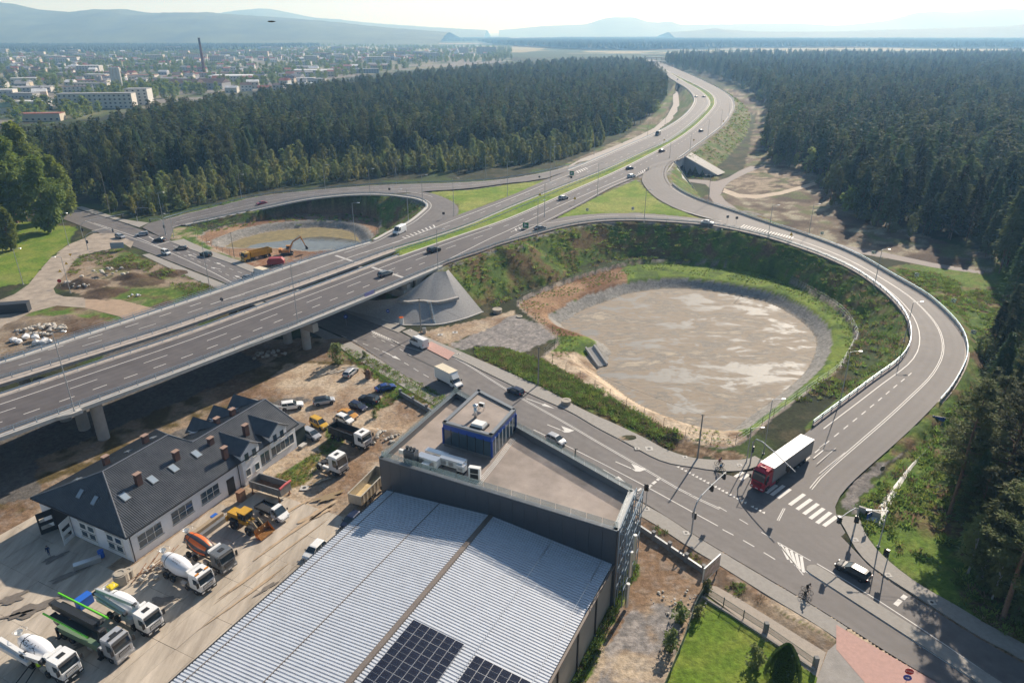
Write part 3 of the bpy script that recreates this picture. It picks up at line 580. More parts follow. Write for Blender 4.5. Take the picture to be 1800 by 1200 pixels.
zone([(1222, 1072), (1242, 1043), (1342, 1120), (1440, 1190), (1440, 1300), (1140, 1300), (1170, 1200)], lawn, soft=False)
zone([(1800, 1135), (1725, 1092), (1637, 1040), (1545, 970), (1515, 925), (1505, 900), (1540, 850), (1640, 745), (1700, 660), (1720, 600), (1640, 520), (1560, 470), (1800, 430), (2300, 500), (2300, 1300), (1980, 1235)], mix(weeds, g2+0*X[..., None], sm(n1, .5, .62)*.5))
zone([(1478, 880), (1505, 845), (1560, 800), (1620, 745), (1660, 712), (1668, 725), (1640, 745), (1590, 790), (1535, 845), (1512, 885), (1518, 905), (1490, 900)], gravel*.75)
zone([(1230, 350), (1300, 372), (1470, 440), (1740, 480), (1755, 450), (1640, 420), (1560, 390), (1480, 350), (1440, 310), (1380, 270), (1350, 200), (1330, 175), (1270, 150), (1290, 200), (1330, 200), (1310, 290), (1300, 310)], clear)
zone([(1280, 320), (1330, 345), (1410, 330), (1400, 300), (1340, 290), (1300, 305)], mix(clear, tan2*.7, sm(n2, .4, .6)))
zone([(790, 605), (850, 580), (905, 553), (980, 583), (982, 592), (915, 622), (880, 610), (840, 608), (810, 615)], gravel*.95)
zone([(735, 585), (850, 560), (905, 545), (905, 553), (850, 580), (790, 603), (800, 612), (760, 597)], dirt)
zone([(250, 400), (330, 396), (420, 420), (460, 440), (570, 460), (480, 490), (400, 457), (300, 420)], mix(weeds, dirt, sm(n2, .5, .62)*.6))
zone([(425, 462), (470, 442), (520, 435), (575, 450), (600, 470), (560, 490), (470, 487)], mix(dirt, C((.25, .13, .075))[0], sm(n2, .4, .6)))
zone([(960, 315), (1020, 282), (1080, 257), (1120, 240), (1150, 225), (1172, 205), (1180, 180), (1190, 150), (1175, 165), (1150, 200), (1100, 240), (1000, 285)], mix(clear, weeds, sm(n1, .4, .6)))
m = bank; Cc[m] = weeds[m]
m = bank & (Y > G(1200, 300, 4)[1]); Cc[m] = mix(weeds, C((.21, .19, .11))[0], sm(n2, .38, .6)*.8)[m]
m = bank & (emb > 8.1); Cc[m] = mix(gravel*.8, weeds, sm(n2, .45, .6))[m]
m = bank & (emb <= 8.1) & (Y < 260) & (X < 60); Cc[m] = mix(weeds, C((.13, .085, .04))[0], sm(n2, .4, .62)*.7)[m]
lawnm = m_med | inpoly(X, Y, GL([(976, 383), (1050, 345), (1119, 315), (1135, 333), (1160, 354), (1225, 381), (1270, 388), (1200, 379), (1125, 373), (1050, 375)], H)) | inpoly(X, Y, GL([(755, 337), (830, 333), (900, 323), (962, 316), (900, 342), (806, 377), (808, 360), (785, 347)], H))
Cc[lawnm] = lawn[lawnm]*1.15
for pond, rim, fl, apr, ltc in ((POND, RIM, FLOOR, 3.4, .24), (LPOND, LRIM, LFLOOR, 5.0, .20)):
 ins = inpoly(X, Y, rim); d, _ = polydist(X, Y, pond, True, 60); inf = inpoly(X, Y, pond)
 a = ins & ~inf; Cc[a] = mix(weeds, C((.155, .225, .03))[0], sm(n2, .36, .56)*.8)[a]
 slopec = a & (wx < G(1110, 500)[0]) & (d > apr) & (Y > G(1000, 590)[1]); Cc[slopec] = (dirt*np.array((.75, .6, .5)))[slopec]
 ap = a & (d < apr+.5*(n3-.5)) & ((rim is not RIM) | (Y > G(1000, 640, FLOOR)[1]) | (X > G(1260, 700, 0)[0])); Cc[ap] = (np.array((.30, .285, .26))*(ltc/.26)*(.85+.3*n3)[..., None])[ap]
 dr, _ = polydist(X, Y, rim, True, 30); pth = (dr < .45) & (emb < 1); Cc[pth] = mix(gravel*.85, dirt*.8, n2)[pth]
 if rim is RIM:
  nearside = a & (Y < G(1000, 640, FLOOR)[1]) & (X < G(1270, 700, 0)[0]) ; Cc[nearside] = mix(dirt, tan2*1.1+0*X[..., None], sm(n2, .3, .6))[nearside]
 Cc[inf] = C((.30, .24, .17))[0]
for (px, py, r, h, *_) in HEAPS:
 gx, gy, _ = G(px, py); q = np.hypot((X-gx)/1.6, Y-gy) < r*1.1; 
 if py < 560: Cc[q] = mix(Cc, drk+0*X[..., None], np.full(X.shape, .85))[q]
m = inpoly(wx, wy, GL([(1140, 745), (1250, 790), (1320, 800), (1290, 812), (1225, 803), (1175, 790), (1130, 765)])); Cc[m] = mix(C((.13, .085, .05))[0]+0*X[..., None], tan*.8, sm(n3, .5, .7))[m]
Cc *= (.86+.28*n3)[..., None]
nr, nc = X.shape; verts = np.stack([X, Y, Z], -1).reshape(-1, 3)
idx = np.arange(nr*nc).reshape(nr, nc); q = np.stack([idx[:-1, :-1], idx[:-1, 1:], idx[1:, 1:], idx[1:, :-1]], -1).reshape(-1, 4)
me = bpy.data.meshes.new('ground'); me.vertices.add(len(verts)); me.vertices.foreach_set('co', verts.ravel().astype(np.float32))
me.loops.add(q.size); me.loops.foreach_set('vertex_index', q.ravel().astype(np.int32)); me.polygons.add(len(q))
me.polygons.foreach_set('loop_start', np.arange(0, q.size, 4, dtype=np.int32)); me.polygons.foreach_set('use_smooth', np.ones(len(q), bool)); me.update(calc_edges=True)
ca = me.color_attributes.new('cover', 'FLOAT_COLOR', 'POINT'); ca.data.foreach_set('color', np.c_[Cc.reshape(-1, 3), np.ones(len(verts))].ravel().astype(np.float32))
mg = bpy.data.materials.new('ground_cover'); mg.use_nodes = True; n = mg.node_tree; b = n.nodes['Principled BSDF']; b.inputs['Roughness'].default_value = .95; b.inputs['Specular IOR Level'].default_value = .15
at_ = n.nodes.new('ShaderNodeAttribute'); at_.attribute_name = 'cover'; tc = n.nodes.new('ShaderNodeTexCoord')
z1 = n.nodes.new('ShaderNodeTexNoise'); z1.inputs['Scale'].default_value = 1.3; z1.inputs['Detail'].default_value = 8; z1.inputs['Roughness'].default_value = .7
mr = n.nodes.new('ShaderNodeMapRange'); mr.inputs[1].default_value = .3; mr.inputs[2].default_value = .7; mr.inputs[3].default_value = .55; mr.inputs[4].default_value = 1.45
mm = n.nodes.new('ShaderNodeVectorMath'); mm.operation = 'SCALE'; bp = n.nodes.new('ShaderNodeBump'); bp.inputs['Strength'].default_value = .7; bp.inputs['Distance'].default_value = .25
n.links.new(tc.outputs['Object'], z1.inputs['Vector']); n.links.new(z1.outputs['Fac'], mr.inputs[0]); n.links.new(at_.outputs['Color'], mm.inputs[0]); n.links.new(mr.outputs[0], mm.inputs['Scale'])
n.links.new(mm.outputs[0], b.inputs['Base Color']); n.links.new(z1.outputs['Fac'], bp.inputs['Height']); n.links.new(bp.outputs[0], b.inputs['Normal'])
me.materials.append(mg); tag(O('ground', me), kind='structure')
def ground_z(x, y):
 "height of the finished ground"
 j = int(np.clip(np.searchsorted(YS, y)-1, 0, nr-2)); hwid = YS[j]*.92+55
 i = int(np.clip((x/hwid+1)/2*(NX-1), 0, NX-2)); return float(Z[j, i])
def gz_arr(x, y):
 j = np.clip(np.searchsorted(YS, y)-1, 0, nr-2); hwid = YS[j]*.92+55; i = np.clip(((x/hwid+1)/2*(NX-1)).astype(int), 0, NX-2)
 return Z[j, i]
def fillpoly(name, P, z, m, kind='structure'):
 mb = MB(); mb.add([(p[0], p[1], z) for p in P], [tuple(range(len(P)))])
 n_ = mb.f[0]; ar = sum(P[i][0]*P[(i+1) % len(P)][1]-P[(i+1) % len(P)][0]*P[i][1] for i in range(len(P)))
 if ar < 0: mb.f = [n_[::-1]]
 return struct(name, mb, m, kind)
def mudmat():
 m = bpy.data.materials.new('basin_mud'); m.use_nodes = True; n = m.node_tree; b = n.nodes['Principled BSDF']; L = n.links.new
 tc = n.nodes.new('ShaderNodeTexCoord'); 
 def nz(s, d=7, sc3=None, dist=0):
  k = n.nodes.new('ShaderNodeTexNoise'); k.inputs['Scale'].default_value = s; k.inputs['Detail'].default_value = d; k.inputs['Roughness'].default_value = .68; k.inputs['Distortion'].default_value = dist
  if sc3: mp = n.nodes.new('ShaderNodeMapping'); mp.inputs['Scale'].default_value = sc3; L(tc.outputs['Object'], mp.inputs[0]); L(mp.outputs[0], k.inputs['Vector'])
  else: L(tc.outputs['Object'], k.inputs['Vector'])
  return k
 a = nz(.075, 10, (1, 1.7, 1), .4); r = n.nodes.new('ShaderNodeValToRGB'); e = r.color_ramp.elements
 e[0].position = .36; e[0].color = (.13, .125, .115, 1); e[1].position = .66; e[1].color = (.40, .335, .25, 1)
 for p, c in ((.45, (.15, .145, .135)), (.475, (.215, .17, .125)), (.53, (.27, .22, .165)), (.565, (.18, .165, .145)), (.61, (.31, .26, .20))): q = e.new(p); q.color = (*c, 1)
 L(a.outputs['Fac'], r.inputs[0])
 f = nz(.9, 8, (.45, 2.2, 1), .6); mx = n.nodes.new('ShaderNodeMixRGB'); mx.blend_type = 'OVERLAY'; mx.inputs[0].default_value = .75; L(r.outputs[0], mx.inputs[1]); L(f.outputs['Fac'], mx.inputs[2])
 L(mx.outputs[0], b.inputs['Base Color']); w_ = n.nodes.new('ShaderNodeMapRange'); w_.inputs[1].default_value = .43; w_.inputs[2].default_value = .5; w_.inputs[3].default_value = .6; w_.inputs[4].default_value = .85
 L(a.outputs['Fac'], w_.inputs[0]); L(w_.outputs[0], b.inputs['Roughness']); bp = n.nodes.new('ShaderNodeBump'); bp.inputs['Strength'].default_value = .25; bp.inputs['Distance'].default_value = .1
 L(f.outputs['Fac'], bp.inputs['Height']); L(bp.outputs[0], b.inputs['Normal']); return m
fillpoly('basin_mud', POND, FLOOR+.03, mudmat())
M_water = mat('shallow_water', (.16, .15, .12), .06, noise=.25, nscale=.25, spec=.6)
fillpoly('pond_reeds_mud', LPOND, LFLOOR+.02, mat('reed_mud', (.20, .16, .07), .9, noise=.3, nscale=.6))
fillpoly('pond_water', resample(GL([(430, 440), (445, 430), (500, 423), (560, 416), (600, 419), (630, 424), (632, 432), (610, 444), (585, 441), (545, 445), (500, 439), (455, 441), (430, 440)], LFLOOR), 3, 1)[:-1], LFLOOR+.05, M_water)
# ================================================================ VIADUCT, BARRIERS, ABUTMENT
EZ = V2(G(763, 471, H))
def sN(px, py, z=H): return at_s(NO, G(px, py, z))
s_ab = at_s(NO, G(775, 467, H))                      # the deck ends at the abutment
vi = T('viaduct', 'long concrete road viaduct carrying the dual carriageway over the street and waste ground', 'bridge', (0, 0, 0))
deckN = cut(NO, 0, s_ab); deckF = cut(FO, 0, at_s(FO, G(655, 427, H)))
sgnN = 1 if (other(deckN, NI)-deckN)[5, :2]@normals(deckN)[5] > 0 else -1
sgnF = 1 if (other(deckF, FI)-deckF)[5, :2]@normals(deckF)[5] > 0 else -1
mb = MB(); sweep(mb, deckN, [(.05, .0), (.0, .13), (-1.15, .13), (-1.2, -.55), (-.85, -.6), (.05, -.55)], side=sgnN)
mb.build('parapet_kerb', M_concw, vi)
mb = MB(); sweep(mb, deckF, [(.05, .0), (.0, .13), (-1.6, .13), (-1.65, -.55), (-1.2, -.6), (.05, -.55)], side=sgnF)
mb.build('parapet_kerb', M_concw, vi)
def slab(A, B, name, ov=-.85):
 Bn = other(A, B); mb = MB(); vs = []
 for a, b in zip(A, Bn):
  d = (b-a)/np.linalg.norm((b-a)[:2]); a2 = a+d*ov*-1*0
  p = lambda t, z: (a[0]+d[0]*t, a[1]+d[1]*t, H+z); W = np.linalg.norm((b-a)[:2])
  vs += [p(-.8, -.08), p(W+.3, -.08), p(W+.3, -.5), p(W-1.2, -.7), p(W-1.8, -1.75), p(1.6, -1.75), p(.9, -.7), p(-.8, -.5)]
 k = 8; mb.add(vs, [(i*k+j, i*k+(j+1) % k, (i+1)*k+(j+1) % k, (i+1)*k+j) for i in range(len(A)-1) for j in range(k)]+[tuple(range(k)), tuple(range(len(vs)-1, len(vs)-k-1, -1))])
 return mb.build(name, M_conc, vi)
slab(deckN, NI, 'deck_girder'); slab(deckF, FI, 'deck_girder')
NIb = cut(NI, 0, at_s(NI, G(703, 451, H))); FIb = cut(FI, 0, at_s(FI, G(688, 439, H)))
sn = 1 if (other(NIb, NO)-NIb)[5, :2]@normals(NIb)[5] > 0 else -1; sf = 1 if (other(FIb, FO)-FIb)[5, :2]@normals(FIb)[5] > 0 else -1
mb = MB(); sweep(mb, NIb, [(.05, 0), (0, .15), (-2.1, .15), (-2.1, -.5), (.05, -.5)], side=sn); mb.build('median_kerb', M_conck, vi)
mb = MB(); sweep(mb, FIb, [(.05, 0), (0, .15), (-2.3, .15), (-2.3, -.5), (.05, -.5)], side=sf); mb.build('median_kerb', M_conck, vi)
def pier(x, y, w2=0):
 mb = MB(); mb.lathe([(1.05, -.6), (1.05, H-1.8)], 20, (x, y, 0)); mb.build('pier_column', M_conc, vi)
ang = math.atan2(dirb[1], dirb[0])
for (px, py) in ((540, 612), (183, 770)):
 x, y, _ = G(px, py); nn = np.array((-dirb[1], dirb[0]))
 for k in range(5): pier(x+nn[0]*(k*6.6), y+nn[1]*(k*6.6))
 if px == 540:
  mb = MB(); c = np.array((x, y))+nn*(-.5); mb.M = Matrix.Translation((c[0], c[1], 0)) @ Matrix.Rotation(ang, 4, 'Z')
  mb.box((0, -1.1, 6.2), (1.7, 4.4, 2.0), top=1, ty=1); mb.box((0, 13, 6.3), (1.7, 23.8, 1.9)); mb.build('pier_cap', M_conc, vi)
for k in (-1,):
 a, b = G(183, 770), G(540, 612); x, y = a[0]*2-b[0], a[1]*2-b[1]; nn = np.array((-dirb[1], dirb[0]))
 for q in range(5): pier(x+nn[0]*(q*6.6), y+nn[1]*(q*6.6))
def bracket(px, py):
 x, y, _ = G(px, py, H); mb = MB(); mb.M = Matrix.Translation((x, y, H)) @ Matrix.Rotation(ang, 4, 'Z')
 mb.add([(-3, .3, .12), (1.0, .3, .12), (1.0, -.75, .12), (-.6, -.75, .12), (-3, .3, -.5), (1.0, .3, -.5), (1.0, -.75, -.5), (-.6, -.75, -.5)], [(3, 2, 1, 0), (4, 5, 6, 7), (0, 1, 5, 4), (1, 2, 6, 5), (2, 3, 7, 6), (3, 0, 4, 7)])
 mb.build('lamp_bracket', M_concw, vi)
bracket(131, 723); bracket(524, 570)
ab = T('abutment', 'concrete abutment with bearing blocks under the near end of the viaduct', 'abutment')
c0 = V2(G(763, 471, H)); nn = np.array((-dirb[1], dirb[0]))
mb = MB(); mb.M = Matrix.Translation((c0[0], c0[1], 0)) @ Matrix.Rotation(ang, 4, 'Z')
mb.b2(-9.5, -8.3, 1.0, 30, 1.5, H-.62); mb.ext([(-8.4, H-.62), (2.6, H-.62), (-6.9, 3.0), (-8.4, 3.0)], -.2, .35); mb.build('wing_wall', M_conc, ab)
mb = MB(); mb.M = Matrix.Translation((c0[0], c0[1], 0)) @ Matrix.Rotation(ang, 4, 'Z'); mb.b2(-13.2, -9.5, .2, 4.6, 4.0, 6.0); mb.b2(-11.6, -10.2, .4, 2.6, 6.0, 7.3); mb.build('bearing_block', M_concw, ab)
mb = MB(); mb.M = Matrix.Translation((c0[0], c0[1], 0)) @ Matrix.Rotation(ang, 4, 'Z'); mb.b2(-13.2, -9.5, 4.6, 30, 4.0, 6.4); mb.build('bearing_shelf', M_conc, ab)
apex = np.array(G(777, 478, H-.1)); base_px = [(575, 535), (620, 548), (672, 562), (705, 571), (740, 571), (765, 571), (790, 567), (820, 559), (849, 548)]
base = [np.array(G(x, y, .05)) for x, y in base_px]
M_sett = mat('grey_setts', (.34, .33, .32), .9, noise=.16, nscale=2.2, bump=.8, bscale=3.5)
cone = T('paved_cone', 'cone shaped slope of grey stone setts below the viaduct abutment', 'embankment')
top_pts = [np.array(G(x, y, z)) for x, y, z in ((620, 524, 4.0), (660, 528, 4.0), (700, 524, 5.2), (728, 505, 6.5), (758, 483, H-.6), (765, 478, H-.2), (775, 477, H-.1), (784, 477, H-.1), (788, 474, H-.1))]
mb = MB(); rows = []
bb = resample(base, 1.2, 1); tt = resample(top_pts, 1.2, 1); n = 40
bi = cut(bb, step=None); sb = arclen(bb); B_ = np.stack([np.interp(np.linspace(0, sb[-1], n), sb, bb[:, i]) for i in range(3)], 1); T_ = np.array([np.stack([np.interp(t, np.linspace(0, 1, len(top_pts)), np.array(top_pts)[:, i]) for i in range(3)]) for t in np.linspace(0, 1, n)])
K = 10
for k in range(K+1): rows.append(B_+(T_-B_)*k/K)
vs = np.concatenate(rows); mb.add(vs, [(k*n+i, k*n+i+1, (k+1)*n+i+1, (k+1)*n+i) for k in range(K) for i in range(n-1)]); mb.build('sett_slope', M_sett, cone)
mb = MB(); sweep(mb, resample(base[2:], 1.5, 1), [(-.15, -.1), (-.15, .18), (.3, .18), (.3, -.1)], side=-1); mb.build('toe_kerb', M_concw, cone)
mb = MB(); bench = resample([G(700, 527, 4.1), G(717, 530, 4.1), (G(740, 528, 4.1)), G(770, 530, 4.1), G(806, 522, 4.3)], 1, 1); sweep(mb, bench, [(-.3, -.6), (-.3, .05), (.7, .05), (.7, -.6)], side=1); mb.build('bench', M_conc, cone)
a, b = np.array(G(754, 531, 4.2)), np.array(G(762, 569, .1)); mb = MB()
dv = (b-a); 
for sx in (-.45, .45): mb.tube([(a[0]+sx, a[1], a[2]+.25), (b[0]+sx, b[1], b[2]+.25)], .05, 4)
mb.build('stair_rail', M_steelb, cone)
for k in range(14):
 p = a+dv*(k+.5)/14; mb = MB(); mb.box((p[0], p[1], p[2]+.12), (.85, .3, .12)); mb.build('stair_step', M_conc, cone)
POST = MB(); POST.box((0, 0, .5), (.10, .14, 1.0)); POST_ME = POST.mesh('post', M_steel)
PSH = MB(); PSH.box((0, 0, .36), (.08, .12, .74)); PSH_ME = PSH.mesh('post', M_steel)
def guardrail(name, label, L, hand=True, step=2.6, cat='guardrail', conc=None, side=1, group=None, beam=M_steel):
 g = T(name, label, cat, tuple(L[0]), 0, group); L0 = L-L[0]
 mb = MB(); sweep(mb, L0, [(.08, .42), (.12, .5), (.08, .58), (.12, .66), (.08, .74), (.04, .74), (.04, .42)], side=side); mb.build('rail_beam', beam, g)
 if hand: mb = MB(); sweep(mb, L0, [(-.06, .98), (.02, .98), (.02, 1.1), (-.06, 1.1)], side=side); mb.build('top_rail', beam, g)
 C_ = cut(L0, step=step)
 for p in C_: o = O('post', POST_ME if hand else PSH_ME, g, (p[0], p[1], p[2]))
 return g
guardrail('guardrail', 'steel guardrail with top rail along the near edge of the viaduct', offset(deckN, -sgnN*.45, .13), side=sgnN, step=3.4)
guardrail('guardrail', 'steel guardrail with top rail along the far edge of the viaduct', offset(deckF, -sgnF*.45, .13), side=sgnF, step=3.4)
guardrail('guardrail', 'near one of the two steel rails in the middle of the viaduct', offset(NIb, -sn*.55, .15), hand=False, side=sn, step=3.4)
guardrail('guardrail', 'far one of the two steel rails in the middle of the viaduct, the taller one', offset(FIb, -sf*.75, .15), side=sf, step=3.4)
medL = resample([tuple((a+b)/2) for a, b in zip(NI, other(NI, FI))], 4, 2); medL = cut(medL, at_s(medL, G(703, 446, H)), at_s(medL, G(1200, 138, 8)))
guardrail('guardrail', 'long steel guardrail in the grass strip between the carriageways', medL, hand=False, step=4.5, side=1)
gr2 = cut(FI, at_s(FI, G(692, 438, H)), at_s(FI, G(1240, 195, H))); guardrail('guardrail', 'guardrail with closely spaced posts on the far side of the grass median', offset(gr2, -sf*.5), hand=False, step=3.6, side=sf)
Iin = cut(NO, s_ab, at_s(NO, G(890, 423, H))); Iall = resample(np.vstack([Iin[:-2], cut(I_, at_s(I_, G(912, 420, H)), at_s(I_, G(1432, 748, .7)))]), 3, 1)
si = 1 if (O_[30, :2]-Iall[at_s(Iall, O_[30]).astype(int)//3 if False else 40, :2])@normals(Iall)[40] > 0 else -1
mb = MB(); sweep(mb, Iall, [(.1, -.3), (.1, .05), (-.6, .05), (-.6, -.4)], side=si); struct('loop_kerb', mb, M_serv)
guardrail('guardrail', 'guardrail on the inner edge of the big loop above the mud basin', offset(Iall, -si*.4, .03), hand=True, side=si, step=3.6)
so_ = 1 if (I_[60, :2]-O_[60, :2])@normals(O_)[60] > 0 else -1
Oc = cut(O_, at_s(O_, G(1176, 325, H)), at_s(O_, G(1655, 712, 1.4)))
mb = MB(); sweep(mb, Oc, [(.05, -.3), (.05, .05), (-.9, .05), (-.9, -.4)], side=so_); struct('loop_kerb', mb, M_conck)
g = T('parapet', 'white concrete parapet with steel rail round the outer edge of the big loop', 'parapet', tuple(Oc[0])); L0 = Oc-Oc[0]
C_ = cut(L0, step=3.2)
for i in range(len(C_)-1):
 mb = MB(); seg = C_[i:i+2].copy(); d = seg[1]-seg[0]; seg[1] -= d*.006; sweep(mb, seg, [(-.25, 0), (-.35, .62), (-.5, .62), (-.6, 0)], side=so_); mb.build('parapet_panel', M_concw, g)
mb = MB(); sweep(mb, L0, [(-.38, .95), (-.30, .95), (-.30, 1.07), (-.38, 1.07)], side=so_); mb.build('top_rail', M_steelb, g)
N0 = normals(C_)*so_
for p, q in zip(C_, N0): O('post', PSH_ME, g, (p[0]-q[0]*.42, p[1]-q[1]*.42, p[2]+.4))
sl_ = 1 if (LO[12, :2]-LI[12, :2])@normals(LI)[12] > 0 else -1
Lk = cut(LI, at_s(LI, G(660, 422, H)), at_s(LI, G(325, 395, .1)))
mb = MB(); sweep(mb, Lk, [(.1, -.3), (.1, .12), (-1.0, .12), (-1.0, -.4)], side=sl_); struct('loop_kerb', mb, M_concw)
guardrail('guardrail', 'guardrail on the inner edge of the left loop above the smaller pond', offset(cut(LI, at_s(LI, G(752, 364, H)), at_s(LI, G(340, 392, .3))), -sl_*.4), hand=True, side=sl_, step=4)
st_ = 1 if (TL[12, :2]-TU[12, :2])@normals(TU)[12] > 0 else -1
guardrail('guardrail', 'guardrail along the forest side of the left slip road', offset(cut(TU, 20), -st_*.8), hand=False, side=st_, step=4)
Fk = cut(FO, at_s(FO, G(1000, 300, H)), at_s(FO, G(1187, 143, 8))); mb = MB(); sweep(mb, Fk, [(.1, -.3), (.1, .1), (-1.2, .1), (-1.2, -.4)], side=sgnF); struct('highway_kerb', mb, M_concw)
guardrail('guardrail', 'guardrail along the forest side of the far carriageway', offset(Fk, -sgnF*.8), hand=False, side=sgnF, step=5)
Nk = cut(NO, at_s(NO, G(1190, 281, H)), at_s(NO, G(1200, 126, 6))); mb = MB(); sweep(mb, Nk, [(.1, -.3), (.1, .08), (-.8, .08), (-.8, -.4)], side=sgnN); struct('highway_kerb', mb, M_conck)
guardrail('guardrail', 'guardrail along the outer bend of the near carriageway towards the forest', offset(Nk, -sgnN*.5), hand=True, side=sgnN, step=5)
g = T('railing', 'thin pedestrian railing outside the far guardrail of the viaduct', 'railing', tuple(deckF[0])); L0 = offset(deckF, -sgnF*1.5, .13)-deckF[0]
for hh in (.35, .75, 1.15):
 mb = MB(); sweep(mb, L0, [(-.025, hh-.03), (.025, hh-.03), (.025, hh+.03), (-.025, hh+.03)]); mb.build('rail_bar', M_steel, g)
for p in cut(L0, step=2.2): O('post', POST_ME, g, tuple(p), 0).scale = (.5, .4, 1.15)
for L, s in ((cut(NI, at_s(NI, G(705, 451, H))), sn), (cut(FI, at_s(FI, G(690, 439, H))), sf)):
 mb = MB(); sweep(mb, L, [(.05, -.1), (.05, .03), (-.7, .03), (-.7, -.2)], side=s); struct('median_edging', mb, M_concw)
up = T('underpass_portal', 'concrete wing walls of an underpass beneath the highway, its back wall in shade', 'underpass')
M_shade = mat('shaded_wall_concrete', (.36, .38, .41), .8, noise=.08, nscale=.5)  # blue-grey of the walls in shade is put into the concrete colour
P0, P1, P3, P2 = (np.array(p) for p in UPP)
def wallrun(name, a, b, ha, hb, th, m):
 d = (b-a)[:2]; d /= np.linalg.norm(d); n = np.array((-d[1], d[0]))*th/2; q = []
 for p, h in ((a, ha), (b, hb)): q += [(p[0]-n[0], p[1]-n[1], -.6), (p[0]+n[0], p[1]+n[1], -.6), (p[0]+n[0], p[1]+n[1], h), (p[0]-n[0], p[1]-n[1], h)]
 k = MB(); k.add(q, [(0, 1, 2, 3), (7, 6, 5, 4), (0, 4, 5, 1), (1, 5, 6, 2), (2, 6, 7, 3), (3, 7, 4, 0)]); return k.build(name, m, up)
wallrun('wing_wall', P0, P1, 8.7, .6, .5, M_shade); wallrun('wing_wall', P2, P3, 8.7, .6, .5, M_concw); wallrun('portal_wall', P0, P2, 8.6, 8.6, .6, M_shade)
pm_ = P0*.5+P2*.5; dp = (P2-P0)[:2]; k = MB(); k.M = Matrix.Translation((pm_[0], pm_[1], 0)) @ Matrix.Rotation(math.atan2(dp[1], dp[0]), 4, 'Z'); Lp = np.linalg.norm(dp); k.b2(-Lp*.36, Lp*.36, -.45, .45, -.2, 4.6); k.build('black_opening_block', mat('painted_tunnel_dark', (.02, .02, .022), .9), up)  # solid block coloured near black for the darkness inside the tunnel
for a, b, ha, hb in ((P0, P1, 8.75, .65), (P2, P3, 8.75, .65)): k = MB(); k.tube([(a[0], a[1], ha), (b[0], b[1], hb)], .42, 4); k.build('wall_coping', M_concw, up)
def paved(a, b, c, d, name):
 A_ = np.linspace(a, b, 9); B_ = np.linspace(d, c, 9); k = MB(); k.add([tuple(p) for p in A_]+[tuple(p) for p in B_], [(i, i+1, 10+i, 9+i) for i in range(8)]); k.build(name, M_conc, up)
paved(G(1206, 276, 8.8), G(1262, 308, .9), G(1275, 303, .9), G(1215, 268, 8.8), 'paved_slope'); paved(G(1184, 286, 8.8), G(1222, 338, .9), G(1212, 338, 1.2), G(1172, 302, 8.8), 'paved_slope')
ov = T('overpass', 'distant grey road overpass on slim columns beyond the highway bend', 'bridge')
for (yy, x0, x1, z) in ((108, 1140, 1170, 9), (101, 1133, 1176, 9), (97, 1128, 1180, 11)):
 a, b = G(x0, yy, z), G(x1, yy, z); mb = MB(); d = Vector(b)-Vector(a); c = (Vector(a)+Vector(b))/2; mb.box(c, (d.length, 11, 1.6), rz=math.atan2(d.y, d.x)); mb.build('deck', M_concw, ov)
 if yy != 97:
  for k in range(5): mb = MB(); p = Vector(a)+d*(k+.5)/5; mb.lathe([(1., 0), (1., z-.8)], 8, (p.x, p.y, 0)); mb.build('column', M_conc, ov)
# ================================================================ HILLS, FAR WOODS, HAZE
def ridge(name, D, sky_px, base_drop, col, depth=3000, seed=1, rough=.02):
 xs = np.linspace(sky_px[0][0], sky_px[-1][0], 260); ys = np.interp(xs, [p[0] for p in sky_px], [p[1] for p in sky_px])
 mb = MB(); n = len(xs); rows = 9; vs = []
 for j in range(rows):
  t = j/(rows-1); dd = D-depth*(1-t)
  for x, y in zip(xs, ys):
   X0 = (x-900)/FPX*D*1.0; el = (57-y)/FPX*D*.98+70
   sh = math.sin(t*math.pi/2)**1.2; rr = (float(fbm(np.array(X0+j*377.), np.array(dd), D*.05, seed))-.5)*el*.5*(1-t)*t*4*.5+(float(vnoise(np.array(X0/(D*.0025)), np.array(j*3.), seed))-.5)*D*rough*.03
   vs.append((X0*(dd/D*.5+.5), dd, el*sh+rr if t > 0 else -5))
 vs += [(v[0], v[1]+depth, -5) for v in vs[-n:]]
 mb.smooth = True; mb.add(vs, [(j*n+i, j*n+i+1, (j+1)*n+i+1, (j+1)*n+i) for j in range(rows) for i in range(n-1)])
 return struct(name, mb, mat('wooded_hill', (.035, .055, .03), .95, noise=.35, nscale=.004, col2=(.07, .09, .045)))
ridge('wooded_hills', 6000, [(-500, -5), (-200, 0), (0, 5), (50, 9), (110, 15), (150, 24), (212, 28), (240, 26), (260, 24), (287, 23), (320, 28), (350, 29), (412, 27), (450, 30), (500, 33), (560, 37), (620, 42), (700, 50), (800, 57)], 0, None, 1900, 3)
ridge('distant_mountain', 10500, [(380, 50), (430, 36), (450, 29), (475, 24), (495, 22), (515, 22), (540, 27), (552, 29), (570, 33), (590, 36), (625, 38), (660, 42), (700, 45), (780, 50), (860, 54)], 0, None, 2200, 5)
ridge('distant_mountain', 13500, [(880, 54), (950, 48), (1000, 46), (1020, 45), (1045, 37), (1060, 35), (1095, 35), (1112, 41), (1130, 43), (1152, 41), (1170, 46), (1250, 45), (1350, 44), (1410, 47), (1440, 46), (1500, 40), (1545, 28), (1570, 26), (1600, 28), (1650, 24), (1680, 22), (1720, 24), (1800, 21), (1900, 18), (2200, 25)], 0, None, 2600, 7)
ridge('wooded_hills', 8000, [(1150, 57), (1200, 54), (1225, 51), (1240, 53), (1300, 56), (1420, 56), (1500, 53), (1600, 51), (1700, 47), (1800, 39), (1950, 35), (2200, 30)], 0, None, 1000, 9)
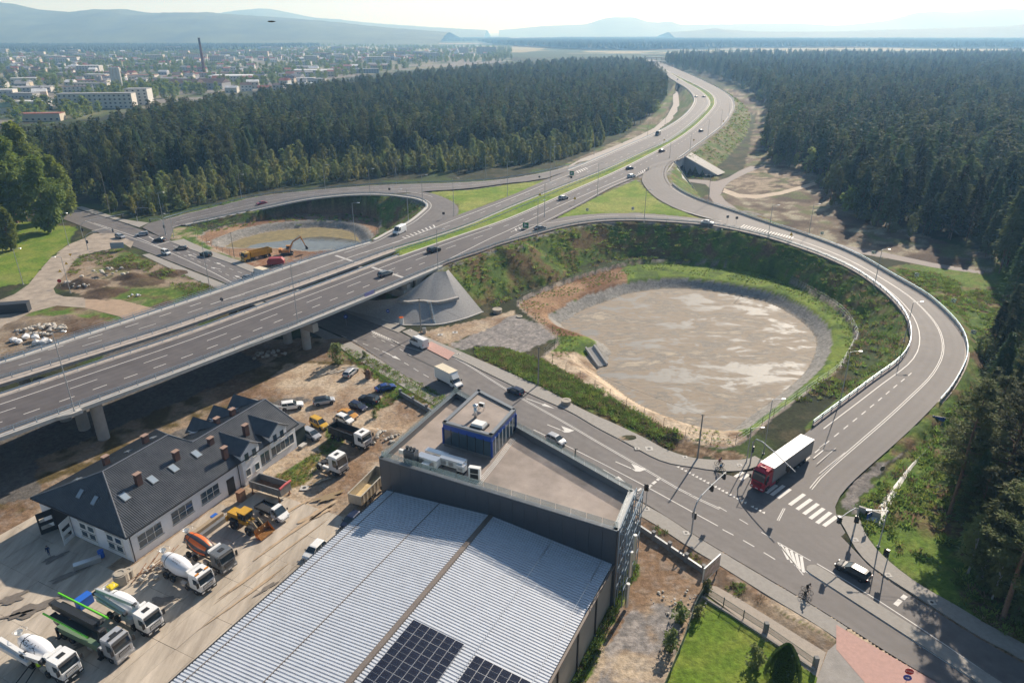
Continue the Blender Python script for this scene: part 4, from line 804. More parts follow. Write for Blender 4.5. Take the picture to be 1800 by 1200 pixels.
def canopy(name, pts, z, step, seed, col=(.03, .05, .025)):
 "far wood that reads as one mass: a canopy of pointed tops"
 P = GL(pts, z); xs = [p[0] for p in P]; ys = [p[1] for p in P]; rg = np.random.default_rng(seed)
 x0, x1, y0, y1 = min(xs), max(xs), min(ys), max(ys); nx = int((x1-x0)/step); 
 yy = []; y = y0
 while y < y1: yy.append(y); y += step*(y/y0)**1.1
 mb = MB(); gx, gy = np.meshgrid(np.arange(nx)*step+x0, yy); gx = gx+rg.uniform(-.5, .5, gx.shape)*step; gy = gy+rg.uniform(-.5, .5, gy.shape)*step
 inn = inpoly(gx, gy, P); px = gx[inn]; py = gy[inn]; hh = z*(.75+.45*rg.random(len(px)))*(.9+.2*fbm(px, py, 150, seed)); r = step*.72*(.8+.5*rg.random(len(px)))
 vs = []; fs = []; 
 o = 0
 for i in range(len(px)):
  a = rg.random()*6.28; X_, Y_, h_, r_ = px[i], py[i], hh[i], r[i]
  for k in range(4): vs.append((X_+r_*math.cos(a+k*1.571), Y_+r_*math.sin(a+k*1.571), h_*.35))
  vs.append((X_, Y_, h_)); fs += [(o+k, o+(k+1) % 4, o+4) for k in range(4)]; o += 5
 mb.add(vs, fs); return struct(name, mb, mat('far_wood', col, .95, noise=.3, nscale=.02), 'stuff')
canopy('far_forest', [(840, 68), (870, 72), (1000, 77), (1130, 78), (1250, 76), (1500, 75), (1800, 76), (2200, 76), (2200, 65), (1400, 64), (1000, 65)], 24, 19, 3)
canopy('far_forest', [(560, 70), (700, 69), (830, 69), (900, 66), (830, 64.5), (700, 65), (600, 67)], 20, 22, 4, (.04, .06, .03))
canopy('far_forest', [(-300, 84), (60, 86), (300, 85), (420, 82), (560, 78), (560, 73), (400, 73), (200, 74), (-300, 76)], 16, 15, 5, (.04, .055, .03))
hb = MB(); hb.b2(-16000, 16000, -600, 22000, -5.5, 760); ho = hb.build('haze', [])
hm = bpy.data.materials.new('haze_air'); hm.use_nodes = True; n = hm.node_tree; n.nodes.clear(); ou = n.nodes.new('ShaderNodeOutputMaterial'); pv = n.nodes.new('ShaderNodeVolumePrincipled')
pv.inputs['Color'].default_value = (.29, .58, 1, 1); pv.inputs['Absorption Color'].default_value = (1, 1, 1, 1); pv.inputs['Density'].default_value = .00018; pv.inputs['Anisotropy'].default_value = .25
n.links.new(pv.outputs[0], ou.inputs['Volume']); ho.data.materials.append(hm); ho['kind'] = 'stuff'
# ================================================================ TREES
M_bark = mat('pine_bark', (.20, .12, .075), .9, noise=.25, nscale=3); M_bark2 = mat('birch_bark', (.42, .40, .36), .9, noise=.3, nscale=4)
M_con = mat('needles', (.088, .132, .052), .75, var=.5, spec=.25); M_con2 = mat('needles_warm', (.125, .158, .058), .75, var=.45, spec=.25)
M_leaf = mat('leaves', (.22, .26, .09), .7, var=.35, spec=.3); M_leaf2 = mat('leaves_yellow', (.30, .31, .08), .7, var=.3, spec=.3); M_grn = mat('leaves_dense', (.21, .27, .06), .7, var=.25, spec=.3)
M_weed = mat('weed_leaves', (.20, .29, .07), .8, var=.45, spec=.2); M_dry = mat('dry_stalks', (.26, .20, .11), .9, var=.4)
for m_ in (M_con, M_con2, M_leaf, M_leaf2, M_grn, M_weed, M_dry):
 n = m_.node_tree; b = n.nodes['Principled BSDF']; tb = n.nodes.new('ShaderNodeBsdfTranslucent'); mx = n.nodes.new('ShaderNodeMixShader'); mx.inputs[0].default_value = .32 if m_ in (M_con, M_con2) else .45
 src = b.inputs['Base Color'].links[0].from_socket; n.links.new(src, tb.inputs[0]); n.links.new(b.outputs[0], mx.inputs[1]); n.links.new(tb.outputs[0], mx.inputs[2]); n.links.new(mx.outputs[0], n.nodes['Material Output'].inputs['Surface'])
def card(mb, c, d, L, w_, droop=0., rng=random):
 "one leaf spray: a bent four-sided blade from c along d"
 d = Vector(d).normalized(); s = d.cross(Vector((0, 0, 1))); s = s.normalized() if s.length > .1 else Vector((1, 0, 0))
 s = (s+Vector((0, 0, rng.uniform(-.5, .5)))).normalized(); c = Vector(c); e = c+d*L+Vector((0, 0, -droop*L))
 m = c+d*L*.45+Vector((0, 0, .04*L)); mb.add([c, m+s*w_/2, e, m-s*w_/2], [(0, 1, 2, 3)])
def conifer(h, r, n, seed, bottom=.25, pointy=1., L=1.1, wd=.55, trunk=.22, m=None, pine=False):
 rg = random.Random(seed); mb = MB()
 for i in range(n):
  t = rg.random()**(.85 if not pine else 1.1); z = h*(bottom+(1-bottom)*t); 
  if pine: prof = math.sin(min(1, (t*.92+.12))*math.pi)**.55*(.75+.35*math.sin(t*19+seed))
  else: prof = (1-t)**pointy*(.72+.28*((t*h*1.1) % 1))+.03
  rr = r*max(prof, .05)*rg.uniform(.25, 1.05); a = rg.uniform(0, 6.283)
  lob = 1+.28*math.sin(a*3+seed+z*.7)+.2*math.sin(a*5+z*1.3)
  rr *= lob; c = (math.cos(a)*rr, math.sin(a)*rr, z-rr*.18+rg.uniform(-.3, .3))
  card(mb, c, (math.cos(a+rg.uniform(-.7, .7)), math.sin(a+rg.uniform(-.7, .7)), rg.uniform(-.25, .55)), L*rg.uniform(.6, 1.3)*(1 if t < .85 else .6), wd*rg.uniform(.6, 1.3), .25, rg)
 tr = MB(); k = [(0, 0, 0)]; x = y = 0
 for j in range(1, 6): x += rg.uniform(-.1, .1); y += rg.uniform(-.1, .1); k.append((x, y, h*.97*j/5))
 tr.tube(k, trunk, 6, .04); 
 for j in range(10 if n > 700 else 3):
  z = h*(bottom*.8+(.9-bottom)*rg.random()); a = rg.random()*6.28; q = r*.6*(1-z/h)+.5; tr.tube([(0, 0, z), (math.cos(a)*q, math.sin(a)*q, z+.2*q)], .05, 3, .02)
 return mb, tr
def broad(h, r, n, seed, L=.6, wd=.5, base=.2, trunk=.22, clumps=14):
 rg = random.Random(seed); mb = MB(); cl = []
 for i in range(clumps):
  t = (i+.5)/clumps; z = h*(base+(1-base)*t); pr = math.sin(min(1, t*.85+.15)*math.pi)**.6; a = rg.uniform(0, 6.28); q = r*pr*rg.uniform(.25, .75)
  cl.append((math.cos(a)*q, math.sin(a)*q, z, r*rg.uniform(.32, .52)*max(.5, pr)))
 for i in range(n):
  c = cl[rg.randrange(clumps)]; d = Vector((rg.gauss(0, 1), rg.gauss(0, 1), rg.gauss(0, 1))).normalized(); q = c[3]*rg.uniform(.55, 1.1)
  p = (c[0]+d.x*q, c[1]+d.y*q, c[2]+d.z*q*.9); card(mb, p, (d.x+rg.uniform(-.8, .8), d.y+rg.uniform(-.8, .8), d.z+rg.uniform(-.8, .5)), L*rg.uniform(.6, 1.4), wd*rg.uniform(.6, 1.3), .2, rg)
 tr = MB(); tr.tube([(0, 0, 0), (.1, 0, h*.4), (0, .1, h*.85)], trunk, 6, .05)
 for c in cl[::2]: tr.tube([(0, 0, c[2]*.55), (c[0]*.5, c[1]*.5, c[2]*.8), (c[0], c[1], c[2])], .08, 4, .02)
 return mb, tr
def proto(kind, mk, mf, mt):
 mb, tr = mk; return (kind, mb.mesh(kind+'_crown', mf), tr.mesh(kind+'_trunk', mt))
LOD = {}
LOD['spruce'] = [proto('spruce', conifer(22, 3.1, 1500, s, .12, .85, 1.3, .6), M_con, M_bark) for s in (1, 2, 3, 7)]
LOD['pine'] = [proto('pine', conifer(21, 3.0, 1200, s, .42, 1, 1.15, .6, pine=True), M_con2, M_bark) for s in (4, 5, 6)]
LOD['spruce_far'] = [proto('spruce', conifer(22, 3.2, 330, s, .15, .85, 2.0, 1.1), M_con, M_bark) for s in (11, 12, 13)]
LOD['pine_far'] = [proto('pine', conifer(21, 3.1, 300, s, .38, 1, 1.9, 1.1, pine=True), M_con2, M_bark) for s in (14, 15)]
LOD['birch'] = [proto('birch', broad(12, 2.3, 900, s, .75, .55, .15), M_leaf, M_bark2) for s in (21, 22, 23)]
LOD['young'] = [proto('young_birch', broad(7, 1.7, 500, s, .7, .5, .08, .12, 9), M_leaf2, M_bark2) for s in (24, 25)]
LOD['scrub'] = [proto('scrub', broad(5.5, 2.2, 420, s, .75, .55, .02, .1, 9), M_leaf, M_bark) for s in (26, 27)]
LOD['town'] = [proto('town_tree', broad(11, 4.3, 260, s, 1.7, 1.3, .08, .3, 10), M_grn, M_bark) for s in (31, 32)]
PROTO_COL = {}
def instancer(name, P, S, Rz, protos, label=None, seed=0, trunk=True):
 "one object of many instances (stuff): points in a mesh, geometry nodes put a whole tree on each"
 key = name+str(len(PROTO_COL)); pc = bpy.data.collections.new('protos_'+key); PROTO_COL[key] = pc
 for (k, cm, tm) in protos:
  m = bpy.data.meshes.new(k+'_whole'); bm = bmesh.new(); bm.from_mesh(cm); nf = len(bm.faces); bm.from_mesh(tm)
  bm.faces.ensure_lookup_table()
  for f in bm.faces[nf:]: f.material_index = 1
  bm.to_mesh(m); bm.free(); m.materials.append(cm.materials[0]); m.materials.append(tm.materials[0]); pc.objects.link(bpy.data.objects.new('proto', m))
 me = bpy.data.meshes.new(name); me.vertices.add(len(P)); me.vertices.foreach_set('co', np.asarray(P, np.float32).ravel())
 for nm, arr in (('scl', S), ('rot', Rz)):
  a = me.attributes.new(nm, 'FLOAT', 'POINT'); a.data.foreach_set('value', np.asarray(arr, np.float32))
 a = me.attributes.new('pick', 'INT', 'POINT'); a.data.foreach_set('value', np.random.default_rng(seed).integers(0, len(protos), len(P)).astype(np.int32))
 o = O(name, me); g = bpy.data.node_groups.new(name+'_scatter', 'GeometryNodeTree'); g.interface.new_socket('Geometry', in_out='INPUT', socket_type='NodeSocketGeometry'); g.interface.new_socket('Geometry', in_out='OUTPUT', socket_type='NodeSocketGeometry')
 N = g.nodes.new; L = g.links.new; gi, go = N('NodeGroupInput'), N('NodeGroupOutput'); m2p = N('GeometryNodeMeshToPoints'); iop = N('GeometryNodeInstanceOnPoints'); ci = N('GeometryNodeCollectionInfo')
 ci.inputs['Collection'].default_value = pc; ci.inputs['Separate Children'].default_value = True; ci.inputs['Reset Children'].default_value = True
 def na(nm, t): k = N('GeometryNodeInputNamedAttribute'); k.data_type = t; k.inputs['Name'].default_value = nm; return k
 L(gi.outputs[0], m2p.inputs[0]); L(m2p.outputs[0], iop.inputs['Points']); L(ci.outputs[0], iop.inputs['Instance']); iop.inputs['Pick Instance'].default_value = True
 L(na('pick', 'INT').outputs[0], iop.inputs['Instance Index']); cx = N('ShaderNodeCombineXYZ'); L(na('rot', 'FLOAT').outputs[0], cx.inputs[2]); L(cx.outputs[0], iop.inputs['Rotation'])
 c3 = N('ShaderNodeCombineXYZ'); sa = na('scl', 'FLOAT')
 for k in range(3): L(sa.outputs[0], c3.inputs[k])
 L(c3.outputs[0], iop.inputs['Scale']); L(iop.outputs[0], go.inputs[0]); md = o.modifiers.new('scatter', 'NODES'); md.node_group = g
 o['kind'] = 'stuff'; return o
def scatter(poly, spacing, seed, world=False, z=0, jit=.45, far=None, inv=None):
 P = poly if world else GL(poly, z); xs = [p[0] for p in P]; ys = [p[1] for p in P]; rg = np.random.default_rng(seed)
 x0, x1, y0, y1 = min(xs), max(xs), min(ys), max(ys); out = []
 y = y0
 rows = []
 while y < y1:
  s = spacing if far is None else spacing*(1+max(0, y-far)/far*.35); x = np.arange(x0, x1, s); rows.append(np.stack([x, np.full(x.shape, y)], 1)+rg.uniform(-jit, jit, (len(x), 2))*s); y += s
 Q = np.concatenate(rows); return Q[inpoly(Q[:, 0], Q[:, 1], P)]
RF_edge = [(1170, 119), (1200, 125), (1240, 133), (1285, 148), (1320, 165), (1345, 187), (1352, 205), (1350, 235), (1345, 262), (1362, 285), (1400, 292), (1440, 315), (1450, 350), (1500, 380), (1545, 410), (1600, 415), (1660, 420), (1720, 440), (1752, 480), (1765, 520), (1795, 560), (1830, 620), (1900, 700), (2300, 800)]
LF_edge = [(1160, 140), (1172, 155), (1174, 165), (1168, 180), (1150, 200), (1130, 215), (1100, 232), (1060, 246), (1010, 256), (960, 262), (890, 266), (820, 269), (740, 275), (640, 282), (560, 290), (470, 302), (400, 318), (300, 340), (240, 352), (170, 350), (120, 345), (60, 330), (-60, 330), (-300, 320)]
rf = GL(RF_edge)+[G(2400, 100, 20), G(2100, 90, 20), G(1800, 86.5, 20), G(1600, 89, 20), G(1350, 87, 20), G(1172, 90, 20)]
lf = GL(LF_edge)+[G(-300, 232, 20), G(0, 222, 20), G(110, 215, 20), G(160, 208, 20), G(300, 172, 20), (*G(420, 165, 20)[:2], 0), G(500, 148, 20), G(560, 142, 20), G(640, 133, 20), G(740, 120, 20), G(850, 112, 20), G(1000, 101, 20), G(1100, 99, 20), G(1130, 100, 20)]
def where_(q):
 x = 900+FPX*q[0]/(q[1]*_c+CAMH*_s)
 for a, w_ in ((180, ' by the park'), (330, ' above the left junction'), (520, ' by the slip road'), (760, ' behind the left loop'), (960, ' near the forest track'), (1200, ' at the bend'), (1440, ' by the dirt track'), (1600, ' beyond the clearing')):
  if x < a: return w_
 return ' at the right edge' if q[1] > 120 else ' by the pavement'
def near_first(Q):
 vis = np.abs(Q[:, 0]) < Q[:, 1]*.80+8; d = np.hypot(Q[:, 0], Q[:, 1])+np.where(vis, 0, 1e5); return np.argsort(d)
def plant(Q, kinds, weights, n_ind, label, cat, group, stuffname, seed, zf=None, smin=.75, smax=1.15, far_kinds=None):
 "the largest trees in view are things with trunk and crown; the rest is one scattered mass"
 rg = np.random.default_rng(seed); od = near_first(Q); Q = Q[od]; kk = rg.choice(len(kinds), len(Q), p=weights); zz_ = gz_arr(Q[:, 0], Q[:, 1]) if zf is None else np.full(len(Q), zf)
 S = rg.uniform(smin, smax, len(Q)); Rr = rg.uniform(0, 6.28, len(Q)); 
 cnt = {}
 ind = np.zeros(len(Q), bool)
 for i in range(len(Q)):
  k = kinds[kk[i]]; c = cnt.get(k, 0)
  if c >= n_ind.get(k, 0): continue
  cnt[k] = c+1; ind[i] = True; nm, cm, tm = LOD[k][rg.integers(len(LOD[k]))]
  nm = {'spruce': 'spruce_tree', 'pine': 'pine_tree', 'birch': 'birch_tree', 'young_birch': 'young_birch_tree', 'scrub': 'bush', 'town_tree': 'broadleaf_tree'}[nm]
  wh = where_(Q[i]); e = T(nm, label[k]+wh, cat[k], (Q[i, 0], Q[i, 1], zz_[i]-.1), Rr[i], group[k]+wh); e.scale = (S[i],)*3; O('crown', cm, e); O('trunk', tm, e)
 fk = far_kinds or {}
 for j, k in enumerate(kinds):
  m = (kk == j) & ~ind
  if m.sum(): instancer(stuffname, np.c_[Q[m], zz_[m]-.1], S[m], Rr[m], LOD[fk.get(k, k)], seed=seed+j)
FK = {'spruce': 'spruce_far', 'pine': 'pine_far'}
Qr = scatter(rf, 6.2, 1, True, far=350); 
Qr = Qr[fbm(Qr[:, 0], Qr[:, 1], 16, 41, 2) > .30]
plant(Qr, ['spruce', 'pine', 'town'], [.52, .40, .08], {'spruce': 110, 'pine': 70}, {'spruce': 'tall dark spruce, front of the right forest', 'pine': 'tall pine with bare lower trunk, front of the right forest'}, {'spruce': 'tree', 'pine': 'tree'}, {'spruce': 'spruces at the edge of the right-hand forest', 'pine': 'pines at the edge of the right-hand forest'}, 'spruce_forest', 5, far_kinds=FK, smin=.6, smax=1.25)
Ql = scatter(lf, 5.6, 2, True, far=450)
Ql = Ql[fbm(Ql[:, 0], Ql[:, 1], 14, 42, 2) > .32]
plant(Ql, ['pine', 'spruce', 'town'], [.60, .24, .16], {'pine': 130, 'spruce': 60}, {'pine': 'tall pine, front of the left forest', 'spruce': 'dark spruce, front of the left forest'}, {'spruce': 'tree', 'pine': 'tree'}, {'spruce': 'spruces of the left-hand forest', 'pine': 'pines of the left-hand forest'}, 'pine_forest', 6, far_kinds=FK, smin=.55, smax=1.15)
fr = [(262, 382), (400, 350), (470, 333), (560, 322), (640, 316), (740, 304), (820, 300), (890, 294), (960, 287), (1010, 274), (1060, 256), (1060, 240), (1000, 250), (940, 256), (860, 262), (760, 268), (640, 276), (560, 284), (470, 296), (400, 310), (300, 334), (215, 345), (150, 350), (210, 374)]
plant(scatter(fr, 4.3, 3), ['birch', 'young', 'scrub'], [.3, .3, .4], {'birch': 60, 'young': 60, 'scrub': 60}, {'birch': 'slender birch in the fringe below the left forest', 'young': 'young yellow-green birch below the left forest', 'scrub': 'leafy bush in the fringe below the left forest'}, {'birch': 'tree', 'young': 'tree', 'scrub': 'bush'}, {'birch': 'birches below the left-hand forest', 'young': 'young birches below the left-hand forest', 'scrub': 'bushes below the left-hand forest'}, 'forest_fringe', 8, smin=.35, smax=1.25)
fr2 = [(1345, 265), (1360, 292), (1400, 300), (1440, 325), (1460, 360), (1520, 395), (1560, 418), (1620, 425), (1600, 410), (1540, 400), (1450, 330), (1380, 275)]
plant(scatter(fr2, 5.5, 4), ['scrub', 'birch'], [.7, .3], {'scrub': 30, 'birch': 15}, {'scrub': 'bush at the edge of cleared ground', 'birch': 'small birch at the edge of cleared ground'}, {'birch': 'tree', 'scrub': 'bush'}, {'birch': 'birches by the cleared ground', 'scrub': 'bushes by the cleared ground'}, 'clearing_scrub', 9, smin=.4, smax=.9)
BIGL = [broad(22, 6.5, 6500, s, .95, .7, .1, .45, 22) for s in (41, 42)]
BIGM = [(b[0].mesh('broadleaf_crown', M_grn), b[1].mesh('broadleaf_trunk', M_bark)) for b in BIGL]
for i, (px, py, h, lab) in enumerate([(30, 392, 1.15, 'large bright green broadleaf tree at the left edge, leftmost of the park trees'), (88, 408, .95, 'rounded broadleaf tree beside the side road, in front of the forest'), (110, 385, .85, 'broadleaf tree right beside the street at the left junction'), (-30, 430, .9, 'shaded broadleaf tree at the left edge above the park lawn'), (60, 365, 1.2, 'tall broadleaf tree behind the rounded park tree'), (-60, 380, 1.25, 'tall broadleaf tree at the left edge behind the park'), (5, 355, 1.2, 'yellow-green broadleaf tree behind the park, against the forest'), (20, 440, .5, 'small shaded broadleaf tree on the park lawn')]):
 g = G(px, py); e = T('broadleaf_tree', lab, 'tree', (g[0], g[1], g[2]), i*1.3); e.scale = (h*1.3,)*3; O('crown', BIGM[i % 2][0], e); O('trunk', BIGM[i % 2][1], e)
M_pn = M_con2
def bigpine(h, seed, n=9000):
 rg = random.Random(seed); mb = MB(); tr = MB(); tr.tube([(0, 0, 0), (.15, .1, h*.3), (.05, .25, h*.6), (.2, .15, h*.98)], .30, 8, .05)
 br = []
 for i in range(46):
  t = .30+.68*(i/45); z = h*t; a = i*2.4+rg.uniform(-.4, .4); q = (3.6*math.sin(min(1, (1.02-t)*1.5)*math.pi/2)+.4)*rg.uniform(.6, 1.1); e = (math.cos(a)*q, math.sin(a)*q, z+q*rg.uniform(-.05, .45))
  tr.tube([(.1, .1, z), (e[0]*.5, e[1]*.5, z+(e[2]-z)*.3), e], .07, 4, .015); br.append((z, a, q, e))
 for i in range(n):
  z, a, q, e = br[rg.randrange(len(br))]; s = rg.uniform(.35, 1.05); p = Vector((e[0]*s, e[1]*s, z+(e[2]-z)*s))+Vector((rg.gauss(0, .34), rg.gauss(0, .34), rg.gauss(0, .2)))
  card(mb, p, (math.cos(a)+rg.uniform(-1, 1), math.sin(a)+rg.uniform(-1, 1), rg.uniform(-.2, .9)), rg.uniform(.28, .6), rg.uniform(.12, .26), 0, rg)
 return mb.mesh('pine_crown', M_pn), tr.mesh('pine_trunk', M_bark)
BP = [bigpine(21, 51), bigpine(23, 52)]
pines = [(1668, 905, 1.0, 'tall pine with long bare reddish trunk, nearest the white stream'), (1763, 1085, .98, 'dark pine whose trunk shadow crosses the pavement at the bottom right'), (1745, 900, 1.05, 'tall pine behind the reddish-trunked one, right foreground'), (1830, 1010, 1.1, 'dark pine at the lower right edge of the photo'), (1795, 850, 1.05, 'dark pine at the right edge above the lowest pines'), (1840, 900, 1.15, 'pine cut by the right edge of the photo'), (1720, 830, .8, 'shorter pine in the right foreground among its taller neighbours'), (1870, 1130, 1.1, 'pine beside the pavement at the bottom right corner'), (1800, 740, 1.0, 'pine at the right edge below the forest corner'), (1850, 800, 1.1, 'pine at the right edge beside the green verge'), (1700, 960, .6, 'low pine in the dense thicket beside the pavement'), (1900, 980, 1.2, 'outermost pine of the right foreground')]
for i, (px, py, s, lab) in enumerate(pines):
 g = G(px, py); e = T('pine_tree', lab, 'tree', (g[0], g[1], -.1), i*1.7); e.scale = (s*1.12,)*3; O('crown', BP[i % 2][0], e); O('trunk', BP[i % 2][1], e)
th = [(1660, 930), (1690, 1000), (1740, 1060), (1800, 1105), (1950, 1190), (2200, 1150), (2000, 800), (1820, 700), (1760, 760), (1700, 860)]
plant(scatter(th, 2.9, 6), ['birch', 'scrub'], [.45, .55], {'birch': 90, 'scrub': 110}, {'birch': 'young broadleaf tree in the thicket under tall pines', 'scrub': 'bush in the thicket under tall pines'}, {'birch': 'tree', 'scrub': 'bush'}, {'birch': 'young trees under the right-hand pines', 'scrub': 'bushes under the right-hand pines'}, 'thicket', 12, smin=.45, smax=.85)
rg2 = [(1650, 900), (1690, 990), (1740, 1050), (1800, 1100), (2000, 1200), (2200, 1100), (1950, 760), (1800, 640), (1745, 640), (1735, 720), (1690, 800)]
plant(scatter(rg2, 7.5, 16), ['spruce', 'pine'], [.6, .4], {'spruce': 30, 'pine': 20}, {'spruce': 'spruce standing among the foreground pines', 'pine': 'slim pine standing among the foreground pines'}, {'spruce': 'tree', 'pine': 'tree'}, {'spruce': 'spruces of the right foreground', 'pine': 'slim pines of the right foreground'}, 'foreground_trees', 17, smin=.6, smax=1.0)
sc2 = [(1700, 640), (1760, 700), (1850, 680), (1850, 600), (1780, 560)]
plant(scatter(sc2, 5, 7), ['spruce', 'scrub'], [.4, .6], {'spruce': 12, 'scrub': 30}, {'spruce': 'spruce beside the outer verge of the loop', 'scrub': 'bush on the outer verge of the loop'}, {'spruce': 'tree', 'scrub': 'bush'}, {'spruce': 'spruces by the loop verge', 'scrub': 'bushes by the loop verge'}, 'verge_scrub', 13, smin=.4, smax=.8)
def tuft(seed, n=24, h=.5, m=M_weed, spread=.45, wd=.12):
 rg = random.Random(seed); mb = MB()
 for i in range(n):
  a = rg.random()*6.28; q = rg.random()*spread; card(mb, (math.cos(a)*q, math.sin(a)*q, h*.05), (math.cos(a)*rg.uniform(.2, 1), math.sin(a)*rg.uniform(.2, 1), rg.uniform(.5, 1.4)), h*rg.uniform(.6, 1.2), wd*rg.uniform(.6, 1.5), .15, rg)
 e = MB(); e.tube([(0, 0, 0), (0, 0, h*.3)], .01, 3); return ('tuft', mb.mesh('tuft', m), e.mesh('stem', m))
TG = [tuft(s, 26, .5, wd=.12) for s in (1, 2, 3)]+[tuft(4, 14, .5, M_dry, wd=.09)]; TD = [tuft(s, 12, .7, M_dry, wd=.08) for s in (5, 6)]+[tuft(7, 24, .5, wd=.13)]
def weeds_on(name, poly, sp, seed, pr=TG, smin=.6, smax=1.6, thr=.42, ns=5, cond=None, world=False, z=0):
 Q = scatter(poly, sp, seed, world=world, z=z); m = fbm(Q[:, 0], Q[:, 1], ns, seed+5) > thr
 if cond is not None: m &= cond(Q)
 Q = Q[m]; rg = np.random.default_rng(seed); return instancer(name, np.c_[Q, gz_arr(Q[:, 0], Q[:, 1])-.05], rg.uniform(smin, smax, len(Q)), rg.uniform(0, 6.28, len(Q)), pr, seed=seed)
weeds_on('verge_weeds', [(835, 612), (880, 612), (955, 634), (1060, 690), (1140, 735), (1200, 770), (1180, 788), (1140, 765), (1090, 742), (1020, 712), (950, 678), (880, 645), (838, 626)], .55, 1, TG, .8, 1.7, .2)
weeds_on('verge_weeds', [(1505, 893), (1545, 852), (1640, 748), (1668, 725), (1705, 680), (1730, 640), (1690, 560), (1640, 520), (1570, 470), (1640, 480), (1760, 520), (1830, 640), (1700, 860), (1660, 930), (1700, 1010), (1800, 1110), (1800, 1130), (1725, 1090), (1590, 1005), (1530, 940)], 1.0, 2, TG, .8, 1.9, .38)
weeds_on('embankment_weeds', [tuple(p) for p in offset(Iall, -si*1.5)]+[tuple(p) for p in offset(Iall, -si*19)[::-1]], 1.15, 3, TG+TD, .8, 2.0, .40, 4, world=True, cond=lambda Q: ~inpoly(Q[:, 0], Q[:, 1], RIM) & (Q[:, 1] > 128))
weeds_on('basin_grass', [tuple(p) for p in RIM], 1.0, 4, TG, .4, .8, .42, 6, world=True, cond=lambda Q: (Q[:, 1] > 0) & (polydist(Q[:, 0], Q[:, 1], POND, True, 60)[0] > 6) & ~inpoly(Q[:, 0], Q[:, 1], POND))
weeds_on('verge_weeds', [(1112, 912), (1128, 905), (1345, 1055), (1300, 1052), (1262, 1030), (1225, 990), (1160, 940)], .6, 5, TG+TD, .5, 1.1, .45)
weeds_on('yard_weeds', [(1080, 1010), (1110, 985), (1122, 1000), (1090, 1060), (1050, 1150), (1010, 1220), (990, 1210), (1040, 1110)], .45, 6, TG, .6, 1.2, .3)
weeds_on('yard_weeds', [(480, 838), (560, 790), (575, 770), (560, 740), (600, 752), (580, 800), (540, 850), (505, 862)], .6, 7, TG+TD, .4, .9, .35)
weeds_on('yard_weeds', [(605, 612), (640, 622), (700, 655), (790, 700), (770, 716), (700, 690), (620, 640)], .6, 8, TG, .6, 1.2, .3)
weeds_on('waste_weeds', [(110, 490), (140, 450), (215, 437), (260, 460), (385, 508), (372, 525), (330, 530), (310, 505), (250, 475), (200, 470), (150, 475)], 1.0, 9, TG+TD, .8, 1.7, .42)
weeds_on('waste_weeds', [(665, 680), (715, 690), (690, 712), (662, 722), (645, 712)], .6, 10, TG, .5, 1.2, .35)
weeds_on('bank_weeds', [tuple(p) for p in offset(Nk, -sgnN*2)]+[tuple(p) for p in offset(Nk, -sgnN*15)[::-1]], 2.6, 11, TD+TG, 1.2, 2.4, .4, 9, world=True)
weeds_on('bank_weeds', [tuple(p) for p in offset(Lk, -sl_*2)]+[tuple(p) for p in offset(Lk, -sl_*14)[::-1]], 1.8, 12, TG+TD, .9, 1.8, .4, 6, world=True)
# ================================================================ BUILDINGS OF THE FOREGROUND
M_clad = mat('anthracite_cladding', (.075, .085, .10), .45, .4, noise=.06, nscale=.8)
M_cap = mat('grey_coping', (.22, .235, .25), .45, .4); M_roof = mat('zinc_sheet', (.56, .59, .64), .5, .0, noise=.05, nscale=.6)
M_felt = mat('terrace_felt', (.28, .235, .205), .9, noise=.24, nscale=.16, col2=(.34, .285, .25), bump=.3)
M_glass = mat('window_glass', (.05, .085, .115), .06, .0, spec=.9); M_rail = mat('balustrade_glass', (.42, .52, .50), .08, alpha=.32, spec=.6)
M_blue = mat('blue_fascia', (.02, .075, .36), .3, .1); M_white = mat('white_render', (.84, .85, .88), .85, noise=.04, nscale=.6, col2=(.86, .87, .89))
M_dark = mat('dark_metal', (.03, .033, .038), .5, .2); M_wht = mat('white_paint_metal', (.78, .78, .76), .4); M_alu = mat('bare_aluminium', (.66, .67, .68), .28, .8)
M_brn = mat('brown_flashing', (.17, .14, .12), .6, .2, noise=.1, nscale=1)
M_tile = mat('graphite_tile_sheet', (.075, .080, .088), .40, .35, noise=.12, nscale=.7, col2=(.09, .095, .103)); M_brick = mat('red_brown_brick', (.105, .055, .045), .9, noise=.2, nscale=6)
M_solar = mat('solar_cells', (.016, .017, .030), .16, .1, noise=.25, nscale=1.5, spec=.7); M_solf = mat('solar_frame', (.62, .62, .62), .35, .7)
def vec(p, z=None): return np.array((p[0], p[1], p[2] if z is None else z), float)
BT = 12.4; ZT = 11.3
bl, br_, bfl, bfr = (np.array(G(*p, BT)) for p in ((667, 804), (1085, 932), (801, 687), (1114, 862)))
e1 = (br_-bl)[:2]; FLn = np.linalg.norm(e1); e1 /= FLn; e2 = np.array((-e1[1], e1[0])); A1 = math.atan2(e1[1], e1[0])
HB = T('office_block', 'anthracite clad office block with roof terrace and blue glazed penthouse', 'building', (bl[0], bl[1], 0), A1)
Lc = lambda p: (float((p[:2]-bl[:2])@e1), float((p[:2]-bl[:2])@e2))
c0_, c1_, c2_, c3_ = (0, 0), (FLn, 0), Lc(bfr), Lc(bfl)
Pp = [c0_, c1_, c2_, c3_]
mb = MB(); mb.prism(Pp, 0, ZT); mb.build('core', M_dark, HB)
mb = MB(); mb.prism([(x*.985+.2, y*.98+.15) for x, y in Pp], ZT-.02, ZT+.05); mb.build('terrace_floor', M_felt, HB)
def wallseg(a, b): a = np.array(a, float); b = np.array(b, float); d = b-a; L = np.linalg.norm(d); return a, d/L, L
pan = {}
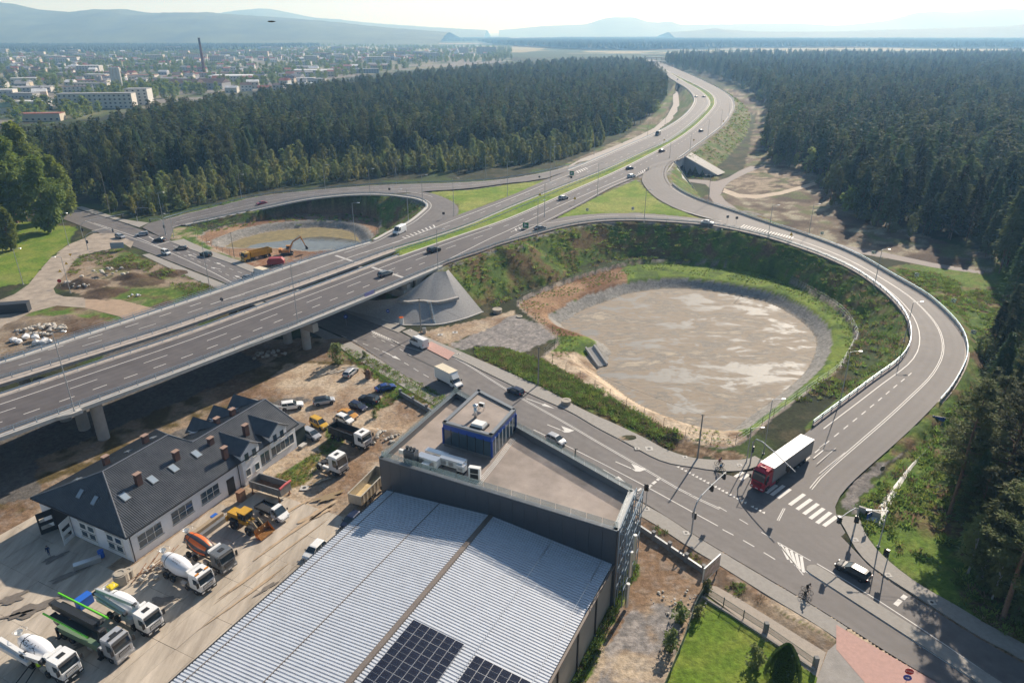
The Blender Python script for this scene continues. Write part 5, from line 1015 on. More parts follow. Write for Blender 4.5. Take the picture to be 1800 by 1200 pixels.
for (a, b) in ((c0_, c1_), (c1_, c2_), (c2_, c3_), (c3_, c0_)):
 a, d, L = wallseg(a, b); n = max(1, round(L/1.8)); w_ = L/n; k = round(w_, 4)
 m_ = MB(); m_.box((w_/2, -.06, BT/2-.1), (w_-.03, .12, BT-.2)); me_ = m_.mesh('cladding_panel', M_clad)
 for i in range(n): O('cladding_panel', me_, HB, (a[0]+d[0]*w_*i, a[1]+d[1]*w_*i, 0), math.atan2(d[1], d[0]))
 mb = MB(); mb.M = Matrix.Translation((a[0], a[1], 0)) @ Matrix.Rotation(math.atan2(d[1], d[0]), 4, 'Z')
 mb.b2(0, L, -.16, .50, BT-.1, BT+.04); mb.b2(0, L, .02, .44, ZT+.05, BT-.1); mb.build('parapet', M_cap, HB)
 n = max(1, round(L/2.2)); w_ = L/n; m_ = MB(); m_.b2(.04, w_-.04, .38, .40, 0, .95); mg_ = m_.mesh('balustrade_pane', M_rail)
 for i in range(n): O('balustrade_pane', mg_, HB, (a[0]+d[0]*w_*i, a[1]+d[1]*w_*i, BT+.05), math.atan2(d[1], d[0]))
PT = 15.6
pa, pb, pc, pd = (Lc(np.array(G(*p, PT))) for p in ((841, 684), (907, 718), (864, 765), (778, 741)))
PQ = [pd, pc, pb, pa]; cx_ = sum(p[0] for p in PQ)/4; cy_ = sum(p[1] for p in PQ)/4
shr = lambda P_, k: [(cx_+(x-cx_)*k, cy_+(y-cy_)*k) for x, y in P_]
mb = MB(); mb.prism(shr(PQ, .93), ZT+.3, PT-1.0); mb.build('room', mat('room_inside', (.10, .11, .115), .6), HB)
mb = MB(); mb.prism(shr(PQ, .99), ZT+.05, ZT+.5); mb.build('plinth', M_cap, HB)
mb = MB(); mb.prism(shr(PQ, .995), PT-1.25, PT-.35); mb.build('penthouse_roof_slab', M_blue, HB)
mb = MB(); mb.prism(shr(PQ, .93), PT-.34, PT-.28); mb.build('penthouse_roof', M_felt, HB)
for i in range(4):
 a, d, L = wallseg(PQ[i], PQ[(i+1) % 4]); rot = math.atan2(d[1], d[0]); n = max(3, round(L/1.35)); w_ = L/n
 mb = MB(); mb.M = Matrix.Translation((a[0], a[1], 0)) @ Matrix.Rotation(rot, 4, 'Z')
 mb.b2(-.02, L+.02, -.04, .55, PT-.35, PT+.02); mb.build('roof_coping', M_cap, HB)
 m_ = MB(); m_.b2(.04, w_-.04, .03, .06, 0, PT-1.05-ZT-.55); mg_ = m_.mesh('glass_pane', M_glass)
 for k in range(n):
  O('glass_pane', mg_, HB, (a[0]+d[0]*w_*k, a[1]+d[1]*w_*k, ZT+.52), rot)
 mb = MB(); mb.M = Matrix.Translation((a[0], a[1], 0)) @ Matrix.Rotation(rot, 4, 'Z')
 for k in range(n+1): mb.b2(w_*k-.05, w_*k+.05, -.03, .12, ZT+.5, PT-1.0)
 mb.build('mullions', M_dark if i != 1 else M_wht, HB)
 for e in (0, L): mb = MB(); mb.M = Matrix.Translation((a[0], a[1], 0)) @ Matrix.Rotation(rot, 4, 'Z'); mb.b2(e-.16, e+.16, -.05, .1, ZT+.5, PT-1.0); mb.build('corner_panel', M_blue, HB)
def onB(px, py, z): return Lc(np.array(G(px, py, z)))
def rooft(name, label, cat, px, py, z, group=None, rz=0):
 g = G(px, py, z); return T(name, label, cat, g, A1+rz, group)
ac = rooft('air_conditioner', 'small white air conditioner on a steel rack on the penthouse roof', 'air conditioner', 847, 720, PT-.3)
mb = MB(); mb.b2(-.45, .45, -.2, .2, .6, 1.25); mb.build('casing', M_wht, ac); mb = MB(); mb.b2(-.38, .38, -.215, -.2, .66, 1.2); mb.build('grille', M_dark, ac); mb = MB()
for x in (-.4, .4):
 for y in (-.3, .3): mb.tube([(x, y, 0), (x, y*.6, .62)], .03, 4)
mb.build('rack', M_dark, ac)
fl = rooft('flue', 'shiny steel flue with round cap on the penthouse roof', 'chimney', 836, 734, PT-.3); mb = MB(); mb.smooth = True; mb.lathe([(.26, 0), (.26, 1.9)], 14); mb.build('pipe', M_alu, fl); mb = MB(); mb.smooth = True; mb.lathe([(.26, 1.9), (.42, 2.0), (.42, 2.25), (.2, 2.4), (.02, 2.42)], 14); mb.build('cap', M_alu, fl)
sk = rooft('roof_hatch', 'white domed roof hatch with dark kerb on the penthouse roof', 'skylight', 843, 750, PT-.3); mb = MB(); mb.b2(-1.2, 1.2, -.95, .95, 0, .35); mb.build('kerb', M_dark, sk); mb = MB(); mb.box((-.1, 0, .55), (2.1, 1.6, .4), top=.88); mb.build('dome', M_wht, sk)
def hvac(label, px, py, d, name='ventilation_unit', m=M_wht, extra=True, rz=0, z=ZT+.4):
 h = rooft(name, label, 'ventilation unit', px, py, z, 'ventilation plant on the terrace', rz); mb = MB(); mb.b2(-d[0]/2, d[0]/2, -d[1]/2, d[1]/2, .1, d[2]); mb.build('casing', m, h)
 mb = MB(); mb.b2(-d[0]/2-.04, d[0]/2+.04, -d[1]/2-.04, d[1]/2+.04, d[2], d[2]+.08); mb.build('lid', M_alu, h)
 k = max(1, int(d[0]/1.2)); 
 for i in range(k): mb = MB(); x = -d[0]/2+(i+.5)*d[0]/k; mb.b2(x-.4, x+.4, -d[1]/2-.03, -d[1]/2, .3, d[2]-.2); mb.build('access_panel', M_alu, h)
 mb = MB()
 for sx in (-.4, .4): mb.b2(d[0]*sx-.1, d[0]*sx+.1, -d[1]/2, d[1]/2, -.4, .1)
 mb.build('feet', M_dark, h); return h
hvac('long white ventilation unit nearest the dark shaft on the terrace', 754, 816, (3.4, 1.2, 1.3)); hvac('low white duct unit behind the others, against the penthouse', 768, 803, (3.6, .9, .9)); hvac('long white ventilation unit in the middle of the row on the terrace', 797, 818, (3.9, 1.3, 1.2)); hvac('short white ventilation unit with side duct, right of the long ones', 812, 827, (1.2, 1.0, 1.0)); hvac('small square fan box with round outlet in front of the ventilation row', 750, 823, (1.1, .9, .9), m=M_alu)
mb = MB(); sh = rooft('ventilation_shaft', 'dark panelled ventilation shaft with cowls at the terrace corner', 'shaft', 724, 820, ZT); mb.b2(-.95, .95, -.6, .6, 0, 2.9); mb.build('casing', M_clad, sh)
for x in (-.6, 0, .6): mb = MB(); mb.lathe([(.16, 2.9), (.16, 3.15), (.26, 3.2), (.26, 3.35)], 8, (x, 0, 0)); mb.build('cowl', M_dark, sh)
ab_ = rooft('air_conditioner', 'tall white air conditioner with two dark fan grilles on the terrace', 'air conditioner', 835, 842, ZT+.1, rz=.2); mb = MB(); mb.b2(-.85, .85, -.35, .35, .2, 2.1); mb.build('casing', M_wht, ab_)
for z in (.3, 1.2): mb = MB(); mb.b2(-.6, .6, -.37, -.35, z, z+.78); mb.build('fan_grille', M_dark, ab_)
ac2 = rooft('air_conditioner', 'small white air conditioner on a rack at the left terrace corner', 'air conditioner', 708, 806, ZT+.1); mb = MB(); mb.b2(-.5, .5, -.2, .2, .9, 1.6); mb.build('casing', M_wht, ac2); mb = MB()
for x in (-.45, .45):
 for y in (-.5, .5): mb.tube([(x, y, 0), (x, y*.3, .95)], .04, 4)
mb.tube([(-.45, -.4, .3), (.45, -.4, .3)], .04, 4); mb.build('rack', M_alu, ac2)
cb = T('cable_run', 'bundle of thin cables running across the terrace felt', 'cables', G(835, 850, ZT)); mb = MB(); g0 = np.array(G(835, 850, ZT))
for k in range(4): mb.tube([tuple(np.array(G(835+k*3.5, 850, ZT+.12))-g0), tuple(np.array(G(868+k*2.6, 812, ZT+.12))-g0), tuple(np.array(G(898+k*3, 770, ZT+.12))-g0)], .035, 4)
mb.build('cable', M_wht, cb)
mb = MB(); g0 = G(829, 846, ZT); gr = T('service_grating', 'small walkway grating beside the tall air conditioner', 'grating', g0, A1)
for k in range(5): mb.b2(-1+k*.5, -.95+k*.5, -.8, .8, .15, .2)
for k in range(4): mb.b2(-1, 1.05, -.8+k*.5, -.75+k*.5, .2, .25)
mb.build('grid', M_alu, gr)
fr_ = T('banner_scaffold', 'galvanised steel lattice standing off the right wall of the dark block', 'frame', (br_[0], br_[1], 0)); d_ = (bfr-br_)[:2]; Ld = np.linalg.norm(d_); d_ /= Ld; n_ = np.array((d_[1], -d_[0]))
fo = lambda t, o, z: (d_[0]*t+n_[0]*o, d_[1]*t+n_[1]*o, z)
for o in (.35, 1.3):
 for z in (3, 6, 9, 12, 12.9): mb = MB(); mb.tube([fo(0, o, z), fo(Ld, o, z)], .06, 4); mb.build('rail', M_steel, fr_)
for k in range(7):
 t = Ld*k/6
 for o in (.35, 1.3): mb = MB(); mb.tube([fo(t, o, .2), fo(t, o, 12.95)], .07, 4); mb.build('upright', M_steel, fr_)
 mb = MB()
 for z in (3, 6, 9, 12): mb.tube([fo(t, .35, z), fo(t, 1.3, z+1.2)], .04, 4); mb.tube([fo(t, .35, z), fo(t, 1.3, z)], .04, 4)
 mb.build('bracing', M_steel, fr_)
for t, z0, z1 in ((.3, .3, 4.2), (.6, 5.2, 9.2), (2.4, 6.5, 10.5)): mb = MB(); mb.lathe([(.26, z0), (.26, z1)], 10, fo(t, 1.9, 0)); mb.build('light_tube', M_alu, fr_)
HE, HR = 7.0, 8.5
hl = np.array(G(683, 861, HE)); hr = np.array(G(1076, 990, HE)); Wd = float((hr-hl)[:2]@e1); LH = 62
HA = T('hall', 'long low hall with ribbed zinc roof and solar panels behind the dark block', 'building', (hl[0], hl[1], 0), A1)
rx = float((np.array(G(865, 903, HR))-hl)[:2]@e1)
mb = MB(); mb.prism([(0.1, 0.2), (Wd-.1, 0.2), (Wd-.1, -LH), (.1, -LH)], 0, HE-.35); mb.build('wall_core', mat('hall_wall', (.30, .29, .27), .7, noise=.1, nscale=1), HA)
PER = .42
def ribsheet(x0, x1, z0, z1, name):
 mb = MB(); n = int((LH+.2)/PER); vs = []; prof = [(0, 0), (.16, 0), (.175, .13), (.405, .13)]
 for i in range(n):
  for (dy, dz) in prof: y = .1-(i*PER+dy); vs += [(x0, y, z0+dz-.13), (x1, y, z1+dz-.13)]
 mb.add(vs, [(2*i, 2*i+2, 2*i+3, 2*i+1) for i in range(len(vs)//2-1)]); o = mb.build(name, M_roof, HA); return o
sl = lambda x: HE+(HR-HE)*(x/rx) if x < rx else HR-(HR-HE)*((x-rx)/(Wd-rx))
cuts = [-.25, 1.1, rx*.5+.4, rx-.35]; 
for a, b in zip(cuts[:-1], cuts[1:]): ribsheet(a, b-.07, sl(a), sl(b-.07), 'roof_sheet')
cuts2 = [rx+.35, rx+(Wd-rx)*.53, Wd-1.3, Wd+.1]
for a, b in zip(cuts2[:-1], cuts2[1:]): ribsheet(a, b-.07, sl(a), sl(b-.07), 'roof_sheet')
for a in cuts[1:-1]+cuts2[1:-1]: mb = MB(); mb.b2(a-.1, a+.0, -LH, .1, sl(a)-.02, sl(a)+.035); mb.build('joint_strip', M_alu if a > rx else M_brn, HA)
mb = MB(); mb.ext([(rx-.38, sl(rx-.38)+.01), (rx-.3, sl(rx)+.12), (rx+.3, sl(rx)+.12), (rx+.38, sl(rx+.38)+.01)], -LH, .1); mb.build('ridge_cap', M_brn, HA)
mb = MB(); mb.b2(Wd+.1, Wd+.38, -LH, .1, HE-.32, HE-.1); mb.build('gutter', M_brn, HA)
mb = MB(); mb.b2(-.55, -.25, -LH, .1, HE-.35, HE-.12); mb.build('gutter', M_dark, HA)
m_ = MB(); m_.box((.05, -3.0, 3.1), (.1, 5.85, 6.2)); pm_ = m_.mesh('wall_panel', mat('grey_wall_panel', (.27, .26, .24), .6, .2, noise=.08, nscale=.6))
m_ = MB(); m_.box((.16, 0, 3.3), (.22, .22, 6.6)); cm_ = m_.mesh('wall_column', M_dark); m_ = MB(); m_.box((.12, -3.0, 6.35), (.06, 4.2, .5)); wm_ = m_.mesh('strip_window', M_glass)
for i in range(10):
 O('wall_panel', pm_, HA, (Wd, -6*i, 0)); O('wall_column', cm_, HA, (Wd, -6*i, 0)); O('strip_window', wm_, HA, (Wd, -6*i, 0))
def hx(px, py): q = np.array(G(px, py, HR-.1)); return float((q-hl)[:2]@e1), float((q-hl)[:2]@e2)
m_ = MB(); m_.b2(.02, 1.08, -1.735, -.015, .0, .04); solm = m_.mesh('solar_panel', M_solar)
m_ = MB()
for (x0, x1, y0, y1) in ((0, .02, -1.75, 0), (1.08, 1.10, -1.75, 0), (.02, 1.08, -.015, 0), (.02, 1.08, -1.75, -1.735), (.03, 1.07, -.885, -.875)): m_.b2(x0, x1, y0, y1, 0, .05)
solf = m_.mesh('frame', M_solf)
sarr = T('solar_array', 'dark solar panel field beside the ridge of the ribbed hall roof', 'solar panels', (hl[0], hl[1], 0), A1); sarr2 = T('solar_array', 'second solar panel field nearer the right eave of the ribbed hall roof', 'solar panels', (hl[0], hl[1], 0), A1)
sp = math.atan((HR-HE)/(Wd-rx))
for (px, py, nc, nr, S_) in ((727, 1090, 6, 9, sarr), (836, 1144, 6, 8, sarr2)):
 x0, y0 = hx(px, py)
 for i in range(nc):
  for j in range(nr):
   x = x0+i*1.12; o = O('solar_panel', solm, S_, (x, y0-j*1.765, sl(x)+.12)); o.rotation_euler = (0, sp, 0); f = O('frame', solf, o)
q0 = np.array(G(221, 945, 5.0)); q1 = np.array(G(429, 807, 5.0)); A2 = math.atan2(*(q1-q0)[:2][::-1]); MH = Matrix.Translation((q0[0], q0[1], 0)) @ Matrix.Rotation(A2, 4, 'Z')
WH = T('workshop_house', 'white rendered workshop with graphite hip and gable roof, chimneys and skylights', 'building', (q0[0], q0[1], 0), A2)
E0 = 5.0; K = .43; W1, U1, W2, U2 = 21.4, 22.4, 14.8, 35.3; R1z, R2z = E0+K*10.7, E0+K*7.4; RA, RB = 5.4, 17.1
mb = MB(); mb.prism([(.6, .6), (U1-.6, .6), (U1-.6, W1-.6), (.6, W1-.6)], 0, E0-.02); mb.build('wall', M_white, WH)
mb = MB(); mb.prism([(U1-.6, .6), (U2-.5, .6), (U2-.5, W2-.6), (U1-.6, W2-.6)], 0, E0-.03); mb.build('wall', M_white, WH)
mb = MB(); mb.ext([(.62, E0-.03), (W2-.62, E0-.03), (W2/2, R2z-.12)], U2-.9, U2-.5, 'x'); mb.build('gable', M_white, WH)
def slope(mbx, pts, name, mm=M_tile, th=.14):
 v = [Vector(p) for p in pts]; nrm = (v[1]-v[0]).cross(v[2]-v[0]).normalized(); nrm = nrm if nrm.z > 0 else -nrm; n = len(v)
 mbx.add([p for p in v]+[p-nrm*th for p in v], [tuple(range(n)), tuple(range(2*n-1, n-1, -1))]+[(i, n+i, n+(i+1) % n, (i+1) % n) for i in range(n)])
def ribs(mbx, lo, hi, a0, a1, P, step=.31, h=.055, wd=.12):
 "raised ribs running up a slope: lo(a), hi(a) give the distances along the slope, P(a, d) the point"
 a = a0+step/2
 while a < a1:
  l, u = lo(a), hi(a)
  if u-l > .3:
   p = [P(a-wd/2, l, .003), P(a-wd/4, l, h), P(a+wd/4, l, h), P(a+wd/2, l, .003)]; q = [P(a-wd/2, u, .003), P(a-wd/4, u, h), P(a+wd/4, u, h), P(a+wd/2, u, .003)]
   mbx.add(p+q, [(0, 1, 5, 4), (1, 2, 6, 5), (2, 3, 7, 6)])
  a += step
kk_ = K
rf1 = MB(); slope(rf1, [(0, 0, E0), (U2, 0, E0), (U2, 7.4, R2z), (U1-(U1-RB)*.69, 7.4, R2z), (RB, 10.7, R1z), (RA, 10.7, R1z)], 's')
def hi_front(a):
 if a < RA: return 10.7*a/RA
 if a < RB: return 10.7
 return max(7.4, 10.7-(a-RB)*(10.7/(U1-RB)))
ribs(rf1, lambda a: .02, hi_front, 0, U2, lambda a, d, h: (a, d, E0+K*d+h)); o = rf1.build('front_roof', M_tile, WH)
rf2 = MB(); slope(rf2, [(RA, 10.7, R1z+.001), (RB, 10.7, R1z+.001), (U1, W1, E0), (0, W1, E0)], 's')
ribs(rf2, lambda a: .02, lambda a: 10.7*(a/RA if a < RA else (1 if a < RB else (U1-a)/(U1-RB))), 0, U1, lambda a, d, h: (a, W1-d, E0+K*d+h)); rf2.build('back_roof', M_tile, WH)
rf3 = MB(); slope(rf3, [(0, 0, E0-.003), (RA, 10.7, R1z), (0, W1, E0-.003)], 's'); rf3.build('hip_roof', M_tile, WH)
ribs(rf4 := MB(), lambda a: .02, lambda a: RA*(1-abs(a-10.7)/10.7), 0, W1, lambda a, d, h: (d, a, E0+(R1z-E0)/RA*d+h)); rf4.build('hip_ribs', M_tile, WH)
rf5 = MB(); slope(rf5, [(U1, W1, E0-.002), (U1, 3, E0-.002), (RB, 10.7, R1z-.002)], 's'); rf5.build('end_hip', M_tile, WH)
rf6 = MB(); slope(rf6, [(U1-3, 7.4, R2z-.002), (U2, 7.4, R2z-.002), (U2, W2, E0), (U1-3, W2, E0)], 's'); ribs(rf6, lambda a: .02, lambda a: 7.4, U1-2, U2, lambda a, d, h: (a, W2-d, E0+K*d+h)); rf6.build('back_roof', M_tile, WH)
M_ridge = mat('ridge_metal', (.20, .21, .23), .4, .4)
mb = MB()
for L in ([(0, 0, E0+.05), (RA, 10.7, R1z+.06)], [(RA, 10.7, R1z+.06), (RB, 10.7, R1z+.06)], [(0, W1, E0+.05), (RA, 10.7, R1z+.06)], [(RB, 10.7, R1z+.06), (U1-(U1-RB)*.69, 7.4, R2z+.06), (U2, 7.4, R2z+.06)], [(RB, 10.7, R1z+.06), (U1, W1, E0+.05)], [(U2, 0, E0+.05), (U2, 7.4, R2z+.06), (U2, W2, E0+.05)]): mb.tube(L, .10, 6)
mb.build('ridge_cap', M_ridge, WH)
mb = MB(); mb.b2(-.14, U2, -.16, -.02, E0-.2, E0-.04); mb.b2(-.14, -.02, 0, W1, E0-.22, E0-.04); mb.build('gutter', M_dark, WH)
mb = MB(); mb.b2(.02, U2-.02, .02, .6, E0-.20, E0-.06); mb.b2(.02, .6, .6, W1, E0-.2, E0-.06); mb.build('soffit', mat('dark_soffit', (.05, .045, .04), .8), WH)
def dormer_front(u0, u1, top, zb=0.):
 uc = (u0+u1)/2; d = MB(); d.prism([(u0+.1, -.05), (u1-.1, -.05), (u1-.1, .59), (u0+.1, .59)], zb, top-.5); d.prism([(u0+.1, .59), (u1-.1, .59), (u1-.1, 4.2), (u0+.1, 4.2)], E0-.3, top-.5); o = d.build('dormer', M_white, WH)
 rz_ = top+1.0; vr = (rz_-E0)/K; ve = (top-.6-E0)/K
 d = MB(); slope(d, [(u0-.35, .1, top-.6), (uc, .1, rz_), (uc, vr, rz_)], 's'); slope(d, [(u1+.35, .1, top-.6), (uc, .1, rz_), (uc, vr, rz_)], 's')
 d2 = MB(); slope(d2, [(u0-.35, -.4, top-.6), (uc, -.4, rz_), (uc, vr, rz_), (u0-.35, ve, top-.6)], 's'); slope(d2, [(u1+.35, -.4, top-.6), (uc, -.4, rz_), (uc, vr, rz_), (u1+.35, ve, top-.6)], 's'); d2.build('dormer_roof', M_tile, WH)
 d3 = MB(); d3.add([(u0+.1, -.05, top-.55), (u1-.1, -.05, top-.55), (uc, -.05, rz_-.15), (u0+.1, .9, top-.55), (u1-.1, .9, top-.55), (uc, .9, rz_-.15)], [(0, 1, 2), (5, 4, 3), (0, 2, 5, 3), (1, 4, 5, 2)]); d3.build('dormer_gable', M_white, WH)
 d4 = MB(); d4.tube([(uc, -.42, rz_+.04), (uc, vr, rz_+.04)], .07, 5); d4.tube([(u0-.35, -.42, top-.55), (uc, -.42, rz_+.02), (u1+.35, -.42, top-.55)], .06, 5); d4.build('dormer_ridge', M_ridge, WH)
 return uc
def win(parent, u0, u1, z0, z1, nx=2, nz=1, v=.6, ax='u', fr=M_wht, sill=True):
 "window set in the front wall (ax u) or in the end wall (ax v)"
 f = MB(); P = (lambda a, b, c0, c1, d0, d1: (a, b, v-c1, v-c0, d0, d1)) if ax == 'u' else (lambda a, b, c0, c1, d0, d1: (v-c1, v-c0, a, b, d0, d1))
 fw = .07; xs = np.linspace(u0, u1, nx+1); zs = np.linspace(z0, z1, nz+1)
 for x in xs: f.b2(*P(x-fw/2, x+fw/2, .01, .06, z0, z1))
 for z in zs: f.b2(*P(u0-fw/2, u1+fw/2, .012, .058, z-fw/2, z+fw/2))
 fo_ = f.build('window', fr, parent)
 for i in range(nx):
  for j in range(nz): m = MB(); m.b2(*P(xs[i]+.035, xs[i+1]-.035, .005, .03, zs[j]+.035, zs[j+1]-.035)); m.build('pane', M_glass, fo_)
 if sill: m = MB(); m.b2(*P(u0-.1, u1+.1, .0, .22, z0-.14, z0-.06)); m.build('sill', M_concw, fo_)
 return fo_
dormer_front(21.4, 25.6, 6.8); dormer_front(28.0, 32.2, 6.8, 3.7)
for u in (22.2, 23.9, 28.8, 30.5): win(WH, u, u+.95, 4.5, 5.9, 1, 1, -.05)
win(WH, 1.9, 5.9, 1.5, 3.6, 3, 2); win(WH, 7.7, 11.6, 1.6, 3.7, 3, 2); win(WH, 13.2, 16.8, 1.6, 3.6, 3, 2)
win(WH, 22.0, 23.0, 1.6, 2.9, 1, 1, -.05); win(WH, 24.0, 25.0, 1.6, 2.9, 1, 1, -.05); win(WH, 25.9, 28.1, 1.3, 3.4, 2, 1); win(WH, 28.6, 34.2, 1.5, 3.4, 5, 1)
mb = MB(); mb.b2(18.4, 19.9, .5, .6, .1, 2.9); mb.build('door', M_dark, WH)
for u in (21.0, 25.8, .75): mb = MB(); mb.tube([(u, .45, E0-.15), (u, .45, .1)], .07, 6); mb.build('downpipe', M_dark, WH)
def gate(v0, v1, opened=False):
 n = 2; w_ = (v1-v0)/n
 for i in range(n):
  g = MB(); a, b = v0+i*w_+.02, v0+(i+1)*w_-.02; g.b2(.50, .58, a, b, .1, 3.9); o = g.build('gate_leaf', M_wht, WH)
  for z in (1.2, 2.6): m = MB(); m.b2(.46, .50, a+.3, b-.3, z, z+.8); m.build('pane', M_glass, o)
  m = MB()
  for z in (.15, 1.0, 2.2, 3.8): m.b2(.47, .495, a, b, z-.03, z+.03)
  m.build('gate_frame', M_dark, o)
gate(2.0, 5.6); gate(8.0, 11.6)
mb = MB(); mb.b2(.45, .62, 13.6, 17.6, .0, 3.9); mb.build('black_gateway_plate', mat('painted_dark_inside', (.012, .012, .013), .9), WH)  # plate on the closed wall, coloured near black for the unlit interior
for (v, a, lab) in ((13.6, R(200), 1), (17.6, R(160), 2)):
 e = MB(); e.M = Matrix.Translation((.5, v, 0)) @ Matrix.Rotation(a, 4, 'Z'); mm_ = M_wht if lab == 1 else M_dark
 for (x0, x1, z0, z1) in ((0, 2.2, .1, .9), (0, 2.2, 1.6, 2.2), (0, 2.2, 2.9, 3.9), (0, .25, .9, 1.6), (1.95, 2.2, .9, 1.6), (0, .25, 2.2, 2.9), (1.95, 2.2, 2.2, 2.9)): e.b2(x0, x1, -.05, .05, z0, z1)
 o = e.build('open_gate_leaf', mm_, WH)
def chim(px, py, v, z_):
 "brick chimney standing on the roof slope"
 g = np.array(G(px, py, z_)); u = float((g-q0)[:2]@np.array((math.cos(A2), math.sin(A2)))); v = float((g-q0)[:2]@np.array((-math.sin(A2), math.cos(A2))))
 c = MB(); c.b2(u-.45, u+.45, v-.33, v+.33, z_-1.0, z_+1.05); o = c.build('chimney', M_brick, WH); c = MB(); c.b2(u-.55, u+.55, v-.42, v+.42, z_+1.05, z_+1.17); c.build('chimney_cap', mat('chimney_cap', (.33, .22, .17), .9), o)
for px, py, z_ in ((243, 843, 8.3), (310, 803, 8.1), (371, 779, 7.4), (395, 796, 6.9), (432, 756, 7.4), (256, 775, 8.6), (187, 812, 8.6), (409, 728, 7.6), (382, 744, 7.4)): chim(px, py, 0, z_)
def skyl(px, py, z_, back=False, hip=False, wd=.6, ln=1.1):
 g = np.array(G(px, py, z_)); u = float((g-q0)[:2]@np.array((math.cos(A2), math.sin(A2)))); v = float((g-q0)[:2]@np.array((-math.sin(A2), math.cos(A2))))
 if hip: zz_ = E0+(R1z-E0)/RA*u; tl = Matrix.Rotation(-math.atan((R1z-E0)/RA), 4, 'Y')
 else: zz_ = E0+K*(W1-v if back else v); tl = Matrix.Rotation((-1 if back else 1)*math.atan(K), 4, 'X')
 c = MB(); c.M = Matrix.Translation((u, v, zz_+.05)) @ tl; c.box((0, 0, .06), ((wd, ln, .14) if not hip else (ln, wd, .14))); o = c.build('skylight', M_cap, WH)
 c = MB(); c.M = Matrix.Translation((u, v, zz_+.05)) @ tl; c.box((0, 0, .14), ((wd-.16, ln-.2, .03) if not hip else (ln-.2, wd-.16, .03))); c.build('pane', mat('skylight_glass', (.30, .36, .42), .08, spec=.9), o)
for px, py in ((220, 877), (269, 847), (306, 826), (346, 801)): skyl(px, py, E0+K*4.5, wd=1.1, ln=1.6)
for px, py in ((141, 866), (166, 877)): skyl(px, py, 7.2, hip=True, wd=.9, ln=1.4)
for px, py in ((135, 839), (225, 791), (267, 766)): skyl(px, py, 8.2, back=True, wd=.9, ln=1.5)
for (px, py) in ((352, 742), (387, 721), (424, 702)):
 g = np.array(G(px, py, 6.9)); u = float((g-q0)[:2]@np.array((math.cos(A2), math.sin(A2)))); top = 8.0; d = MB(); slope(d, [(u-2.3, W2+.2, 5.4), (u, W2+.2, 7.7), (u, 8.2, 7.7)], 's'); slope(d, [(u+2.3, W2+.2, 5.4), (u, W2+.2, 7.7), (u, 8.2, 7.7)], 's'); d.build('rear_dormer_roof', M_tile, WH)
 d = MB(); d.prism([(u-1.9, 11), (u+1.9, 11), (u+1.9, W2-.3), (u-1.9, W2-.3)], 4.5, 5.9); d.build('rear_dormer', M_white, WH)
mb = MB(); slope(mb, [(U2+.3, 7.6, 6.6), (U2+4.6, 7.0, 4.2), (U2+4.6, 15, 4.2), (U2+.3, 15, 6.6)], 's', th=.08); lt = T('lean_to', 'grey metal lean-to roof behind the far gable of the workshop', 'shed', (q0[0], q0[1], 0), A2); mb.build('roof', M_cap, lt)
for (u, v) in ((U2+4.4, 7.3), (U2+4.4, 14.7), (U2+.5, 7.8), (U2+.5, 14.7)): mb = MB(); mb.b2(u-.1, u+.1, v-.1, v+.1, 0, 4.1 if u > U2+4 else 6.4); mb.build('post', M_dark, lt)
ds_ = T('dark_shed', 'dark green board shed against the gable end of the workshop', 'shed', (q0[0], q0[1], 0), A2); mb = MB(); mb.b2(U2-.3, U2+2.2, .8, 4.4, 0, 3.3); mb.build('wall', mat('green_boards', (.03, .045, .04), .8), ds_); mb = MB(); slope(mb, [(U2-.45, .6, 3.4), (U2+2.5, .6, 3.4), (U2+1, 4.6, 4.8), (U2-.45, 4.6, 4.8)], 's'); mb.build('roof', M_tile, ds_)
mb = MB(); mb.b2(U2-.6, U2+.9, -.6, .35, 0, .45); st_o = tag(mb.build('entrance_step', M_concw, None), 'pale concrete block at the foot of the workshop gable', 'step'); st_o.matrix_world = MH
yard = T('concrete_yard', 'yard of large worn concrete slabs in front of the workshop', 'yard', (q0[0], q0[1], 0), A2)
M_slab = mat('worn_yard_concrete', (.37, .315, .25), .85, noise=.18, nscale=.3, col2=(.47, .41, .335), bump=.25, bscale=2, streak=(1.5, .3, 1, R(28)), var=.05, world=True)
YP = [(-200, 1700), (-320, 1100), (-60, 955), (20, 930), (85, 895), (150, 930), (241, 990), (330, 940), (410, 880), (450, 860), (480, 870), (530, 878), (600, 905), (640, 912), (560, 1000), (430, 1110), (330, 1210), (200, 1450)]
YW = [Lq for Lq in ((float((np.array(G(*p))-q0)[:2]@np.array((math.cos(A2), math.sin(A2)))), float((np.array(G(*p))-q0)[:2]@np.array((-math.sin(A2), math.cos(A2))))) for p in YP)]
sm_ = MB(); sm_.box((0, 0, -.07), (5.965, 2.965, .2)); SLM = sm_.mesh('slab', M_slab)
xs_, ys_ = np.arange(-50, 34, 6.0), np.arange(-42, 42, 3.0)
for x in xs_:
 for y in ys_:
  if inpoly(np.array([x+3.]), np.array([y+1.5]), YW)[0]:
   o = O('slab', SLM, yard, (x+3+random.uniform(-.01, .01), y+1.5, .12+random.uniform(-.012, .012)))
M_oil = mat('oil_stain', (.17, .145, .12), .6, noise=.2, nscale=1.5, world=True); M_mudst = mat('mud_stain', (.43, .32, .21), .8, noise=.2, nscale=1, world=True); M_pud = mat('puddle', (.30, .22, .12), .1)
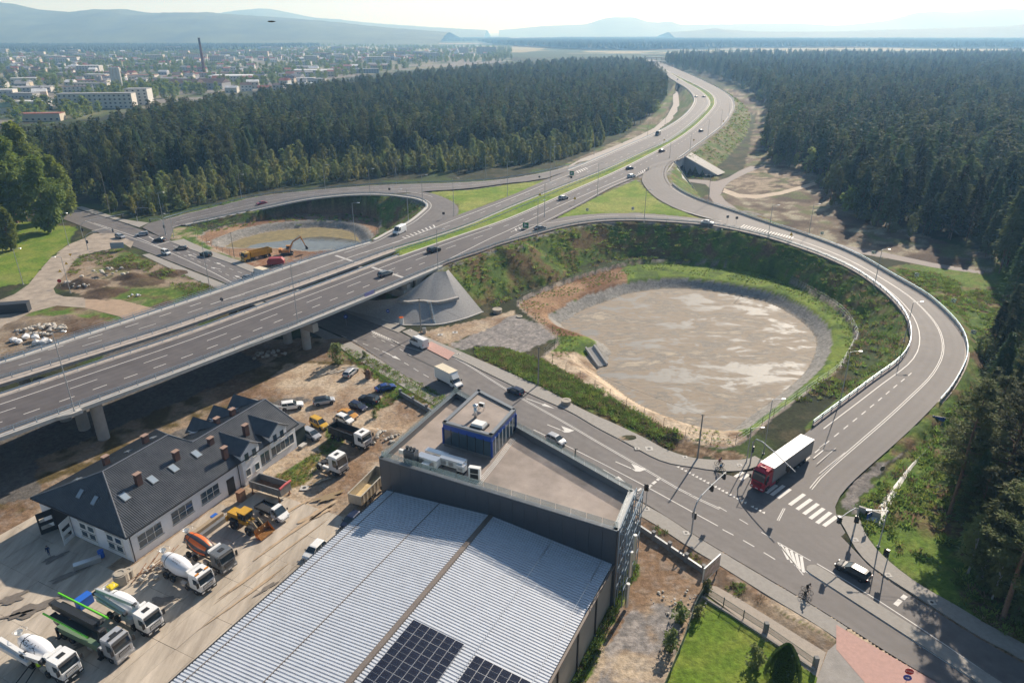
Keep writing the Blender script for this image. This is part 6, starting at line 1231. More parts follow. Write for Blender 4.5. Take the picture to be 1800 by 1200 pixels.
def stain(px, py, a, b, ang_, m, seed, z=.245, name='oil_stain'):
 rg = random.Random(seed); g = G(px, py, z); mb = MB(); n = 26; ph = [rg.uniform(0, 6.28) for _ in range(4)]; q = []
 for i in range(n): t = 6.2832*i/n; r_ = 1+.28*math.sin(3*t+ph[0])+.2*math.sin(5*t+ph[1])+.14*math.sin(9*t+ph[2]); x, y = a*r_*math.cos(t), b*r_*math.sin(t); q.append((g[0]+x*math.cos(ang_)-y*math.sin(ang_), g[1]+x*math.sin(ang_)+y*math.cos(ang_), z))
 mb.add([(g[0], g[1], z)]+q, [(0, i+1, (i+1) % n+1) for i in range(n)]); struct(name, mb, m)
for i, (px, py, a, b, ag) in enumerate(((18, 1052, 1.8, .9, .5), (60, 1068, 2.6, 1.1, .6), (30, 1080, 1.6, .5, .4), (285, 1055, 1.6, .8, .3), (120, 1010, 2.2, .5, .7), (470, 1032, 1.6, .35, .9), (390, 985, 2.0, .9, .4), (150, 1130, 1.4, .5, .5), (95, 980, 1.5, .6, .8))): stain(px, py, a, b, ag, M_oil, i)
for i, (px, py, a, b, ag) in enumerate(((520, 930, 7, .3, 1.0), (470, 990, 9, .22, 1.02), (560, 900, 3, .8, .9), (505, 900, 5, .25, .95), (440, 1040, 6, .2, 1.0))): stain(px, py, a, b, ag, M_mudst, 50+i, .25, 'mud_track')
stain(577, 872, 2.2, .8, .6, M_pud, 91, .28, 'puddle'); stain(560, 845, 1.6, .6, .6, M_pud, 92, .28, 'puddle')
# ================================================================ VEHICLES
PAINT_C = {'white': (.80, .80, .79), 'silver': (.46, .47, .49), 'grey': (.17, .18, .19), 'black': (.012, .013, .015), 'navy': (.015, .022, .06), 'blue': (.015, .05, .22), 'yellow': (.62, .36, .03), 'orange': (.55, .26, .04), 'red': (.32, .012, .03), 'maroon': (.10, .02, .02), 'green': (.02, .045, .035), 'beige': (.33, .29, .24), 'crimson': (.42, .012, .035)}
def paint(c): return mat('paint_'+c, PAINT_C[c], .32 if c != 'white' else .38, .25 if c in ('silver', 'grey', 'navy', 'blue') else 0, spec=.5, coat=.3)
M_cg = mat('car_glass', (.03, .042, .05), .04, spec=1.); M_tyre = mat('tyre', (.022, .022, .022), .85); M_rim = mat('rim', (.45, .46, .47), .3, .8); M_rimy = mat('rim_dusty', (.30, .22, .12), .7)
M_hl = mat('headlight', (.75, .78, .80), .1, .2, spec=1.); M_tl = mat('tail_light', (.35, .01, .01), .2); M_blk = mat('black_plastic', (.02, .02, .021), .6); M_ch = mat('chassis', (.035, .036, .04), .6, .2)
_w = {}
def wheel(r, w_, rim=M_rim):
 k = (r, w_, rim.name)
 if k not in _w:
  a = MB(); a.smooth = False; a.lathe([(r*.62, -w_/2), (r*.93, -w_/2), (r, -w_*.35), (r, w_*.35), (r*.93, w_/2), (r*.62, w_/2)], 18, ax='y'); b = MB(); b.lathe([(r*.62, -w_/2+.02), (r*.62, w_/2-.02)], 12, ax='y'); b.lathe([(r*.2, -w_/2-.01), (r*.2, w_/2+.01)], 8, ax='y'); _w[k] = (a.mesh('tyre', M_tyre), b.mesh('rim', rim))
 return _w[k]
def put_wheel(parent, x, y, r, w_, rim=M_rim):
 a, b = wheel(r, w_, rim); o = O('wheel', a, parent, (x, y, r)); O('rim', b, o); return o
def loft(mb, rings, cap=True):
 k = len(rings[0]); vs = [p for r in rings for p in r]
 mb.add(vs, [(i*k+j, i*k+(j+1) % k, (i+1)*k+(j+1) % k, (i+1)*k+j) for i in range(len(rings)-1) for j in range(k)]+([tuple(range(k-1, -1, -1)), tuple(range((len(rings)-1)*k, len(rings)*k))] if cap else []))
KIND = {  # length, width, roof z, belt z, bonnet z, tail z, (rear glass base x, roof rear x, roof front x, screen base x) measured from the middle
 'sedan': (4.5, 1.78, 1.42, .93, .84, .95, (-1.75, -1.0, .25, 1.05), .32), 'hatch': (4.0, 1.74, 1.47, .94, .88, .95, (-1.92, -1.55, .25, 1.05), .31), 'wagon': (4.7, 1.8, 1.46, .95, .86, .98, (-2.22, -1.85, .25, 1.08), .33),
 'suv': (4.6, 1.86, 1.66, 1.08, 1.05, 1.08, (-2.15, -1.8, .25, .98), .36), 'mpv': (4.4, 1.8, 1.58, 1.0, .95, 1.0, (-2.1, -1.75, .35, 1.3), .32), 'minivan': (4.1, 1.72, 1.82, 1.0, 1.0, 1.0, (-1.98, -1.9, .25, 1.0), .31)}
_carm = {}
def car_meshes(k):
 if k in _carm: return _carm[k]
 L, W, RZ, BZ, HZ_, TZ, (g0, g1, g2, g3), wr = KIND[k]; h = L/2; w2 = W/2
 body = MB(); body.smooth = False
 st_ = [(-h, .45, TZ-.22, .78), (-h+.06, .30, TZ-.06, .90), (-h+.35, .2, TZ, .97), (-h+1.0, .2, (BZ+TZ)/2, 1), (g2, .2, BZ, 1), (g3, .2, BZ-.01, 1), (h-.75, .2, HZ_, .98), (h-.25, .2, HZ_-.10, .92), (h-.05, .25, HZ_-.25, .82), (h, .38, HZ_-.36, .70)]
 loft(body, [[(x, -w2*f*.93, zb), (x, -w2*f, zb+.18), (x, -w2*f, zt-.16), (x, -w2*f*.93, zt-.03), (x, -w2*f*.6, zt), (x, w2*f*.6, zt), (x, w2*f*.93, zt-.03), (x, w2*f, zt-.16), (x, w2*f, zb+.18), (x, w2*f*.93, zb)] for x, zb, zt, f in st_])
 rw = w2*.74; bw = w2*.93
 ro = MB(); loft(ro, [[(g1-.1, -rw+.02, RZ-.09), (g1-.1, rw-.02, RZ-.09), (g1-.05, rw-.1, RZ-.03), (g1-.05, -rw+.1, RZ-.03)], [(g1+.2, -rw-.03, RZ-.07), (g1+.2, rw+.03, RZ-.07), (g1+.25, rw-.12, RZ), (g1+.25, -rw+.12, RZ)], [(g2-.1, -rw-.03, RZ-.08), (g2-.1, rw+.03, RZ-.08), (g2-.15, rw-.12, RZ-.01), (g2-.15, -rw+.12, RZ-.01)], [(g2+.1, -rw+.02, RZ-.12), (g2+.1, rw-.02, RZ-.12), (g2+.04, rw-.1, RZ-.05), (g2+.04, -rw+.1, RZ-.05)]])
 for s in (-1, 1):
  ro.tube([(g3+.02, s*bw*.98, BZ-.04), (g2+.03, s*(rw+.01), RZ-.09)], .045, 4); ro.tube([(g0+.02, s*bw*.97, BZ-.04), (g1-.02, s*(rw+.01), RZ-.09)], .07, 4); ro.tube([((g0+g3)/2-.15, s*(bw+.01), BZ-.04), ((g1+g2)/2-.1, s*(rw+.03), RZ-.09)], .04, 4)
 gl = {}
 m = MB(); m.quad((g3, -bw*.93, BZ), (g3, bw*.93, BZ), (g2+.08, rw-.03, RZ-.10), (g2+.08, -rw+.03, RZ-.10)); gl['windscreen'] = m.mesh('windscreen', M_cg)
 m = MB(); m.quad((g0, bw*.9, BZ), (g0, -bw*.9, BZ), (g1-.08, -rw+.05, RZ-.10), (g1-.08, rw-.05, RZ-.10)); gl['rear_window'] = m.mesh('rear_window', M_cg)
 for s in (-1, 1): m = MB(); q = [(g0+.05, s*bw, BZ-.02), (g3-.06, s*bw, BZ-.02), (g2, s*rw, RZ-.09), (g1, s*rw, RZ-.09)]; m.quad(*(q if s < 0 else q[::-1])); gl['side_window%d' % s] = m.mesh('side_window', M_cg)
 hl = []
 for s in (-1, 1): m = MB(); m.box((h-.16, s*w2*.66, HZ_-.30), (.26, .34, .15), rz=-s*.35); hl.append(m.mesh('headlight', M_hl))
 tl = []
 for s in (-1, 1): m = MB(); m.box((-h+.06, s*w2*.78, TZ-.22), (.14, .26, .24)); tl.append(m.mesh('tail_light', M_tl))
 tr = MB(); tr.b2(h-.12, h+.015, -w2*.5, w2*.5, .34, .52); tr.b2(-h-.02, -h+.1, -w2*.62, w2*.62, .3, .48); tr.b2(-h+.5, h-.5, -w2*.96, w2*.96, .16, .3)
 for s in (-1, 1):
  for x in (h-.82, -h+.85): tr.lathe([(wr+.075, -.02), (wr+.075, .02)], 16, (x, s*(w2-.012), wr+.02), 'y')
 mi = MB()
 for s in (-1, 1): mi.box((g3-.25, s*(w2+.08), BZ+.06), (.14, .2, .13))
 fp = MB(); fp.b2(h, h+.02, -.26, .26, .36, .47); fp.b2(-h-.04, -h-.02, -.26, .26, .5, .61)
 _carm[k] = (body.mesh('body', M_wht), ro.mesh('roof', M_wht), gl, hl, tl, tr.mesh('trim', M_blk), mi.mesh('mirrors', M_blk), fp.mesh('number_plate', M_wht)); return _carm[k]
def recol(o, m): o.material_slots[0].link = 'OBJECT'; o.material_slots[0].material = m
def car(kind, colr, label, loc, rz, group=None, detail=True, roofc=None, cat='car', name='car'):
 t = T(name, label, cat, loc, rz, group); body, ro, gl, hl, tl, tr, mi, fp = car_meshes(kind); L, W, RZ, BZ, _, _, _, wr = KIND[kind]; P = paint(colr)
 o = O('body', body, t); recol(o, P); o = O('roof', ro, t); recol(o, paint(roofc) if roofc else P)
 for k, m in gl.items(): O('window' if 'side' in k else k, m, t)
 for m in hl: O('headlight', m, t)
 for m in tl: O('tail_light', m, t)
 O('trim', tr, t)
 if detail: O('mirror', mi, t); O('number_plate', fp, t)
 for x in (L/2-.82, -L/2+.85):
  for s in (-1, 1): put_wheel(t, x, s*(W/2-.10), wr, .22)
 return t
def posefrom(F, Rr, near, xf, half, z=0., zr=None):
 "pose from the ground contacts of the near-side front and rear wheels"
 f = np.array(G(*F, z)); r = np.array(G(*Rr, z if zr is None else zr)); d = (f-r)[:2]; d /= np.linalg.norm(d); a = math.atan2(d[1], d[0]); n = np.array((-d[1], d[0]))*(1 if near == 'R' else -1)
 c = f[:2]+n*half-d*xf; return (c[0], c[1], (z+(z if zr is None else zr))/2), a
def pcar(kind, col, label, F, Rr, near, z=0., group=None, **kw):
 L, W = KIND[kind][:2]; loc, a = posefrom(F, Rr, near, L/2-.82, W/2, z+.015); return car(kind, col, label, loc, a, group, **kw)
PK = 'cars parked behind the workshop'
gz0 = .1
pcar('suv', 'white', 'white SUV parked closest to the workshop, leftmost of the parked cars', (527, 719), (499, 723), 'R', gz0, PK)
pcar('mpv', 'silver', 'silver family car with black glass roof parked beside the white SUV', (583, 710), (556, 714.5), 'R', gz0, PK, roofc='black')
pcar('wagon', 'silver', 'silver estate parked on its own near the tree stump', (629, 653.5), (618, 663), 'R', gz0, PK)
pcar('sedan', 'blue', 'bright blue saloon parked beside the low wall', (691.5, 685), (666.5, 691), 'R', gz0, PK)
pcar('suv', 'black', 'black car parked between the blue saloon and the navy hatchback', (634, 707), (657, 712), 'L', gz0, PK)
pcar('hatch', 'navy', 'navy blue hatchback parked next to the orange saloon', (632, 724), (614, 717.5), 'R', gz0, PK)
pcar('sedan', 'orange', 'old orange-yellow saloon parked between a navy and a white car', (616, 738.5), (596.5, 731), 'R', gz0, PK)
pcar('hatch', 'white', 'white hatchback parked behind the black tipper body', (608, 747), (588, 739), 'R', gz0, PK)
pcar('minivan', 'yellow', 'yellow small van parked beside the workshop gable', (563, 756), (546, 748), 'R', gz0, PK)
pcar('mpv', 'silver', 'pale car half hidden behind the dark shed at the workshop end', (549, 775), (535, 768), 'R', gz0, PK)
ST = None
pcar('hatch', 'navy', 'dark blue hatchback on the street beside the penthouse', (894, 690), (915, 699.5), 'L'); pcar('hatch', 'silver', 'silver hatchback on the street beyond the terrace balustrade', (980.5, 784), (961, 774.5), 'R')
pcar('wagon', 'black', 'black estate car passing the traffic island, nearest car to the camera', (1474, 1002.5), (1511.5, 1023), 'L', .0)
HWG = 'cars on the highway'
pcar('suv', 'black', 'black SUV on the near carriageway just past the viaduct joint', (773, 441.7), (758.5, 445.5), 'R', H, HWG); pcar('wagon', 'grey', 'dark grey estate crossing the expansion joint of the viaduct', (689, 482.5), (676, 487), 'R', H, HWG)
pcar('sedan', 'grey', 'grey saloon entering the exit ramp beside the green gore sign', (958, 403), (944, 406), 'R', H, HWG); pcar('suv', 'silver', 'silver SUV on the near carriageway beside the grass triangle', (997.5, 350), (987, 352.5), 'R', H, HWG)
pcar('suv', 'white', 'white SUV at the hatched merge of the entry ramp', (1116, 311.5), (1107, 313.5), 'R', H, HWG); pcar('sedan', 'navy', 'dark blue car in the inner lane ahead of the white SUV', (1112.7, 297.5), (1104.5, 299), 'R', H, HWG)
pcar('suv', 'maroon', 'dark red car on the near carriageway before the bend', (1168, 267), (1160, 269), 'R', H, HWG, detail=False); pcar('suv', 'grey', 'dark car entering the long bend of the near carriageway', (1236, 231.5), (1230, 233), 'R', H, HWG, detail=False)
pcar('sedan', 'black', 'small dark car on the far carriageway in the distance, beyond the bend', (1192, 140.5), (1196, 139), 'L', 7.5, HWG, detail=False)
pcar('sedan', 'grey', 'left one of two dark cars side by side at the top of the bend', (1223, 171.5), (1229, 171), 'L', 8.4, HWG, detail=False); pcar('sedan', 'black', 'right one of two dark cars side by side at the top of the bend', (1236, 171.5), (1241, 171.2), 'L', 8.4, HWG, detail=False)
pcar('sedan', 'white', 'white saloon on the loop above the grassy embankment', (1249.5, 395.5), (1229, 393), 'R', 8.7); pcar('sedan', 'red', 'red car on the left slip road', (456, 361), (469, 359), 'L', 3.3)
JG = 'cars at the left junction'
pcar('mpv', 'silver', 'silver van-like car turning at the left junction', (211.5, 420), (199, 417), 'R', 0, JG); pcar('wagon', 'silver', 'silver estate heading left into the left junction', (242.5, 416), (254.5, 414.5), 'L', 0, JG); pcar('sedan', 'black', 'black saloon first in the queue at the left junction stop line', (272, 425), (286, 425.5), 'L', 0, JG)
pcar('sedan', 'beige', 'brownish saloon second in the queue at the left junction', (311, 440), (325, 439), 'L', 0, JG).__setitem__('label', 'dark brownish saloon second in the queue at the left junction'); pcar('suv', 'green', 'dark green SUV last in the queue at the left junction', (353, 450), (367, 452.5), 'L', 0, JG); pcar('minivan', 'white', 'small white van leaving the left junction toward the viaduct', (291.7, 449), (279, 445), 'R', 0, JG)
pcar('sedan', 'grey', 'dark car disappearing under the far edge of the viaduct', (438, 494), (427, 491), 'R', 0, JG); pcar('hatch', 'white', 'white car standing between the hall and the workshop yard', (553, 984), (570, 967), 'L', .1); pcar('hatch', 'navy', 'dark car just showing beside the left edge of the ribbed roof', (618, 930), (628, 920), 'L', .1)
def van(label, F, Rr, near, z=0., L=5.6, W=2.0, Ht=2.45, boxy=False, win_=False, colr='white', wb=.9, group=None):
 loc, a = posefrom(F, Rr, near, L/2-wb, W/2, z+.015); t = T('van', label, 'van', loc, a, group); h = L/2; w2 = W/2; P = paint(colr)
 b = MB()
 if not boxy:
  loft(b, [[(x, -w2*f, zb), (x, -w2*f, 1.3), (x, -w2*.9*f, zt-.1), (x, -w2*.75*f, zt), (x, w2*.75*f, zt), (x, w2*.9*f, zt-.1), (x, w2*f, 1.3), (x, w2*f, zb)] for x, zb, zt, f in ((-h, .35, Ht-.06, .97), (-h+.1, .3, Ht, 1), (h-2.0, .3, Ht, 1), (h-1.75, .3, Ht-.08, .99))])
  loft(b, [[(x, -w2*f, .3), (x, -w2*f, z1-.1), (x, -w2*.92*f, z1), (x, w2*.92*f, z1), (x, w2*f, z1-.1), (x, w2*f, .3)] for x, z1, f in ((h-1.75, 1.38, .99), (h-.9, 1.28, .98), (h-.2, .98, .9), (h, .8, .78))])
  b.tube([(h-.95, -w2*.86, 1.3), (h-1.75, -w2*.8, Ht-.15)], .06, 4); b.tube([(h-.95, w2*.86, 1.3), (h-1.75, w2*.8, Ht-.15)], .06, 4)
  sx0, sx1, zt = h-1.75, h-.95, Ht-.14
 else:
  zt = 1.95; loft(b, [[(x, -w2*.95*f, .35), (x, -w2*.95*f, 1.2), (x, -w2*.8*f, z1), (x, w2*.8*f, z1), (x, w2*.95*f, 1.2), (x, w2*.95*f, .35)] for x, z1, f in ((h-2.3, 2.1, 1), (h-1.7, 2.05, .99))])
  loft(b, [[(x, -w2*.95*f, .3), (x, -w2*.95*f, z1-.1), (x, -w2*.85*f, z1), (x, w2*.85*f, z1), (x, w2*.95*f, z1-.1), (x, w2*.95*f, .3)] for x, z1, f in ((h-1.7, 1.35, .99), (h-.9, 1.22, .98), (h-.15, .95, .9), (h, .78, .8))]); sx0, sx1 = h-1.7, h-.95
 b.build('cab', P, t)
 m = MB(); m.quad((sx1, -w2*.86, 1.31), (sx1, w2*.86, 1.31), (sx0, w2*.78, zt), (sx0, -w2*.78, zt)); m.build('windscreen', M_cg, t)
 for s in (-1, 1): m = MB(); q = [(sx0-.75, s*(w2+.012), 1.25), (sx1-.1, s*(w2+.0), 1.25), (sx0+.02, s*(w2*.88), zt-.12), (sx0-.75, s*(w2*.93), zt-.12)]; m.quad(*(q if s < 0 else q[::-1])); m.build('window', M_cg, t); m = MB(); m.box((sx1-.05, s*(w2+.14), 1.42), (.12, .24, .34)); m.build('mirror', M_blk, t); m = MB(); m.box((h-.12, s*w2*.7, .85), (.25, .32, .2), rz=-s*.4); m.build('headlight', M_hl, t); m = MB(); m.b2(-h-.02, -h+.05, s*(w2-.16)-.07, s*(w2-.16)+.07, .9, 1.5); m.build('tail_light', M_tl, t)
 if win_:
  for s in (-1, 1): m = MB(); m.b2(-.9, .55, s*(w2+.01)-.01, s*(w2+.01)+.01, 1.35, 2.0); m.build('window', M_cg, t)
 if boxy: m = MB(); m.b2(-h, h-2.05, -w2-.08, w2+.08, .75, Ht); m.build('cargo_box', P, t); m = MB(); m.b2(-h-.01, h-2.03, -w2-.1, w2+.1, Ht, Ht+.05); m.build('box_roof', mat('box_roof', (.66, .58, .44), .7, noise=.08, nscale=.8), t); m = MB(); m.ext([(h-2.05, 2.05), (h-1.2, 2.05), (h-2.05, Ht-.1)], -w2*.8, w2*.8); m.build('wind_deflector', P, t)
 m = MB(); m.b2(h-.1, h+.03, -w2*.8, w2*.8, .3, .55); m.b2(-h+.3, h-.3, -w2*.9, w2*.9, .35, .6); m.b2(h-.06, h+.02, -w2*.5, w2*.5, .6, .75); m.build('trim', M_blk, t)
 for x in (h-wb, -h+1.1):
  for s in (-1, 1): put_wheel(t, x, s*(w2-.12), .35, .24)
 return t
van('white high-roof van with a side window on the street by the viaduct', (722, 605.5), (740, 614), 'L', 0, win_=True)
van('white box truck with yellowed roof heading down the street', (797.5, 684), (768.5, 669), 'R', 0, L=7.2, W=2.15, Ht=3.3, boxy=True)
van('white long-wheelbase van on the loop joining the far carriageway', (701, 413.5), (715.5, 406.5), 'L', H, L=6.2, Ht=2.6)
van('white box van half hidden behind the far rail of the viaduct', (444, 486), (463, 491), 'L', 0, L=6.6, W=2.1, Ht=3.0, boxy=True)
van('black van on the far carriageway, coming toward the viaduct', (1157.5, 239), (1165, 235.5), 'L', H, L=6.5, W=2.2, Ht=2.8, colr='grey', group=None)
def cab(t, x0, colr, Lc_=2.25, W=2.45, z0=.95, Ht=3.3, hatch=True, dark=M_blk, visor=True, beacon=False, sleeper=False):
 P = paint(colr); w2 = W/2; x1 = x0+Lc_; b = MB()
 loft(b, [[(x, -w2*f, z0), (x, w2*f, z0), (x, w2*f, zt-.18), (x, w2*f*.93, zt), (x, -w2*f*.93, zt), (x, -w2*f, zt-.18)] for x, zt, f in ((x0, Ht, .98), (x0+.15, Ht+.02, 1), (x1-.65, Ht, 1), (x1-.42, Ht-.12, .985))])
 loft(b, [[(xa, -w2*f, z0), (xa, w2*f, z0), (xb, w2*f, zz), (xb, -w2*f, zz)] for xa, xb, zz, f in ((x1-.42, x1-.42, z0+1.0, .985), (x1-.1, x1-.12, z0+.98, .97), (x1, x1-.02, z0+.90, .88))])
 for s in (-1, 1): b.tube([(x1-.12, s*w2*.94, z0+.95), (x1-.42, s*w2*.94, Ht-.15)], .09, 4)
 b.build('cab', P, t)
 m = MB(); m.quad((x1-.08, -w2*.91, z0+.99), (x1-.08, w2*.91, z0+.99), (x1-.40, w2*.89, Ht-.32), (x1-.40, -w2*.89, Ht-.32)); m.build('windscreen', M_cg, t)
 for s in (-1, 1):
  m = MB(); q = [(x0+.95, s*(w2+.012), z0+.9), (x1-.22, s*(w2+.012), z0+.9), (x1-.47, s*(w2+.012), Ht-.5), (x0+.95, s*(w2+.012), Ht-.5)]; m.quad(*(q if s < 0 else q[::-1])); m.build('window', M_cg, t)
  m = MB(); m.box((x1-.05, s*(w2+.22), z0+1.35), (.14, .3, .75)); m.build('mirror', dark, t); m = MB(); m.box((x1+.02, s*w2*.74, z0-.22), (.12, .42, .2)); m.build('headlight', M_hl, t)
 m = MB(); m.b2(x1-.05, x1+.03, -w2*.62, w2*.62, z0+.15, z0+.72); m.build('grille', dark, t)
 for k in range(3): m = MB(); m.b2(x1+.03, x1+.05, -w2*.58, w2*.58, z0+.2+k*.17, z0+.26+k*.17); m.build('grille_bar', P, t)
 m = MB(); m.b2(x1-.5, x1+.06, -w2, w2, z0-.55, z0-.02); m.build('bumper', P if colr != 'white' else dark, t)
 if visor: m = MB(); m.ext([(x1-.42, Ht-.22), (x1-.12, Ht-.34), (x1-.14, Ht-.40), (x1-.44, Ht-.30)], -w2*.88, w2*.88); m.build('sun_visor', dark, t)
 if hatch: m = MB(); m.b2(x0+.65, x0+1.25, -.42, .42, Ht, Ht+.06); m.build('roof_hatch', dark, t)
 if beacon:
  for s in (-1, 1): m = MB(); m.b2(x1-.95, x1-.72, s*.75-.28, s*.75+.28, Ht+.02, Ht+.16); m.build('beacon', mat('amber_lamp', (.75, .28, .02), .2), t)
 m = MB(); m.b2(x0+.1, x1-.1, -w2+.02, w2-.02, z0-.5, z0); m.b2(x0-.15, x0, -w2*.7, w2*.7, z0, Ht-1.1); m.build('cab_base', dark, t)
 m = MB(); m.b2(x1+.06, x1+.08, -.27, .27, z0-.42, z0-.3); m.build('number_plate', M_wht, t)
def chassis(t, x0, x1, wheels, r=.52, W=2.45, fend=True):
 m = MB()
 for s in (-.42, .42): m.b2(x0, x1, s-.06, s+.06, .75, 1.0)
 for k in range(5): x = x0+(x1-x0)*(k+.5)/5; m.b2(x-.08, x+.08, -.42, .42, .78, .95)
 m.build('chassis_frame', M_ch, t)
 for i, x in enumerate(wheels):
  for s in (-1, 1): put_wheel(t, x, s*(W/2-.17), r, .34, M_rimy if i else M_rim)
  m = MB(); m.tube([(x, -W/2+.3, r), (x, W/2-.3, r)], .09, 6); m.build('axle', M_ch, t)
 for s in (-1, 1): m = MB(); xm = (wheels[0]+wheels[1 if len(wheels) < 3 else -2])/2; m.b2(xm-.55, xm+.4, s*(W/2-.2)-.2, s*(W/2-.2)+.2, .55, 1.05); m.build('fuel_tank', M_alu, t)
def drum(t, x0, x1, rr, c1, c2=None, zc=2.35, tilt=R(9), stripes=0, label=None, text=None):
 L = x1-x0; n = 48; pr = [(rr*.42, 0), (rr*.62, L*.06), (rr*.80, L*.20), (rr*.98, L*.42), (rr, L*.55), (rr*.97, L*.68), (rr*.74, L*.88), (rr*.5, L)]
 b = MB(); b.smooth = True; b.M = Matrix.Translation((x0, 0, zc+math.sin(tilt)*L*.5)) @ Matrix.Rotation(tilt, 4, 'Y'); b.lathe([(r, h) for r, h in pr], n, ax='x')
 o = None
 if c2:
  for i, f in enumerate(b.f):
   if len(f) == 4: j = i % n; ring = i//n; b.m[i] = 1 if ((j % (n//stripes)) < n//stripes//2 and 0 < ring < 6) else 0
 else:
  for i, f in enumerate(b.f):
   if len(f) == 4 and i//n == 99: b.m[i] = 1
 o = b.build('drum', [c1, c2 or M_dark], t); 
 m = MB(); m.M = b.M; m.lathe([(rr*.835, L*.215), (rr*.835, L*.235)], n, ax='x'); m.build('drum_ring', M_dark, o)
 if text:
  for (txt, sz, xa, ang_, mm) in text:
   vv, ff = text_geo(txt, sz); m = MB(); m.M = b.M
   q = []
   for (a_, b_) in vv:
    xx = xa-a_ if ang_ > 9 else xa+a_; aa = ang_ % 10; r_ = np.interp(xx, [p[1] for p in pr], [p[0] for p in pr])+.015; th_ = aa+(b_/r_)*(-1 if ang_ > 9 else 1)
    q.append((xx, -r_*math.sin(th_), r_*math.cos(th_)))
   m.add(q, ff); m.build('lettering', mm, o)
 m = MB(); m.ext([(x0-.1, 1.0), (x0+.5, 1.0), (x0+.25, zc+.75), (x0-.05, zc+.75)], -.45, -.3); m.ext([(x0-.1, 1.0), (x0+.5, 1.0), (x0+.25, zc+.75), (x0-.05, zc+.75)], .3, .45); m.ext([(x1-.3, 1.0), (x1+.25, 1.0), (x1+.1, zc), (x1-.1, zc)], -.5, .5); m.build('drum_stand', M_wht if not c2 else M_dark, t)
 m = MB(); m.lathe([(.2, zc+.9), (.42, zc+1.35), (.46, zc+1.4), (.2, zc+1.0)], 10, (x0-.15, 0, 0)); m.build('hopper', M_wht, t)
 m = MB(); m.tube([(x0-.25, 0, zc+.4), (x0-1.0, .1, 1.55)], .22, 6, .3); m.build('chute', M_wht if not c2 else M_dark, t)
 m = MB(); m.tube([(x0-.5, -.6, zc+1.55), (x0+.5, -.7, zc+1.75), (x0+.9, -.4, zc+1.75)], .03, 4); m.tube([(x0-.5, .6, zc+1.55), (x0+.5, .7, zc+1.75), (x0+.9, .4, zc+1.75)], .03, 4); m.tube([(x0-.5, -.6, zc+1.55), (x0-.5, .6, zc+1.55)], .03, 4); m.build('platform_rail', M_wht, t)
 m = MB(); m.lathe([(.05, -1.05), (.30, -1.0), (.30, 1.0), (.05, 1.05)], 12, (x1+.55, 0, zc+.62), 'y'); m.build('water_tank', M_wht, t)
def text_geo(txt, size, align='CENTER'):
 cu = bpy.data.curves.new('lettering', 'FONT'); cu.body = txt; cu.size = size; cu.align_x = align; cu.align_y = 'CENTER'; cu.resolution_u = 2
 o = bpy.data.objects.new('lettering', cu); COL.objects.link(o); dg = bpy.context.evaluated_depsgraph_get(); dg.update(); me = bpy.data.meshes.new_from_object(o.evaluated_get(dg)); v = [(p.co.x, p.co.y) for p in me.vertices]; f = [tuple(p.vertices) for p in me.polygons]
 bpy.data.objects.remove(o); bpy.data.meshes.remove(me); return v, f
def truck(name, label, cat, F, Rr, near, xf, half=1.1, z=.22, group=None):
 loc, a = posefrom(F, Rr, near, xf, half, z); return T(name, label, cat, loc, a, group)
M_drw = mat('drum_white', (.74, .75, .78), .35, coat=.3); M_org = mat('drum_orange', (.72, .14, .015), .4, coat=.3); M_char = mat('drum_charcoal', (.045, .045, .055), .45); M_grn2 = mat('lime_green_steel', (.16, .72, .02), .4, coat=.3); M_yel = mat('machine_yellow', (.55, .31, .03), .5, noise=.12, nscale=2); M_ink = mat('ink', (.02, .02, .025), .6)
MG = 'concrete trucks parked in the yard'
def mixer(label, F, Rr, c, cabc, text=None, stripes=0, c2=None, beacon=False, Ht=3.25):
 t = truck('concrete_mixer', label, 'concrete mixer', F, Rr, 'R', 3.1, group=MG); chassis(t, -4.5, 3.6, [3.1, 1.25, -1.9, -3.3]); cab(t, 2.0, cabc, Ht=Ht, beacon=beacon)
 drum(t, -4.3, 1.0, 1.22, c, c2, stripes=stripes, text=text); return t
mixer('white concrete mixer with amber beacons on its cab, second nearest the workshop', (347, 1045), (288, 1014), M_drw, 'white', beacon=True, text=[('NL 723 812 75', .24, 2.9, .22, M_ink), ('71 886 85 92', .24, 2.8, .5, M_ink)])
mixer('concrete mixer with orange and charcoal striped drum and grey cab', (384.6, 1007), (326, 976), M_char, 'grey', c2=M_org, stripes=6)
t = mixer('white mixer with a folded grey pump boom over its drum, yellow cover at the rear', (253, 1117), (197, 1087), M_drw, 'white')
def boom(t, segs, m, w_=.38, h_=.42):
 for p, q in segs:
  d = Vector(q)-Vector(p); b = MB(); L = d.length; b.M = Matrix.Translation(p) @ Matrix.Rotation(math.atan2(d.y, d.x), 4, 'Z') @ Matrix.Rotation(-math.asin(d.z/L), 4, 'Y'); b.box((L/2, 0, 0), (L, w_, h_)); o = b.build('boom_section', m, t)
  b2_ = MB(); b2_.M = b.M; b2_.lathe([(h_*.62, -w_*.6), (h_*.62, w_*.6)], 10, ax='y'); b2_.build('boom_joint', M_ch, o)
 return
M_boom = mat('boom_grey', (.50, .53, .56), .45, .1); M_boomw = mat('boom_white', (.74, .74, .73), .4)
boom(t, [((1.5, -.35, 3.75), (-4.9, -1.0, 4.0)), ((-4.9, -1.35, 3.7), (.6, -1.25, 2.9)), ((.4, -1.2, 2.5), (-4.2, -1.55, 3.2))], M_boom)
